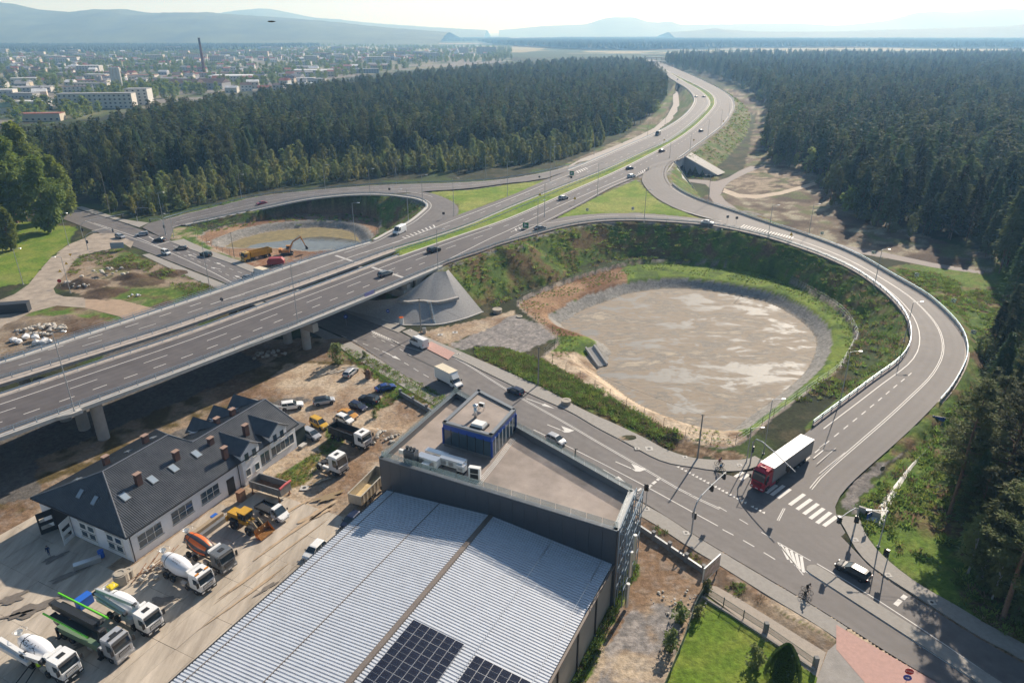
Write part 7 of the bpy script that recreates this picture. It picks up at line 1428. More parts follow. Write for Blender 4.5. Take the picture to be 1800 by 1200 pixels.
m = MB(); m.tube([(1.4, -.55, 4.05), (-4.9, -1.15, 4.3)], .07, 6); m.tube([(-4.5, -1.75, 3.6), (.4, -1.6, 2.8)], .07, 6); m.build('concrete_pipe', M_boom, t); m = MB(); m.b2(-4.7, -3.6, .1, 1.1, 3.55, 3.75); m.build('yellow_cover', mat('yellow_cover', (.75, .58, .02), .6), t)
m = MB(); m.lathe([(.5, 1.0), (.42, 3.8)], 12, (1.45, -.2, 0)); m.build('boom_turret', M_boom, t); m = MB(); m.b2(-.6, 1.3, -1.25, -.5, 1.1, 1.9); m.build('side_locker', M_boom, t)
t = truck('concrete_pump', 'long truck-mounted concrete pump with black and lime green folded boom and silver cab', 'concrete pump', (198, 1165), (120, 1126), 'R', 4.2, group=MG); chassis(t, -5.5, 4.8, [4.2, 2.4, -3.0, -4.5]); cab(t, 3.1, 'silver', Ht=3.45)
m = MB(); m.b2(-5.2, 2.2, -1.24, -.6, 1.05, 1.95); m.b2(-5.2, 2.2, .6, 1.24, 1.05, 1.95); m.build('deck_lockers', mat('locker_grey_green', (.20, .30, .20), .5, .3), t); m = MB(); m.b2(-5.3, 2.7, -.6, .6, 1.05, 1.5); m.build('pump_deck', M_ch, t)
m = MB(); m.lathe([(.95, 1.5), (.85, 1.9), (.55, 2.1), (.5, 3.4)], 16, (1.9, 0, 0)); m.build('boom_turret', M_ch, t); m = MB(); m.b2(1.1, 2.9, -1.2, 1.2, 1.5, 1.75); m.build('turret_base', M_boom, t)
boom(t, [((1.9, -.1, 3.3), (-6.6, -.1, 3.75)), ((-6.6, -.1, 4.25), (1.2, -.1, 3.9)), ((1.0, .45, 3.6), (-6.0, .45, 3.8)), ((-6.0, -.75, 3.0), (.6, -.75, 2.6))], M_dark, .62, .5)
m = MB()
for s in ((1.9, 1.05, 4.3, -7.0, 1.05, 4.7), (1.6, 1.25, 3.9, -6.9, 1.25, 4.3), (-.1+1.2, -1.35, 3.0, -6.9, -1.35, 3.5), (0.2, -.95, 2.6, -5.0, -.9, 3.0)): m.tube([s[:3], s[3:]], .14, 6)
m.tube([(1.9, 1.05, 4.3), (1.6, 1.25, 3.9)], .085, 6); m.tube([(-7.0, 1.05, 4.7), (-6.9, 1.25, 4.3)], .085, 6); m.build('lime_green_pipe', M_grn2, t)
m = MB()
for x, y in ((2.6, 1.35), (2.6, -1.35), (-5.1, 1.35), (-5.1, -1.35)): m.b2(x-.12, x+.12, y-.12, y+.12, .35, 1.9); m.b2(x-.35, x+.35, y-.3, y+.3, .3, .36)
m.build('outrigger', M_ch, t); m = MB(); m.lathe([(.7, 1.1), (.95, 1.9), (.98, 1.95), (.6, 1.2)], 12, (-5.9, 0, 0)); m.build('hopper', M_ch, t); m = MB(); m.b2(4.15, 4.5, -1.0, 1.0, 3.47, 3.55); m.build('light_bar', M_dark, t)
t = mixer('white mixer lettered JANEX with a white folded boom, lowest truck at the left', (105, 1200), (46, 1169), M_drw, 'white', text=[('JANEX', .95, 2.35, 10.55, M_ink)])
boom(t, [((1.3, -1.2, 2.75), (-1.6, -1.5, 2.75)), ((-1.6, -1.5, 2.75), (-5.6, -1.6, 3.5)), ((-5.6, -1.9, 3.0), (-.6, -1.7, 2.1))], M_boomw, .5, .6)
vv, ff = text_geo('JANEX', .55); m = MB(); m.M = Matrix.Translation((-.2, -1.72, 2.75)) @ Matrix.Rotation(R(90), 4, 'X'); m.add([(a, b, 0) for a, b in vv], ff); m.build('lettering', M_ink, t)
m = MB(); m.lathe([(.5, 1.0), (.45, 3.2)], 12, (1.4, -.6, 0)); m.build('boom_turret', M_boomw, t); m = MB(); m.tube([(.3, -1.5, 2.8), (-2.2, -1.6, 3.1)], .11, 6); m.tube([(-.8, -1.75, 2.3), (-2.6, -1.75, 2.6)], .09, 6); m.build('hydraulic_ram', M_alu, t); m = MB(); m.lathe([(.3, 1.7), (.32, 2.2), (.1, 2.3)], 8, (.3, -1.2, 0)); m.build('lime_canister', mat('lime_plastic', (.45, .75, .03), .5), t)
m = MB(); 
for a in ((-.5, -1.3, 1.0, -.2, -3.2, .1), (-1.5, -1.3, 1.0, -1.4, -3.4, .1)): m.tube([a[:3], a[3:]], .07, 5)
m.build('outrigger', M_ch, t)
def bin_(t, x0, x1, W, z0, z1, m_out, m_in, name='tipper_body', th=.1, ribs_=6, m_load=None, rear_slant=0):
 w2 = W/2; b = MB(); b.b2(x0, x1, -w2, w2, z0, z0+.12); b.b2(x0, x1, -w2, -w2+th, z0+.12, z1); b.b2(x0, x1, w2-th, w2, z0+.12, z1); b.b2(x0, x0+th, -w2+th, w2-th, z0+.12, z1); b.b2(x1-th, x1, -w2+th, w2-th, z0+.12, z1+.25); o = b.build(name, m_out, t)
 for k in range(ribs_):
  for s in (-1, 1): m = MB(); x = x0+(x1-x0)*(k+.5)/ribs_; m.b2(x-.05, x+.05, s*(w2+.04)-.04, s*(w2+.04)+.04, z0, z1); m.build('body_rib', m_out, o)
 m = MB(); m.b2(x0+th+.01, x1-th-.01, -w2+th+.01, w2-th-.01, z0+.12, z0+.2); m.build('body_floor', m_in, o); m = MB()
 for s in (-1, 1): m.b2(x0, x1, s*(w2-.03)-.09, s*(w2-.03)+.09, z1, z1+.06)
 m.build('top_rim', m_out, o); return o
M_rust = mat('rusty_floor', (.22, .10, .045), .85, noise=.35, nscale=1.5); M_body = mat('black_steel', (.022, .023, .026), .5, .2, noise=.2, nscale=2); M_gs = mat('grey_steel_body', (.25, .25, .25), .55, .4, noise=.15, nscale=1.5)
t = truck('tipper_truck', 'tipper truck with black body, empty rusty bed and white cab', 'truck', (632.5, 790), (586, 772), 'R', 3.3, z=.1); chassis(t, -4.2, 3.7, [3.3, 1.7, -2.1, -3.5]); cab(t, 2.2, 'white', Ht=3.2); bin_(t, -4.4, 2.0, 2.5, 1.15, 2.6, M_body, M_rust)
t = truck('tractor_unit', 'white tractor unit without trailer standing on the dirt', 'truck', (588.6, 836), (557.5, 823.5), 'R', 2.3, z=.1); chassis(t, -2.2, 2.9, [2.3, -1.4]); cab(t, 1.2, 'white', Lc_=2.3, Ht=3.75)
m = MB(); m.lathe([(.55, 1.05), (.5, 1.18)], 14, (-1.2, 0, 0)); m.build('fifth_wheel', M_ch, t); m = MB(); m.b2(-.4, 1.0, -1.2, -.75, .55, 1.2); m.b2(-.4, 1.0, .75, 1.2, .55, 1.2); m.build('side_skirt', paint('white'), t)
for s in (-1, 1): m = MB(); m.lathe([(.62, -.2), (.62, .2)], 16, (-1.4, s*1.0, .62), 'y'); m.build('mudguard', M_cap, t)
a_, b_ = np.array(G(641, 893, .1)), np.array(G(690, 842, .1)); dd = (b_-a_)[:2]; dd /= np.linalg.norm(dd); t = T('tipper_trailer', 'pale silver tipping trailer parked against the wall of the dark block', 'trailer', (*(a_[:2]+dd*3.2+np.array((-dd[1], dd[0]))*1.0), .12), math.atan2(dd[1], dd[0]))
chassis(t, -4, 4.2, [2.2, -1.2, -2.5]); bin_(t, -4.2, 4.0, 2.45, 1.2, 2.9, mat('silver_body', (.50, .46, .38), .5, .4, noise=.1, nscale=1.5), mat('sandy_floor', (.50, .38, .20), .8, noise=.2, nscale=1), ribs_=8)
cs = [np.array(G(x, y, 2.4)) for x, y in ((456.7, 831.7), (511.7, 848), (490.8, 865), (436.7, 845))]; cen = sum(cs)/4; d1 = (cs[1]-cs[0])[:2]; L1 = np.linalg.norm(d1); W_ = np.linalg.norm((cs[3]-cs[0])[:2]); t = T('skip_body', 'grey steel skip with a red tarpaulin roll, raised on four thin stands', 'skip', (cen[0], cen[1], .2), math.atan2(d1[1], d1[0]))
bin_(t, -L1/2, L1/2, W_, 1.0, 2.3, M_gs, M_rust, 'skip_shell')
for x in (-L1*.42, L1*.42):
 for y in (-W_*.5, W_*.5): m = MB(); m.b2(x-.07, x+.07, y-.07, y+.07, 0, 1.0); m.b2(x-.2, x+.2, y-.2, y+.2, -.02, .05); m.build('stand', M_rust, t)
m = MB(); m.tube([(L1/2-.1, -W_/2, 2.5), (L1/2-.1, 0, 2.62), (L1/2-.1, W_/2+.2, 2.55)], .2, 8); m.build('tarpaulin_roll', mat('red_tarp', (.50, .09, .09), .7), t)
t = truck('flatbed_truck', 'small flatbed truck with white cab parked beside the wheel loader', 'truck', (487, 919), (452, 903), 'R', 1.9, 1.0); w2 = 1.0; b = MB()
loft(b, [[(x, -w2*f, .45), (x, -w2*f, 1.3), (x, -w2*.8*f, z1), (x, w2*.8*f, z1), (x, w2*f, 1.3), (x, w2*f, .45)] for x, z1, f in ((.7, 2.2, .98), (1.45, 2.15, 1))]); loft(b, [[(x, -w2*f, .4), (x, -w2*f, z1-.1), (x, w2*f, z1-.1), (x, w2*f, .4)] for x, z1, f in ((1.45, 1.45, 1), (2.2, 1.35, .98), (2.75, 1.0, .85), (2.9, .85, .7))]); b.build('cab', paint('white'), t)
m = MB(); m.quad((2.2, -.88, 1.3), (2.2, .88, 1.3), (1.4, .8, 2.1), (1.4, -.8, 2.1)); m.build('windscreen', M_cg, t)
for s in (-1, 1): m = MB(); q = [(.85, s*1.01, 1.3), (2.0, s*1.01, 1.3), (1.4, s*.88, 2.0), (.85, s*.86, 2.0)]; m.quad(*(q if s < 0 else q[::-1])); m.build('window', M_cg, t); m = MB(); m.b2(2.0, 2.15, s*1.15-.1, s*1.15+.1, 1.3, 1.6); m.build('mirror', M_blk, t); m = MB(); m.box((2.75, s*.7, .85), (.2, .3, .18)); m.build('headlight', M_hl, t)
chassis(t, -2.9, 2.5, [1.9, -1.8], .36, 2.0); bin_(t, -3.0, .55, 2.1, .95, 1.4, M_body, M_ch, 'load_bed', ribs_=3)
f_, r_ = (1347.7, 863), (1418, 810.5); loc, a = posefrom(f_, r_, 'L', 7.2, 1.2, .02); t = T('articulated_lorry', 'crimson tractor unit pulling a white-roofed grey trailer over the crossing', 'lorry', loc, a)
chassis(t, 2.9, 8.2, [7.2, 3.8], .5); cab(t, 6.25, 'crimson', Lc_=2.25, Ht=3.75, hatch=False, z0=1.0); m = MB(); m.ext([(6.35, 3.7), (7.9, 3.62), (7.6, 3.95), (6.45, 4.15)], -1.1, 1.1); m.build('roof_fairing', paint('crimson'), t); m = MB(); m.lathe([(.16, -.55), (.2, -.5), (.2, .5), (.16, .55)], 10, (7.3, 0, 4.05), 'y'); m.build('roof_lamp_pod', paint('crimson'), t)
for s in (-1, 1): m = MB(); m.b2(4.6, 6.4, s*1.2-.04, s*1.2+.04, .45, 1.1); m.build('side_skirt', paint('crimson'), t); m = MB(); m.b2(6.0, 6.3, s*1.15-.05, s*1.15+.05, 1.0, 3.6); m.build('cab_side_fairing', paint('crimson'), t)
tr_ = MB(); tr_.b2(-7.6, 6.0, -1.27, 1.27, 1.15, 3.92); tr_.build('trailer_box', mat('trailer_curtain', (.26, .26, .27), .5, noise=.06, nscale=.5), t); m = MB(); m.b2(-7.62, 6.02, -1.29, 1.29, 3.92, 4.0); m.build('trailer_roof', mat('trailer_roof', (.82, .81, .79), .5), t)
m = MB(); m.b2(-7.6, 6.02, -1.3, -1.26, 3.8, 3.93); m.b2(-7.6, 6.02, 1.26, 1.3, 3.8, 3.93); m.b2(-7.6, 6.02, -1.31, 1.31, 1.05, 1.16); m.build('trailer_rail', M_cap, t)
for x in (-2.6, -3.95, -5.3):
 for s in (-1, 1): put_wheel(t, x, s*1.08, .5, .36, M_rim)
m = MB(); m.b2(-7.5, 5.9, -.5, .5, .85, 1.1); m.build('trailer_chassis', M_ch, t)
for s in (-1, 1): m = MB(); m.b2(-7.66, -7.6, s*1.0-.2, s*1.0+.2, .9, 1.1); m.build('tail_light', M_tl, t)
t = truck('wheel_loader', 'yellow wheel loader with a rusty bucket beside the workshop', 'wheel loader', (439, 940), (408, 927), 'R', 1.6, 1.15)
for x in (1.6, -1.6):
 for s in (-1, 1): put_wheel(t, x, s*1.1, .78, .55, M_rimy)
m = MB(); m.box((-2.0, 0, 1.75), (2.6, 1.7, 1.2), top=.88); m.build('engine_hood', M_yel, t); m = MB(); m.b2(-3.4, -3.0, -1.1, 1.1, .8, 1.6); m.build('counterweight', M_yel, t); m = MB(); m.b2(-.7, .9, -.8, .8, 1.1, 1.75); m.build('front_frame', M_yel, t)
m = MB(); m.b2(-.8, .6, -.75, .75, 1.9, 3.05); m.build('cab_glass', M_cg, t); m = MB(); m.b2(-.95, .75, -.85, .85, 3.05, 3.2); m.build('cab_roof', M_yel, t); m = MB()
for x in (-.8, .6, -.1):
 for y in (-.77, .77): m.b2(x-.05, x+.05, y-.05, y+.05, 1.85, 3.06)
m.build('cab_pillars', M_blk, t)
for s in (-.55, .55): m = MB(); m.tube([(.6, s, 1.9), (1.9, s, 2.15), (3.1, s, .9)], .14, 4); m.build('lift_arm', mat('worn_beige_steel', (.42, .33, .20), .7, noise=.2, nscale=3), t); m = MB(); m.tube([(.5, s*.6, 1.4), (1.9, s*.6, 1.7)], .08, 6); m.build('hydraulic_ram', M_alu, t)
m = MB(); m.add([(3.0, -1.4, 1.5), (3.0, 1.4, 1.5), (3.1, 1.4, .35), (3.1, -1.4, .35), (4.3, -1.4, .15), (4.3, 1.4, .15)], [(0, 3, 2, 1), (3, 4, 5, 2), (0, 1, 2, 3), (3, 2, 5, 4)]); m.add([(3.0, -1.4, 1.5), (3.1, -1.4, .35), (4.3, -1.4, .15), (3.55, -1.4, .9)], [(0, 1, 2, 3), (3, 2, 1, 0)]); m.add([(3.0, 1.4, 1.5), (3.1, 1.4, .35), (4.3, 1.4, .15), (3.55, 1.4, .9)], [(0, 1, 2, 3), (3, 2, 1, 0)]); m.build('bucket', mat('rusty_bucket', (.42, .20, .05), .7, noise=.35, nscale=1.5), t)
for s in (-1, 1): m = MB(); m.ext([(-2.5, 1.45), (-.8, 1.45), (-1.0, 1.72), (-2.3, 1.72)], s*1.1-.28, s*1.1+.28); m.build('mudguard', M_blk, t)
t = truck('dump_truck', 'yellow dump truck with a long loaded body beside the left pond', 'truck', (436, 461), (474, 452), 'L', 4.0, 1.25, z=-.25); chassis(t, -4.8, 4.4, [4.0, 2.2, -2.6, -4.1], .55, 2.6); cab(t, 2.9, 'yellow', Ht=3.2, W=2.5); bin_(t, -5.2, 2.6, 2.6, 1.3, 3.0, M_yel, mat('earth_load', (.12, .08, .05), .95), ribs_=7)
g = G(505, 448, -.2); t = T('excavator', 'orange-yellow tracked excavator digging beside the left pond', 'excavator', g, R(14)); M_ex = mat('excavator_orange', (.50, .22, .05), .55, noise=.15, nscale=2)
for s in (-1.2, 1.2): m = MB(); m.ext([(-2.1, .35), (-1.8, .05), (1.8, .05), (2.1, .35), (2.1, .7), (1.8, .95), (-1.8, .95), (-2.1, .7)], s-.3, s+.3); m.build('track', M_blk, t)
m = MB(); m.b2(-2.4, 1.0, -1.3, 1.3, 1.1, 2.0); m.b2(-2.6, -1.6, -1.3, 1.3, 1.2, 2.4); m.build('upper_body', M_ex, t); m = MB(); m.b2(-.1, 1.4, .3, 1.3, 1.3, 3.0); m.build('cab', M_cg, t); m = MB(); m.b2(-.15, 1.45, .25, 1.35, 3.0, 3.1); m.build('cab_roof', M_ex, t)
m = MB(); m.tube([(.8, -.2, 1.7), (2.4, -.2, 4.6), (5.2, -.2, 6.1)], .3, 4, .22); m.build('boom', M_ex, t); m = MB(); m.tube([(5.0, -.2, 6.3), (6.3, -.2, 3.0)], .24, 4, .16); m.build('stick', M_ex, t); m = MB(); m.ext([(6.1, 3.1), (6.7, 3.0), (7.3, 2.2), (6.9, 1.6), (6.2, 1.8), (6.4, 2.5)], -.75, .35); m.build('bucket', M_ch, t); m = MB(); m.tube([(1.3, -.5, 1.9), (2.7, -.5, 3.9)], .1, 6); m.tube([(3.2, -.2, 5.4), (5.0, -.2, 6.7)], .1, 6); m.build('hydraulic_ram', M_alu, t)
g = G(486, 466, -.2); t = T('covered_trailer', 'dark red tarpaulin-covered trailer between the pond and the viaduct rail', 'trailer', g, R(10)); m = MB(); m.ext([(-2.6, .6), (2.6, .6), (2.7, 1.7), (1.9, 2.6), (-2.0, 2.6), (-2.7, 1.7)], -1.2, 1.2); m.build('tarpaulin', mat('dark_red_tarp', (.28, .03, .04), .6), t)
for x in (-1.4, 1.4):
 for s in (-1, 1): put_wheel(t, x, s*1.0, .42, .25)
M_skin = mat('skin', (.45, .27, .18), .6)
def bike(label, x, y, rz, col, z=0.):
 t = T('bicycle', label, 'bicycle', (x, y, z), rz)
 for wx in (-.52, .52):
  m = MB(); n = 20; ring = [(wx+.34*math.cos(2*math.pi*k/n), 0, .34+.34*math.sin(2*math.pi*k/n)) for k in range(n+1)]; m.tube(ring, .03, 4, caps=False); m.tube([(wx, -.04, .34), (wx, .04, .34)], .04, 6); o = m.build('wheel', M_tyre, t); m = MB()
  for k in range(8): m.tube([(wx, 0, .34), (wx+.33*math.cos(k*.785), 0, .34+.33*math.sin(k*.785))], .006, 3)
  m.build('spokes', M_alu, o)
 m = MB()
 for a, b in (((-.52, 0, .34), (-.08, 0, .30)), ((-.08, 0, .30), (-.2, 0, .85)), ((-.52, 0, .34), (-.2, 0, .82)), ((-.08, 0, .30), (.36, 0, .80)), ((-.2, 0, .82), (.34, 0, .88)), ((.34, 0, .92), (.52, 0, .34))): m.tube([a, b], .025, 5)
 m.build('frame', paint(col), t); m = MB(); m.tube([(.36, -.26, .98), (.33, 0, 1.0), (.36, .26, .98)], .018, 5); m.build('handlebar', M_blk, t); m = MB(); m.box((-.22, 0, .9), (.26, .14, .06)); m.build('saddle', M_blk, t)
 return t
def skin_body(bones, radii, name, m, parent, sub=1):
 me = bpy.data.meshes.new(name); P = {}; V = []; E = []
 for k, p in bones['p'].items(): P[k] = len(V); V.append(p)
 for a, b in bones['e']: E.append((P[a], P[b]))
 me.from_pydata(V, E, []); o = bpy.data.objects.new(name, me); COL.objects.link(o); sk_ = o.modifiers.new('skin', 'SKIN'); sk_.use_smooth_shade = True
 for k, i in P.items(): me.skin_vertices[0].data[i].radius = (radii[k], radii[k])
 me.skin_vertices[0].data[P[bones['root']]].use_root = True; o.modifiers.new('sub', 'SUBSURF').levels = sub; o.modifiers['sub'].render_levels = sub
 dg = bpy.context.evaluated_depsgraph_get(); dg.update(); m2 = bpy.data.meshes.new_from_object(o.evaluated_get(dg)); bpy.data.objects.remove(o); m2.materials.clear(); m2.materials.append(m)
 r = O(name, m2, parent); return r
def person(label, loc, rz, pose, top, legs, hair, z=0., helmet=None):
 t = T('person', label, 'person', (loc[0], loc[1], z), rz)
 if pose == 'ride':
  p = {'hip': (-.22, 0, .98), 'chest': (.06, 0, 1.36), 'neck': (.16, 0, 1.50), 'head': (.24, 0, 1.64), 'sl': (.08, .19, 1.40), 'sr': (.08, -.19, 1.40), 'el': (.24, .27, 1.18), 'er': (.24, -.27, 1.18), 'hl': (.37, .24, 1.02), 'hr': (.37, -.24, 1.02), 'kl': (.16, .12, .86), 'kr': (.10, -.12, .66), 'al': (.02, .12, .46), 'ar': (-.12, -.12, .20), 'tl': (.14, .12, .42), 'tr': (.02, -.12, .15)}
 else:
  p = {'hip': (0, 0, .92), 'chest': (0, 0, 1.32), 'neck': (0, 0, 1.5), 'head': (.02, 0, 1.64), 'sl': (0, .19, 1.42), 'sr': (0, -.19, 1.42), 'el': (.02, .26, 1.14), 'er': (.02, -.26, 1.14), 'hl': (.12, .25, .92), 'hr': (.12, -.25, .92), 'kl': (.1, .10, .50), 'kr': (-.03, -.10, .50), 'al': (.16, .10, .08), 'ar': (-.14, -.10, .08), 'tl': (.30, .10, .04), 'tr': (0, -.10, .04)}
 e = [('hip', 'chest'), ('chest', 'neck'), ('neck', 'head'), ('chest', 'sl'), ('chest', 'sr'), ('sl', 'el'), ('sr', 'er'), ('el', 'hl'), ('er', 'hr'), ('hip', 'kl'), ('hip', 'kr'), ('kl', 'al'), ('kr', 'ar'), ('al', 'tl'), ('ar', 'tr')]
 rd = {'hip': .145, 'chest': .155, 'neck': .06, 'head': .10, 'sl': .065, 'sr': .065, 'el': .045, 'er': .045, 'hl': .03, 'hr': .03, 'kl': .062, 'kr': .062, 'al': .04, 'ar': .04, 'tl': .035, 'tr': .035}
 body = skin_body({'p': p, 'e': e, 'root': 'hip'}, rd, 'body', legs, t)
 b2 = {k: p[k] for k in ('hip', 'chest', 'neck', 'sl', 'sr', 'el', 'er')}; b2['neck'] = tuple(np.array(p['neck'])*.6+np.array(p['chest'])*.4)
 skin_body({'p': b2, 'e': [('hip', 'chest'), ('chest', 'neck'), ('chest', 'sl'), ('chest', 'sr'), ('sl', 'el'), ('sr', 'er')], 'root': 'hip'}, {'hip': .155, 'chest': .172, 'neck': .07, 'sl': .08, 'sr': .08, 'el': .056, 'er': .056}, 'jacket', top, t)
 hx_, hy_, hz_ = p['head']; m = MB(); m.smooth = True; m.lathe([(.02, -.12), (.075, -.08), (.092, 0), (.085, .07), (.03, .11)], 12, (hx_+.01, hy_, hz_+.01)); m.box((hx_+.11, 0, hz_), (.03, .03, .04)); m.build('face', M_skin, t)
 m = MB(); m.smooth = True; m.lathe([(.108, -.0), (.112, .05), (.08, .11), (.01, .13)], 12, (hx_-.015, hy_, hz_+.02)); m.build('helmet' if helmet else 'hair', helmet or hair, t)
 for s, hp, ep in ((1, 'hl', 'el'), (-1, 'hr', 'er')):
  h_ = Vector(p[hp]); d = (h_-Vector(p[ep])).normalized(); m = MB(); m.box(tuple(h_+d*.03), (.09, .07, .03)); 
  for k in range(4): q = h_+d*.06+Vector((0, (k-1.5)*.018, 0)); m.tube([q, q+d*(.045+.008*(k in (1, 2))), q+d*.05+Vector((0, 0, -.03))], .009, 4)
  m.tube([h_+d*.02+Vector((0, -s*.035, 0)), h_+d*.06+Vector((0, -s*.06, -.01))], .01, 4); m.build('hand', M_skin, t)
 return t
M_jb = mat('black_cycling_kit', (.012, .012, .014), .7); M_jc = mat('bright_blue_shirt', (.03, .22, .42), .7); M_jp = mat('maroon_shirt', (.20, .015, .07), .7); M_jw = mat('blue_work_clothes', (.012, .03, .09), .8); M_hr = mat('dark_hair', (.03, .02, .015), .7)
hd = math.atan2(*(np.array(G(1420, 1053))-np.array(G(1402, 1043)))[:2][::-1])
for (px, py, lab, col, top, z) in ((1414, 1053, 'bicycle ridden along the kerb by the cyclist in black, nearer the pavement', 'black', M_jb, 0.), (1418, 1041, 'bicycle ridden by the black-clad cyclist farther out in the lane', 'black', M_jb, 0.)):
 g = G(px, py); bike(lab, g[0], g[1], hd, col, z+.02)
g = G(1418, 1041); person('cyclist all in black riding out in the lane beside the traffic island', g, hd, 'ride', M_jb, M_jb, M_hr, .02, M_jb); g = G(1414, 1053); person('cyclist all in black riding closest to the kerb', g, hd, 'ride', M_jb, M_jb, M_hr, .02, M_jb)
for (px, py, lab, lb2, top) in ((1266, 828, 'bicycle waiting at the kerb under the rider in a bright blue shirt', 'cyclist in a bright blue shirt waiting at the kerb of the junction', M_jc), (1264, 818, 'bicycle on the pavement under the rider in a maroon shirt', 'cyclist in a maroon shirt waiting behind the one in blue', M_jp)):
 g = G(px, py, .12); bike(lab, g[0], g[1], R(-25), 'black', .13); person(lb2, g, R(-25), 'ride', top, M_jb, M_hr, .13, M_jb)
g = G(87, 976, .2); person('man in dark blue work clothes standing in the shaded yard', g, R(-60), 'walk', M_jw, M_jw, M_hr, .22)
# ================================================================ POSTS, SIGNALS, SIGNS, FENCES
def height(bx, by, tx, ty, z=0.):
 Yb = G(bx, by, z)[1]; v = ty-600; return CAMH-(FPX*_s+v*_c)*Yb/(FPX*_c-v*_s)-z
M_lamp = mat('lamp_head', (.70, .71, .72), .35, .3); M_sig = mat('signal_black', (.012, .013, .014), .4); M_sb = mat('sign_blue', (.01, .07, .38), .4); M_sy = mat('sign_yellow', (.70, .42, .02), .45); M_sr = mat('sign_red', (.45, .01, .02), .4); M_sgn = mat('sign_green', (.01, .22, .10), .45); M_sback = mat('sign_back', (.10, .10, .11), .5, .3); M_cpole = mat('weathered_concrete_pole', (.24, .23, .21), .9, noise=.15, nscale=2)
def ztop(z, px, py): return z
def lamp(label, bx, by, tx, ty, z=0., arm=1, group=None, al=1.7):
 h = max(4, min(16, height(bx, by, tx, ty, z))); g = G(bx, by, z); t = T('street_lamp', label, 'street lamp', g, 0, group)
 m = MB(); m.lathe([(.13, 0), (.13, .5), (.10, .6), (.065, h)], 8); m.build('pole', M_pole, t); m = MB(); m.tube([(0, 0, h-.05), (arm*al*.5, 0, h+.08), (arm*al, 0, h+.1)], .045, 6); m.build('arm', M_pole, t)
 m = MB(); m.box((arm*(al+.35), 0, h+.1), (.85, .3, .12), top=.8); m.build('lamp_head', M_lamp, t); m = MB(); m.b2(-.2, .2, -.2, .2, -.05, .12); m.build('base', M_concw, t); return t
LV = [(131, 723, 92, 583, H, 1, 'lamp post on the viaduct bracket at the left, leaning into the picture', .0), (524, 569, 511, 462, H, 1, 'lamp post on the viaduct bracket above the nearer pier cap'), (770, 473, 768, 403, H, 1, 'lamp post at the top of the paved cone'), (945, 412, 946, 352, H, 1, 'lamp post in front of the grey saloon at the exit ramp'), (1132, 391, 1134, 334, H, 1, 'lamp post rising in front of the grass triangle'), (1050, 344, 1051, 287, H, 1, 'lamp post at the upper edge of the grass triangle'), (957, 381, 957, 322, H, 1, 'lamp post at the pointed gore beside the green sign'), (967, 319, 968, 258, H, 1, 'lamp post at the tip of the left grass patch'), (892, 345, 892, 285, H, 1, 'lamp post on the left grass patch below the forest'), (798, 379, 797, 314, H, 1, 'lamp post on the outer side of the left loop'), (743, 355, 742, 308, H, 1, 'lamp post on the inner kerb at the tip of the left loop'), (718, 388, 716, 333, H, -1, 'lamp post inside the left loop above the white van'), (651, 344, 649, 297, 8, 1, 'lamp post at the top of the left loop bank'), (625, 427, 619, 357, H, 1, 'lamp post beside the end of the far deck rail'), (697, 324, 696, 282, 8, 1, 'lamp post on the forest side of the slip road, near its middle'), (854, 315, 854, 276, 8.6, 1, 'lamp post on the forest side of the slip road near the highway'), (572, 333, 568, 290, 6.3, 1, 'lamp post on the forest side of the descending slip road'), (425, 350, 420, 307, 2.6, 1, 'lamp post low on the slip road by the birches'), (1044, 272, 1045, 234, H, 1, 'lamp post on the far verge below the forest edge'), (974, 296, 974, 253, H, 1, 'lamp post beside the forest track'), (1213, 262, 1215, 233, H, -1, 'lamp post above the underpass portal'), (1244, 241, 1247, 210, H, -1, 'lamp post on the outer bend, second above the portal'), (1267, 221, 1269, 193, H, -1, 'lamp post on the outer bend, third above the portal'), (1281, 204, 1282, 183, H, -1, 'lamp post at the widest point of the bend'), (1177, 278, 1178, 250, H, -1, 'lamp post at the merge of the entry ramp'), (1138, 240, 1138, 217, H, 1, 'lamp post on the inner bend beside the forest'), (1169, 222, 1169, 200, H, 1, 'lamp post on the inner bend nearest the gravel track'), (1537, 502, 1553, 439, 5.5, 1, 'lamp post with a long shadow across the loop'), (1422, 410, 1431, 359, 7.5, 1, 'lamp post on the outer loop before the cleared ground'), (1350, 417, 1360, 361, 8, 1, 'lamp post on the inner edge of the loop by the hatching'), (1589, 600, 1605, 531, 3.4, 1, 'lamp post on the inner edge at the right-hand side of the loop'), (1244, 359, 1248, 308, 8.9, -1, 'lamp post between the loop and the service road'), (121, 431, 107, 375, 0, 1, 'lamp post beside the park at the left junction'), (41, 500, 22, 437, 0, 1, 'lamp post on the park lawn at the left edge'), (124, 515, 104, 452, 0, -1, 'lamp post on the waste ground beside the dusty side road'), (370, 512, 356, 426, 0, 1, 'lamp post behind the far rail of the viaduct'), (292, 413, 277, 338, 0, 1, 'tall lamp post at the mouth of the slip road'), (306, 417, 298, 376, 0, -1, 'shorter lamp post right of the tall one at the slip road mouth'), (1544, 960, 1563, 897, .13, -1, 'tall lamp post on the traffic island with an arm over the white ditch'), (1312, 812, 1321, 752, 0, 1, 'lamp post at the pavement corner behind the red cab'), (1342, 797, 1359, 702, 0, 1, 'lamp post on the grass verge behind the trailer'), (1477, 705, 1495, 618, 1.2, 1, 'lamp post on the inner verge of the loop by the weeds')]
for i, q in enumerate(LV): lamp(q[6], *q[:5], arm=q[5], al=2.4 if 'traffic island' in q[6] else 1.6)
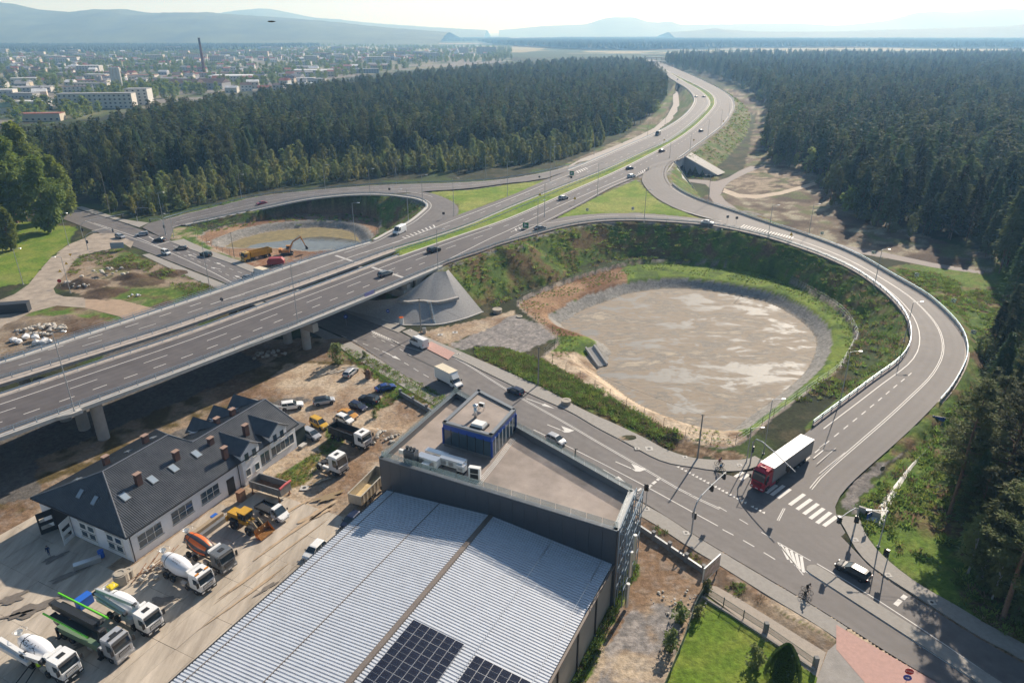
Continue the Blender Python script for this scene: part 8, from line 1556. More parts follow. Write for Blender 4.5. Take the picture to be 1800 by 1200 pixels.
def post(label, bx, by, tx, ty, z=0., r=.13, m=M_cpole, name='utility_pole', cat='pole'):
 h = height(bx, by, tx, ty, z); t = T(name, label, cat, G(bx, by, z)); k = MB(); k.lathe([(r*1.3, -.3), (r*.8, h)], 8); k.build('pole', m, t); k = MB(); k.tube([(-.35, 0, h-.2), (.35, 0, h-.2)], .05, 5); k.build('crossarm', M_ch, t); return G(bx, by, z), h
u1 = post('grey concrete pole at the pavement edge by the brown soil, throwing a long shadow', 1226, 805, 1237, 728, .1); u2 = post('concrete pole in the green verge beside the mud basin', 946, 676, 949, 610, .1); u3 = post('concrete pole at the foot of the paved cone', 740, 585, 738, 524, .1); post('slim pole at the forest edge above the left junction', 194, 377, 185, 302, 0, .1); post('short concrete pole showing above the terrace balustrade', 1010, 832, 1012, 787, 0, .16)
post('thin pole inside the fence corner of the left pond', 412, 452, 404, 408, 0, .1)
def wire(label, pts, r=.02):
 p = [Vector(a) for a in pts]; out = []
 for a, b in zip(p[:-1], p[1:]):
  for k in range(8): t = k/8; q = a.lerp(b, t); q.z -= 4*.6*t*(1-t); out.append(q)
 out.append(p[-1]); m = MB(); m.tube(out, r, 3); o = m.build('overhead_wire', M_blk); tag(o, label, 'wire')
wire('overhead wire between the two concrete poles along the verge', [(u2[0][0], u2[0][1], u2[1]), (u1[0][0], u1[0][1], u1[1])]); wire('overhead wire from the cone pole to the verge pole', [(u3[0][0], u3[0][1], u3[1]), (u2[0][0], u2[0][1], u2[1])])
wire('upper of the two wires leaving the lamp post toward the right-hand pines', [(G(1545, 970)[0], G(1545, 970)[1], 6.5), (G(1800, 1010)[0], G(1800, 1010)[1], 7)]); wire('lower of the two wires leaving the lamp post toward the right-hand pines', [(G(1545, 970)[0], G(1545, 970)[1], 6.1), (G(1800, 1010)[0], G(1800, 1010)[1], 6.4)])
def head(m, x, y, z, rz=0, s=1.):
 m.box((x, y, z), (.36*s, .3*s, 1.0*s), rz)
def sighead(t, x, y, z, rz=0, s=1.15):
 m = MB(); m.box((x, y, z), (.34*s, .28*s, 1.0*s), rz); o = m.build('signal_head', M_sig, t)
 for k in (-1, 0, 1): m = MB(); m.M = Matrix.Translation((x, y, z+k*.31*s)) @ Matrix.Rotation(rz, 4, 'Z'); m.lathe([(.13*s, 0), (.15*s, .22*s)], 8, ax='x', c=(.16*s, 0, 0)); m.build('visor', M_sig, o)
def mast(label, base, bend, end, hz_=5.9, heads=(), z=.0, m=M_pole):
 "cantilever signal mast: base on the ground, tip over the lane, both read at their own heights"
 b = np.array(G(*base, z)); e = np.array(G(*end, hz_)); t = T('traffic_signal_mast', label, 'traffic light', tuple(b)); d = e-b; k = MB(); r_ = .3
 pts = [(0, 0, 0), (0, 0, hz_-1.6), (d[0]*.06, d[1]*.06, hz_-.6), (d[0]*.2, d[1]*.2, hz_-.1), (d[0]*.5, d[1]*.5, hz_+.05), (d[0], d[1], hz_)]; k.tube(pts, .14, 8, .07); k.build('mast', m, t)
 for f, zz_, a in heads: sighead(t, d[0]*f, d[1]*f, zz_, a)
 return t
sa = math.atan2(*(np.array(G(1050, 790))-np.array(G(1300, 930)))[:2][::-1])
mast('curved silver signal mast reaching over the street from the near pavement', (1215, 939), None, (1276, 830), 6.2, ((.55, 5.5, sa), (.96, 5.6, sa), (.05, 3.2, sa)), .12)
mast('curved signal mast reaching over the trailer from behind the red cab', (1318, 817), None, (1398, 830), 6.3, ((.86, 5.7, R(120)), (.02, 3.4, R(60))), .1)
mast('signal mast at the right-hand pavement corner by the zebra crossing', (1499, 940), None, (1472, 914), 5.6, ((.93, 5.4, R(-60)), (.02, 3.0, R(-60))), .1, M_pole)
def sigpole(label, bx, by, tx, ty, a, z=.1): h = height(bx, by, tx, ty, z); t = T('traffic_signal', label, 'traffic light', G(bx, by, z)); m = MB(); m.lathe([(.09, 0), (.07, h)], 8); m.build('pole', M_pole, t); sighead(t, -.25, 0, h-.6, a, 1.25)
sigpole('traffic signal on a straight pole at the pavement behind the office block', 1135, 890, 1139, 850, sa+math.pi); sigpole('traffic signal on a slim pole beyond the black estate car', 1554, 1005, 1566, 966, sa)
JL = [((155, 440), (200, 402), 'signal mast at the dusty corner of the left junction'), ((146, 418), (218, 376), 'signal mast beside the park trees at the left junction'), ((242, 390), (268, 367), 'signal mast at the forest side of the left junction'), ((291, 412), (262, 385), 'signal mast at the mouth of the slip road')]
for b, e, lab in JL: mast(lab, b, None, e, 6.0, ((.95, 5.4, R(100)), (.02, 3.0, R(10))), 0)
def sign(label, px, py, z, m, shape='rect', w_=.8, h_=.8, top=2.6, rz=0., txt=None, cat='sign', face=None):
 t = T('road_sign', label, cat, G(px, py, z), rz); k = MB(); k.tube([(0, .03, 0), (0, .03, top)], .035, 5); k.build('post', M_pole, t); k = MB(); zc = top-h_/2
 n = {'rect': 4, 'tri': 3, 'round': 16, 'oct': 8, 'itri': 3}[shape]
 pts = [(-w_/2, zc-h_/2), (w_/2, zc-h_/2), (w_/2, zc+h_/2), (-w_/2, zc+h_/2)] if n == 4 else [(w_/2*math.sin(2*math.pi*(i+(.5 if n == 8 else 0))/n+(math.pi if shape == 'itri' else 0)), zc+w_/2*math.cos(2*math.pi*(i+(.5 if n == 8 else 0))/n+(math.pi if shape == 'itri' else 0))) for i in range(n)]
 k.ext(pts, -.03, .0); o = k.build('plate', m, t)
 if txt: vv, ff = text_geo(txt[0], txt[1]); k = MB(); k.M = Matrix.Translation((0, -.036, zc)) @ Matrix.Rotation(R(90), 4, 'X'); k.add([(a, b, 0) for a, b in vv], ff); k.build('lettering', txt[2] if len(txt) > 2 else M_wht, o)
 return t, zc
def arrow_on(t, zc, pts, m=M_wht): k = MB(); k.ext([(x, zc+y) for x, y in pts], -.045, -.031); k.build('arrow_symbol', m, t)
AR = [(-.2, -.06), (.05, -.06), (.05, -.16), (.24, .02), (.05, .18), (.05, .07), (-.2, .07)]
t, zc = sign('red STOP sign above a blue arrow disc at the red paved driveway', 1590, 1207, .1, M_sr, 'oct', .95, .95, 3.0, R(-20), ('STOP', .30)); k = MB(); k.lathe([(.45, -.03), (.45, 0)], 18, (0, 0, zc-.98), 'y'); k.build('arrow_disc', M_sb, t); arrow_on(t, zc-.98, AR)
for px, py, z, rz_, lab in ((609, 572, 0, .3, 'blue pass-side disc on the island under the viaduct'), (683, 562, 0, -.3, 'blue turn arrow sign at the end of the pavement by the cone')): t, zc = sign(lab, px, py, z, M_sb, 'round', 1.0, 1.0, 3.0, rz_); arrow_on(t, zc, AR)
for px, py, lab, sh in ((126, 457, 'yellow give-way triangle on the dusty side road, uppermost of the temporary signs', 'itri'), (119, 473, 'second yellow warning sign down the dusty side road', 'tri'), (108, 487, 'third yellow warning sign down the dusty side road', 'tri')): sign(lab, px, py, 0, M_sy, sh, 1.2, 1.0, 2.4, .4)
sign('round red no-entry sign with a yellow plate, lowest on the dusty side road', 107, 505, 0, M_sr, 'round', 1.1, 1.1, 2.6, .4)
for i, (px, py, z) in enumerate(((1444, 416, 6.5), (1534, 450, 5), (1610, 490, 4), (1674, 536, 3), (1709, 592, 2.2))):
 t, zc = sign('black and white chevron board outside the loop, %s from the top' % ('first', 'second', 'third', 'fourth', 'fifth')[i], px, py, z, M_wht, 'rect', 1.1, 1.1, 1.8, -.6*i*.3); k = MB(); k.ext([(.3, zc+.45), (-.3, zc), (.3, zc-.45), (.05, zc-.45), (-.5, zc), (.05, zc+.45)], -.05, -.031); k.build('chevron', M_sig, t)
for i, (px, py) in enumerate(((1032, 374), (1112, 372), (1078, 378))[:2]): t, zc = sign('chevron board on the grass triangle, %s one' % ('left', 'right')[i], px, py, H, M_wht, 'rect', 1, 1, 1.7); k = MB(); k.ext([(.3, zc+.4), (-.3, zc), (.3, zc-.4), (.05, zc-.4), (-.45, zc), (.05, zc+.4)], -.05, -.031); k.build('chevron', M_sig, t)
for px, py, z, lab in ((924, 402, H, 'green exit gore sign with a white arrow beside the grey saloon'), (1005, 309, H, 'green exit gore sign on the far carriageway')): t, zc = sign(lab, px, py, z, M_sgn, 'rect', 2.0, 1.9, 2.1, -.2); arrow_on(t, zc, [(-.5, -.6), (.7, 0), (-.5, .6)])
for px, py, z, lab in ((949, 352, H, 'yellow warning sign in the grass median'), (1010, 359, H, 'yellow warning sign at the edge of the near carriageway'), (1389, 424, 7.4, 'yellow warning triangle on the inner edge of the loop'), (1271, 219, H, 'yellow warning sign on the outer bend of the highway'), (1219, 253, H, 'yellow warning sign by the near carriageway before the bend'), (1167, 253, H, 'yellow warning sign in the median near the bend')): sign(lab, px, py, z, M_sy, 'tri', 1.5, 1.3, 2.9)
for px, py, z, lab in ((1004, 320, H, 'back of a dark road sign by the median'), (948, 319, H, 'back of a dark round sign at the tip of the left grass patch'), (780, 385, H, 'back of a dark chevron board at the left gore'), (685, 341, 8.3, 'back of a dark sign at the top of the left loop'), (1278, 391, 8.6, 'dark sign back at the hatched nose, left one'), (1294, 393, 8.6, 'dark sign back at the hatched nose, right one'), (392, 540, H, 'back of a round and triangular sign pair in the viaduct median')): sign(lab, px, py, z, M_sback, 'rect' if 'round' not in lab else 'round', .9, .9, 2.5)
sign('blue pedestrian crossing sign beside the white ditch', 1523, 925, .1, M_sb, 'rect', 1.0, 1.0, 2.6, .5); sign('blue and white board lying by the end of the outer rail', 1648, 742, .2, M_sb, 'rect', 2.2, .9, 1.3, -.5); sign('round speed sign seen from behind on the gravel verge', 1548, 836, .1, M_sback, 'round', 1.0, 1.0, 2.0, .3); sign('pale blue information board at the left junction verge', 208, 441, 0, mat('pale_board', (.30, .36, .44), .5), 'rect', 4.5, 2.0, 3.0, .15)
for px, py, lab in ((795, 568, 'violet lettered banner on the near viaduct rail'), (632, 0, '')):
 if lab: q = cut(deckN, at_s(deckN, G(639, 523, H)), at_s(deckN, G(655, 516, H)), 1.2); k = MB(); sweep(k, offset(q, -sgnN*.62, .13), [(0, .15), (.03, .15), (.03, 1.05), (0, 1.05)], side=sgnN); tag(k.build('banner', mat('violet_banner', (.30, .28, .55), .7)), 'pale violet banner hung on the near rail of the viaduct', 'banner')
a, b = np.array(G(1233, 1033)), np.array(G(1262, 1006)); d = b-a; L = np.linalg.norm(d); t = T('billboard', 'advertising billboard with yellow poster seen almost edge-on at the garden corner', 'billboard', tuple(a), math.atan2(d[1], d[0]))
k = MB(); k.b2(0, L, -.08, .08, .9, 3.4); k.build('panel', M_wht, t); k = MB(); k.b2(.1, L-.1, -.1, -.082, 1.1, 3.2); k.build('poster', mat('poster_yellow', (.62, .42, .10), .5, noise=.5, nscale=1.2, col2=(.55, .40, .38)), t); k = MB(); k.b2(.4, .55, -.06, .06, 0, .9); k.b2(L-.55, L-.4, -.06, .06, 0, .9); k.build('legs', M_ch, t)
M_wall = mat('grey_block_wall', (.22, .22, .22), .9, noise=.2, nscale=1.5)
def lowwall(label, pts, h, np_, ph=1.5):
 P = [np.array(G(*p)) for p in pts]; t = T('garden_wall', label, 'wall', tuple(P[0])); a, b = P[0], P[-1]; d = b-a; L = np.linalg.norm(d); rz = math.atan2(d[1], d[0]); k = MB(); k.M = Matrix.Rotation(rz, 4, 'Z'); k.b2(0, L, -.12, .12, -.1, h); k.build('wall', M_wall, t); k = MB(); k.M = Matrix.Rotation(rz, 4, 'Z'); k.b2(0, L, -.16, .16, h, h+.07); k.build('coping', M_cap, t)
 for i in range(np_): x = L*i/(np_-1); k = MB(); k.M = Matrix.Rotation(rz, 4, 'Z'); k.b2(x-.22, x+.22, -.22, .22, 0, ph); k.b2(x-.27, x+.27, -.27, .27, ph, ph+.08); k.build('wall_post', M_wall, t)
lowwall('grey block wall with square posts between the office block and the billboard', [(1095, 912), (1236, 1008)], .9, 6); lowwall('dark block wall with square posts between the parked cars and the office block', [(704, 695), (800, 752)], .9, 5)
M_gr = mat('dark_green_fence', (.015, .06, .045), .5); M_pick = mat('fence_picket', (.02, .05, .04), .5)
pk = MB(); pk.b2(-.02, .02, -.015, .015, .25, 1.35); PKM = pk.mesh('picket', M_pick)
def fence(label, pts, n_post, pick=.14, h=1.4, stone=False, panel=False):
 P = resample([np.array(G(*p)) for p in pts], .7, 0); t = T('fence', label, 'fence', tuple(P[0])); P = P-P[0]; s = arclen(P); L = s[-1]
 for zz_ in (.35, 1.2): k = MB(); sweep(k, P, [(-.02, zz_), (.02, zz_), (.02, zz_+.05), (-.02, zz_+.05)]); k.build('rail', M_gr, t)
 for i in range(n_post):
  q = [np.interp(L*i/(n_post-1), s, P[:, j]) for j in range(3)]; k = MB(); w_ = .25 if stone else .05; k.b2(-w_, w_, -w_, w_, 0, h+(.25 if stone else .1)); k.build('post', M_wall if stone else M_gr, t, tuple(q))
 if panel: k = MB(); sweep(k, P, [(-.01, .2), (.01, .2), (.01, h), (-.01, h)]); k.build('mesh_panel', M_gr, t)
 else:
  for x in np.arange(.1, L, pick): O('picket', PKM, t, tuple(np.interp(x, s, P[:, j]) for j in range(3)))
fence('dark green picket fence between the lawn and the brick path, longer left stretch', [(1238, 1043), (1343, 1110)], 4); fence('picket fence with stone posts behind the conical thuja', [(1345, 1111), (1432, 1172)], 2, stone=True); fence('dark green sheet fence on the left side of the lawn', [(1236, 1045), (1220, 1075), (1205, 1120), (1185, 1170), (1160, 1230)], 6, panel=True)
k = MB(); sweep(k, resample([np.array(G(*p)) for p in [(1236, 1050), (1342, 1118), (1432, 1178)]], 1, 0), [(-.15, -.1), (.15, -.1), (.15, .28), (-.15, .28)]); tag(k.build('fence_plinth', M_conck), 'low concrete plinth under the garden picket fence', 'wall')
th_m, tr_m = broad(5.2, 1.0, 10, 1); mbt = MB(); rg = random.Random(5)
for i in range(7500):
 z = rg.random()*5.4; r_ = 1.75*(1-(z/5.5)**2.2)**.8*(.55+.45*min(1, z/.8))*rg.uniform(.88, 1.04); a = rg.random()*6.28; card(mbt, (math.cos(a)*r_, math.sin(a)*r_, z), (math.cos(a)*.6, math.sin(a)*.6, 1.2), .26, .13, 0, rg)
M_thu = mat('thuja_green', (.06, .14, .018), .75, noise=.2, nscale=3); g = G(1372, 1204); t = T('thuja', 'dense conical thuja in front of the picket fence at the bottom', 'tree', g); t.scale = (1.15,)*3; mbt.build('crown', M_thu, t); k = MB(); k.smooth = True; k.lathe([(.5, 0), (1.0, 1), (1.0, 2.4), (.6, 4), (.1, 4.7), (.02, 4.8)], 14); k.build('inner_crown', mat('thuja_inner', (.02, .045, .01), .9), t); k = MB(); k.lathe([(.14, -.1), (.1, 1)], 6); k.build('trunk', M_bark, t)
nm, cm, tm = LOD['scrub'][0]; g = G(1325, 1168)
for (px, py, s, lab) in ((1325, 1168, .55, 'small round shrub on the lawn left of the thuja'), (1243, 1040, .35, 'climbing shrub at the fence corner below the billboard'), (1226, 1085, .35, 'shrub overgrowing the green sheet fence'), (1195, 1090, .5, 'overhanging bush outside the green sheet fence, upper one'), (1180, 1140, .5, 'overhanging bush outside the green sheet fence, lower one'), (592, 640, .95, 'dark bushy young tree where the street leaves the viaduct'), (658, 735, .32, 'small grey-green shrub beside the old orange saloon'), (640, 628, .3, 'low shrub in the verge beside the lone estate car')): g = G(px, py); e = T('bush', lab, 'bush', g, px*.1); e.scale = (s,)*3; O('crown', cm, e); O('trunk', tm, e)
fp = MB(); fp.tube([(0, 0, 0), (0, 0, 2.1), (.25, 0, 2.35)], .04, 4); FPM = fp.mesh('post', M_ch)
for line, lab in ((offset(RIM, 0), 'thin wire fence on posts round the rim of the big mud basin'), (offset(LRIM, 0), 'thin wire fence on posts round the smaller pond')):
 t = T('wire_fence', lab, 'fence', tuple(line[0])); L0 = np.vstack([line, line[:1]]); s = arclen(L0)
 for x in np.arange(0, s[-1], 5.): p = [np.interp(x, s, L0[:, j])-line[0][j] for j in range(3)]; O('post', FPM, t, tuple(p))
 for zz_ in (.6, 1.3, 2.0): k = MB(); sweep(k, L0-line[0], [(-.006, zz_), (.006, zz_), (.006, zz_+.012), (-.006, zz_+.012)]); k.build('wire', M_steel, t)
a, b = np.array(G(1037, 610, -.4)), np.array(G(1060, 643, FLOOR+.2)); d = b-a; L = np.linalg.norm(d); rz = math.atan2(d[1], d[0]); t = T('spillway', 'concrete spillway chute with two side walls running into the mud basin', 'spillway', tuple(a), rz); pz = d[2]; LL = np.hypot(d[0], d[1])
for s_ in (-1.3, 1.3): k = MB(); k.add([(0, s_-.25, .4), (0, s_+.25, .4), (LL, s_+.25, pz+.4), (LL, s_-.25, pz+.4), (0, s_-.25, -.8), (0, s_+.25, -.8), (LL, s_+.25, pz-.4), (LL, s_-.25, pz-.4)], [(0, 3, 2, 1), (4, 5, 6, 7), (0, 1, 5, 4), (1, 2, 6, 5), (2, 3, 7, 6), (3, 0, 4, 7)]); k.build('side_wall', M_concw, t)
k = MB(); k.quad((0, -1.1, .02), (LL, -1.1, pz+.02), (LL, 1.1, pz+.02), (0, 1.1, .02)); k.build('chute_floor', M_conc, t)
def cyl(name, label, cat, px, py, z, r, h, m, cap_=None, lidm=None):
 t = T(name, label, cat, G(px, py, z)); k = MB(); k.lathe([(r, 0), (r, h)], 14); k.build('ring', m, t); k = MB(); k.lathe([(r*(cap_ or 1.05), h), (r*(cap_ or 1.05), h+.12), (r*.5, h+.13), (r*.5, h+.05)], 14); k.build('lid', lidm or m, t)
M_beige = mat('beige_concrete', (.38, .34, .28), .9, noise=.1, nscale=2)
cyl('manhole_ring', 'large round concrete well ring standing beyond the gravel lot', 'manhole', 874, 549, 0, 1.3, .9, M_beige); cyl('planter_ring', 'round concrete ring on the pavement edge by the verge', 'manhole', 995, 709, .12, 1.0, .7, M_beige); cyl('advertising_column', 'white cylinder with orange cap on the pavement by the cone', 'bollard', 706, 570, .1, .55, 1.9, M_wht, lidm=M_org); cyl('manhole_ring', 'low pale well cover at the corner of the gravel lot', 'manhole', 913, 557, 0, .8, .15, M_beige)
k = MB(); k.b2(-.45, .45, -.3, .3, 0, 1.3); t = T('cable_cabinet', 'pale grey cable cabinet beside the pole at the cone', 'cabinet', G(746, 585)); k.build('housing', M_concw, t); k = MB(); k.b2(-.5, .5, -.35, .35, 1.3, 1.38); k.build('lid', M_cap, t)
mh = MB(); mh.b2(-.45, .45, -.45, .45, 0, .03); MHM = mh.mesh('cover_frame', M_concw); mh = MB(); mh.lathe([(.22, .03), (.22, .05)], 10); MHC = mh.mesh('cover', M_ch)
for px, py, z, lab in ((1120, 775+13, .12, 'manhole cover in the pavement beside the brown soil'), (1141, 788, .12, 'square manhole cover in the widest part of the far pavement'), (1204, 803, .12, 'manhole cover in the far pavement near the concrete pole'), (1300, 817, .12, 'manhole cover behind the red cab'), (1137, 894, .12, 'manhole cover at the foot of the straight signal pole'), (1206, 936, .12, 'manhole cover beside the curved signal mast'), (1503, 948, .12, 'manhole cover in the pavement right of the corner'), (1561, 1010, .12, 'manhole cover in the pavement beyond the black estate'), (1638, 1058, .12, 'manhole cover in the pavement in tree shade'), (721, 581, .12, 'manhole cover in the pavement by the cone'), (535, 857, .15, 'pale square cover on the dirt by the tractor unit'), (806, 622, .14, 'manhole cover on the pavement past the red setts'), (774, 588, .02, 'pale square cover at the edge of the gravel lot, left one'), (800, 584, .02, 'pale square cover at the edge of the gravel lot, right one')):
 t = T('manhole_cover', lab, 'manhole cover', G(px, py, z)); t.scale = (1.5,)*2+(1,) if 'square' in lab else (1,)*3; O('cover_frame', MHM, t); O('cover', MHC, t)
def rock(r, seed, m, name='stone'):
 rg = random.Random(seed); k = MB(); bm = bmesh.new(); bmesh.ops.create_icosphere(bm, subdivisions=1, radius=r)
 for v in bm.verts: v.co *= rg.uniform(.7, 1.15); v.co.z *= .7
 me = bpy.data.meshes.new(name); bm.to_mesh(me); bm.free(); me.materials.append(m); return me
M_st = mat('pale_rubble', (.45, .42, .37), .9, noise=.15, nscale=2, var=.15); M_bag = mat('white_bulk_bag', (.74, .74, .74), .7, noise=.05, nscale=2); RK = [rock(1, s, M_st) for s in range(4)]; BK = [rock(1, s, M_bag, 'bag') for s in range(9, 12)]
def pile(name, label, cat, px, py, z, n, R_, r0, r1, src, seed):
 rg = random.Random(seed); g = G(px, py, z); t = T(name, label, cat, g)
 for i in range(n): a = rg.random()*6.28; q = R_*rg.random()**.6; s = rg.uniform(r0, r1); o = O('stone' if src is RK else 'bag', src[i % len(src)], t, (math.cos(a)*q*1.5, math.sin(a)*q, s*.4+max(0, R_-q)*.22), rg.random()*6); o.scale = (s,)*3
pile('rubble_heap', 'heap of pale boulders behind the white bags at the left edge', 'rubble', 72, 582, 0, 55, 4.2, .35, .8, RK, 1); pile('bulk_bags', 'large white bulk bags dumped behind the viaduct at the left edge', 'bags', 60, 599, 0, 10, 3.2, .8, 1.3, BK, 2); pile('rubble_heap', 'stones and weeds heaped in front of the black tipper', 'rubble', 668, 768, 0, 30, 2.6, .2, .55, RK, 3); pile('rubble_heap', 'broken stones on the waste ground near the dusty road', 'rubble', 135, 500, .3, 26, 3.5, .3, .7, RK, 4); pile('rubble_heap', 'concrete chunks scattered in the middle of the waste ground', 'rubble', 185, 482, 0, 16, 6, .3, .9, RK, 5); pile('rubble_heap', 'stones lying along the green sheet fence', 'rubble', 1197, 1062, 0, 40, 2.8, .08, .28, RK, 6); pile('rubble_heap', 'slabs and rubble dumped in the shade under the viaduct', 'rubble', 475, 625, 0, 18, 3, .3, .7, RK, 7); pile('rubble_heap', 'white scraps on the waste ground near the viaduct', 'rubble', 235, 521, 0, 8, 1.6, .3, .5, BK, 8)
k = MB(); L_ = resample([np.array(G(*p, .05)) for p in ((1535, 918), (1548, 905), (1560, 880), (1580, 850), (1600, 822), (1622, 798), (1640, 778))], 1, 1); wds = np.interp(np.linspace(0, 1, len(L_)), [0, .15, .5, 1], [1.1, .7, .35, .1]); N_ = normals(L_); k.add([q for p, n, w_ in zip(L_, N_, wds*RNG.uniform(.9, 1.1, len(L_))) for q in ((p[0]+n[0]*w_, p[1]+n[1]*w_, .06), (p[0], p[1], .3), (p[0]-n[0]*w_, p[1]-n[1]*w_, .06))], [(3*i+j, 3*i+j+1, 3*i+j+4, 3*i+j+3) for i in range(len(L_)-1) for j in range(2)]); tag(k.build('ditch_lining', mat('white_stones', (.78, .76, .72), .8, noise=.15, nscale=4, bump=.8, bscale=5)), 'white stone-lined ditch running through the weeds at the right', 'ditch')
g = G(1527, 905, .1); t = T('culvert_headwall', 'concrete culvert headwall with a round pipe at the end of the white ditch', 'culvert', g, R(-35)); k = MB(); k.b2(-1.6, 1.6, -.2, .2, -.2, 1.1); k.build('headwall', M_conc, t); k = MB(); k.lathe([(.5, -.25), (.5, -.22)], 14, (0, 0, .45), 'y'); k.build('pipe', M_sig, t)
def crate(name, label, cat, px, py, z, d, m, rz=0, lid=True):
 t = T(name, label, cat, G(px, py, z), rz); k = MB(); k.box((0, 0, d[2]/2), d); k.build('body', m, t)
 if lid: k = MB(); k.box((0, 0, d[2]+.04), (d[0]+.08, d[1]+.08, .08)); k.build('rim', m, t)
M_bp = mat('blue_plastic', (.02, .13, .55), .5); crate('blue_container', 'ribbed blue plastic container behind the green boomed pump', 'container', 150, 1062, .22, (1.9, 1.1, 1.3), M_bp, A2); crate('blue_drum', 'small blue drum lying by the planks against the workshop wall', 'drum', 377, 910, .22, (1.0, .5, .5), M_bp, A2); cyl('blue_barrel', 'blue barrel at the workshop gate', 'barrel', 179, 978, .22, .4, 1.0, M_bp); cyl('blue_barrel', 'blue barrel beside the ribbed hall roof edge', 'barrel', 376, 1152, .22, .4, 1.0, M_bp)
crate('planks', 'stack of pale planks along the workshop wall by the loader', 'planks', 362, 925, .22, (6.5, .7, .5), mat('weathered_planks', (.36, .28, .19), .9, noise=.15, nscale=3), A2, False); crate('steel_beam', 'grey steel channel lying beside the planks', 'beam', 372, 932, .22, (6.5, .6, .7), M_gs, A2, False); crate('trough', 'long pale metal trough on the shaded yard', 'trough', 155, 992, .22, (3.4, .8, .7), M_alu, R(35)); crate('wooden_crate', 'brown wooden crate by the workshop door', 'crate', 425, 878, .22, (1.2, .9, 1.7), mat('crate_wood', (.28, .15, .09), .9), A2); crate('dark_container', 'dark open container at the left edge beyond the viaduct', 'container', 28, 548, 0, (7, 2.6, 2.6), mat('dark_container_paint', (.03, .035, .045), .6), .25)
pile('scrap_heap', 'heap of rusty frames and rubble by the workshop corner', 'scrap', 255, 1010, .2, 22, 2.4, .2, .5, RK, 11); t = T('scrap_heap', 'tangle of old steel frames beside the workshop corner', 'scrap', G(262, 1006, .22), A2)
for i in range(14): k = MB(); a = random.uniform(-.5, .5); x, y = random.uniform(-3.5, 3.5), random.uniform(-1, 1); k.tube([(x, y, .2+i*.05), (x+math.cos(a)*2.6, y+math.sin(a)*2.6, .3+i*.05)], .06, 4); k.build('bar', M_rust, t)
cyl('concrete_skip', 'old white concrete hopper behind the grey boomed mixer', 'hopper', 215, 1022, .22, 1.0, 1.5, M_beige, .8); cyl('concrete_skip', 'round white mixing pan beside the old hopper', 'hopper', 228, 1012, .22, .6, 1.0, M_beige, 1.1)
t = T('tree_stump', 'dark uprooted tree stump on the dirt near the lone estate car', 'stump', G(648, 664)); k = MB(); rg = random.Random(3)
for i in range(26): a = rg.random()*6.28; q = rg.uniform(.8, 1.5); k.tube([(0, 0, .8), (math.cos(a)*q*.6, math.sin(a)*q*.6, rg.uniform(.3, 2.0)), (math.cos(a)*q, math.sin(a)*q, rg.uniform(.0, 2.3))], .16, 4, .04)
k.build('roots', M_bark, t); k = MB(); k.lathe([(.8, 0), (.5, 1.8), (.35, 2.1)], 8); k.build('stump', M_bark, t)
t = T('timber_pile', 'long bleached timbers lying on the dirt by the young tree', 'timber', G(600, 652))
for i, (x, y, a) in enumerate(((0, 0, .7), (1, .5, .9), (-2.5, -1.5, .75), (1.5, 1.2, .3))): k = MB(); k.box((x, y, .15+i*.1), (5.5-i*.7, .22, .2), rz=a); k.build('beam', mat('bleached_wood', (.50, .46, .40), .9), t)
t = T('bird', 'dark bird gliding past above the far hills, seen edge-on', 'bird', (-24, 79, 79+23.5), .1); t.location = ((520-900)/FPX*80, 79, 70+(57-46)/FPX*80*.92+.35); k = MB(); k.smooth = True; k.lathe([(.01, -.42), (.06, -.3), (.085, -.05), (.06, .2), (.02, .34), (.01, .42)], 8, ax='x'); k.build('body', M_sig, t)
for s in (-1, 1): k = MB(); k.add([(-.15, 0, .02), (.15, 0, .03), (.22, s*.45, .06), (.0, s*.85, .02), (-.1, s*.5, .05)], [(0, 1, 2, 3, 4)]); k.add([(-.15, 0, .0), (.15, 0, .01), (.22, s*.45, .04), (.0, s*.85, .01), (-.1, s*.5, .03)], [(4, 3, 2, 1, 0)]); k.build('wing', M_sig, t)
# ================================================================ THE TOWN BEYOND THE LEFT FOREST
WC = [(.62, .58, .52), (.48, .46, .44), (.60, .585, .56), (.56, .48, .39), (.36, .36, .38)]; RC = {'red': (.26, .09, .06), 'grey': (.27, .27, .28), 'pale': (.62, .63, .65), 'brown': (.13, .085, .07), 'green': (.06, .12, .08)}
MW = [mat('town_wall_%s' % n, c, .9, noise=.06, nscale=.2) for n, c in zip(('cream', 'grey', 'white', 'ochre', 'slate'), WC)]; MR = {k: mat('town_roof_'+k, c, .7, noise=.1, nscale=.2) for k, c in RC.items()}
def house(label, px, py, w_, d, h, rz, wall, roof, gable=1.5, cat='building', name='building', z=0, rows=None, group=None):
 g = G(px, py, z); t = T(name, label, cat, (g[0], g[1], 0), rz, group); m = MB(); m.box((0, 0, h/2), (w_, d, h)); m.build('wall', wall, t); m = MB()
 if gable > .4: m.ext([(-d/2-.4, h-.05), (d/2+.4, h-.05), (0, h+gable)], -w_/2-.3, w_/2+.3, 'x')
 else: m.b2(-w_/2-.2, w_/2+.2, -d/2-.2, d/2+.2, h, h+.4)
 m.build('roof', roof, t)
 n = max(2, int(w_/4.5)); r_ = rows or max(1, int(h/3.2)); m = MB()
 for f in range(r_):
  for i in range(n):
   x = -w_/2+(i+.5)*w_/n; m.b2(x-.9, x+.9, -d/2-.04, -d/2-.0, f*h/r_+.9, f*h/r_+2.3)
   if name == 'building' and py > 120: m.build('window', M_dark, t); m = MB()
 if m.v: m.build('windows', M_dark, t)
 if gable > .4: m = MB(); m.b2(w_*.2, w_*.2+.8, -.4, .4, h+gable-.8, h+gable+.9); m.build('chimney', M_brick, t)
 return t
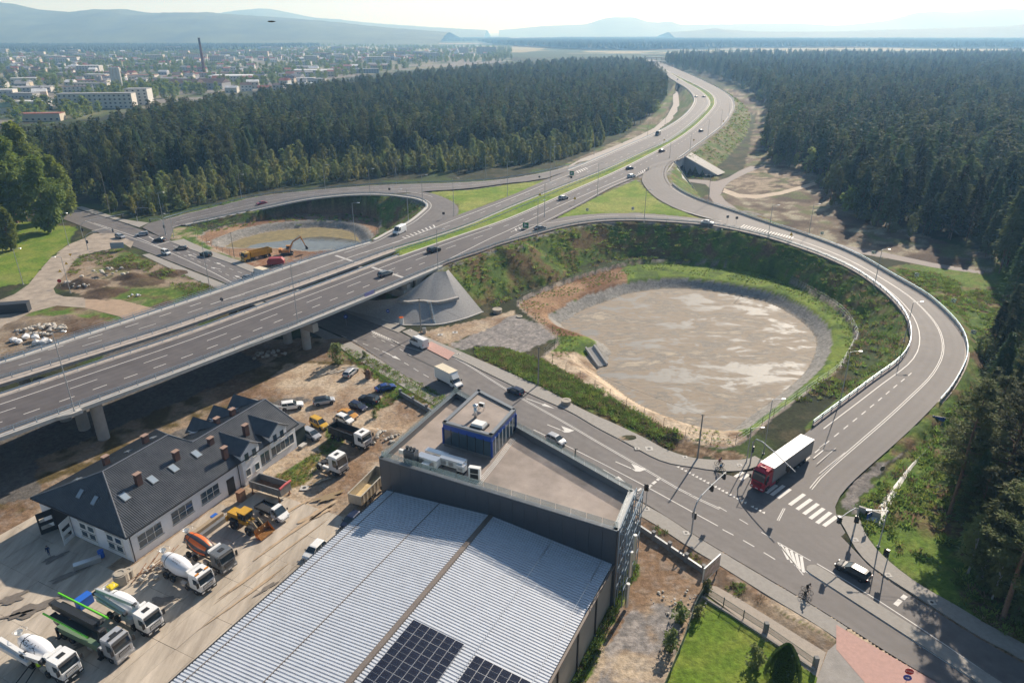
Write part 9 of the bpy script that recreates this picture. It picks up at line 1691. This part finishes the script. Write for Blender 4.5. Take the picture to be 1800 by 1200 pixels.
SP = [('long pale five-storey apartment block behind the pines at the left', 175, 190, 70, 13, 14, .12, 0, 'grey', .3), ('white apartment block with dark balconies at the end of the long block', 248, 184, 22, 16, 16, .12, 2, 'grey', .3), ('blue-roofed hall behind the apartment blocks', 60, 163, 45, 26, 7, .3, 1, 'grey', 1.2), ('brown gabled workshop roofs below the tall chimney, left part', 330, 157, 40, 24, 8, -.15, 4, 'brown', 5), ('brown gabled workshop roofs below the tall chimney, right part', 375, 156, 40, 24, 8, -.15, 4, 'brown', 5), ('wide pale factory roof right of the tall chimney', 420, 142, 80, 40, 8, .05, 2, 'pale', .3), ('long pale warehouse beyond the factory', 555, 132, 70, 30, 9, .08, 2, 'pale', 1), ('low white warehouse left of the silos', 88, 126, 90, 20, 6, .05, 2, 'pale', .3), ('office building with glass front left of the silos', 160, 130, 40, 18, 14, .1, 1, 'pale', .3), ('long red-roofed shed in front of the factory', 300, 148, 50, 14, 5, .05, 3, 'red', 1.2), ('cream block cut by the left edge of the photo', 8, 172, 26, 14, 9, .2, 0, 'pale', .3), ('green-roofed house at the left edge', 12, 200, 16, 12, 6, .4, 0, 'green', 4), ('brown flat roof just above the left trees', 75, 212, 34, 12, 6, .15, 3, 'red', .3), ('sheds with pale roofs left of the green roof', 60, 187, 30, 14, 5, .1, 2, 'pale', .3), ('hospital-like slab block far off in the middle of the town', 855, 95, 70, 14, 22, .05, 0, 'grey', .3), ('second slab block far off beside the church', 815, 94, 36, 14, 20, .05, 0, 'grey', .3)]
for (lab, px, py, w_, d, h, rz, wi, ro, gb) in SP: house(lab, px, py, w_, d, h, rz, MW[wi], MR[ro], gb)
g = G(360, 132); t = T('factory_chimney', 'very tall red brick factory chimney with dark top', 'chimney', g); m = MB(); m.lathe([(3.0, 0), (1.9, 50)], 14); m.build('shaft', mat('chimney_brick', (.16, .075, .06), .9, noise=.2, nscale=.3), t); m = MB(); m.lathe([(1.92, 50), (1.85, 60), (2.0, 60.1), (2.0, 61)], 14); m.build('sooty_top', mat('soot', (.05, .035, .035), .9), t)
g = G(208, 158); t = T('silo', 'cluster of tall white grain silos in the town', 'silo', g)
for x in (-4.5, 0, 4.5): m = MB(); m.lathe([(2.6, 0), (2.6, 27), (2.2, 28)], 12, (x, 0, 0)); m.build('silo_tube', MW[2], t)
g = G(178, 152); t = T('silo', 'shorter pale silo left of the white silo cluster', 'silo', g)
for x in (-4, 1): m = MB(); m.lathe([(2.4, 0), (2.4, 13), (2, 14)], 12, (x, 0, 0)); m.build('silo_tube', MW[1], t)
g = G(802, 99); t = T('church', 'church with a sharp white angular roof in the far town', 'church', g); m = MB(); m.ext([(-14, 0), (14, 0), (2, 26), (-2, 14)], -6, 6); m.build('roof', MR['pale'], t); m = MB(); m.b2(-12, 12, -5.5, 5.5, 0, 6); m.build('wall', MW[2], t)
rg = random.Random(12); zones = [((0, 118), (480, 106), (700, 120), (560, 150), (420, 170), (300, 150), (250, 150), (0, 178)), ((0, 90), (450, 84), (880, 92), (820, 104), (700, 112), (430, 108), (0, 120))]
nm_ = ['left edge', 'chimney', 'silos', 'warehouse', 'church']; cnt = 0; placed = [V2(G(q[1], q[2])) for q in SP]
wn = ('cream', 'grey', 'white', 'ochre', 'slate')
for zi, (zn, cnt_) in enumerate(zip(zones, (150, 290))):
 P = GL(zn); k = 0; tries = 0
 while k < cnt_ and tries < 9000:
  tries += 1; px = rg.uniform(-60, 880); py = rg.uniform(84, 178)
  q = V2(G(px, py))
  if not inpoly(np.array([q[0]]), np.array([q[1]]), P)[0] or min(np.hypot(*(q-w_)) for w_ in placed) < (17 if zi == 0 else 22): continue
  placed.append(q); k += 1; wi = rg.randrange(5); ro = rg.choice(['red', 'red', 'grey', 'brown', 'pale', 'grey']); big = rg.random() < (.22 if zi else .3); w_ = rg.uniform(26, 60) if big else rg.uniform(11, 18); h = rg.uniform(5, 9) if zi == 0 else (rg.uniform(12, 17) if big else rg.uniform(5, 8))
  where = 'left of the silos' if px < 180 else 'between the silos and the factory chimney' if px < 340 else 'right of the factory chimney' if px < 520 else 'in front of the distant church' if px < 720 else 'near the distant church'
  lab = '%s %s %s with %s roof in %s %s' % ('long' if big else 'small', wn[wi], 'block' if big else 'house', ro, 'far town' if zi else 'nearer town', where)
  house(lab, px, py, w_, rg.uniform(10, 16), h, rg.uniform(-.2, .5), MW[wi], MR[ro], .3 if big else rg.uniform(2, 3.5), group='houses of the %s %s, %s walls and %s roofs' % ('far town' if zi else 'nearer town', where, wn[wi], ro), name='town_building' if big else 'town_house')
def town_trees(poly, sp, seed, thr): 
 Q = scatter(poly, sp, seed, far=900); Q = Q[fbm(Q[:, 0], Q[:, 1], 90, seed) > thr]; PL = np.array(placed); keep = np.ones(len(Q), bool)
 for p in PL: keep &= ~((np.abs(Q[:, 0]-p[0]) < 17) & (Q[:, 1] < p[1]+9) & (Q[:, 1] > p[1]-17))
 Q = Q[keep]; r_ = np.random.default_rng(seed); instancer('town_trees', np.c_[Q, np.zeros(len(Q))], r_.uniform(.7, 1.25, len(Q)), r_.uniform(0, 6.28, len(Q)), LOD['town'], seed=seed)
town_trees([(-100, 82), (450, 78), (900, 84), (900, 108), (740, 118), (640, 130), (560, 142), (430, 160), (300, 172), (160, 206), (110, 212), (-100, 228)], 17, 71, .45)
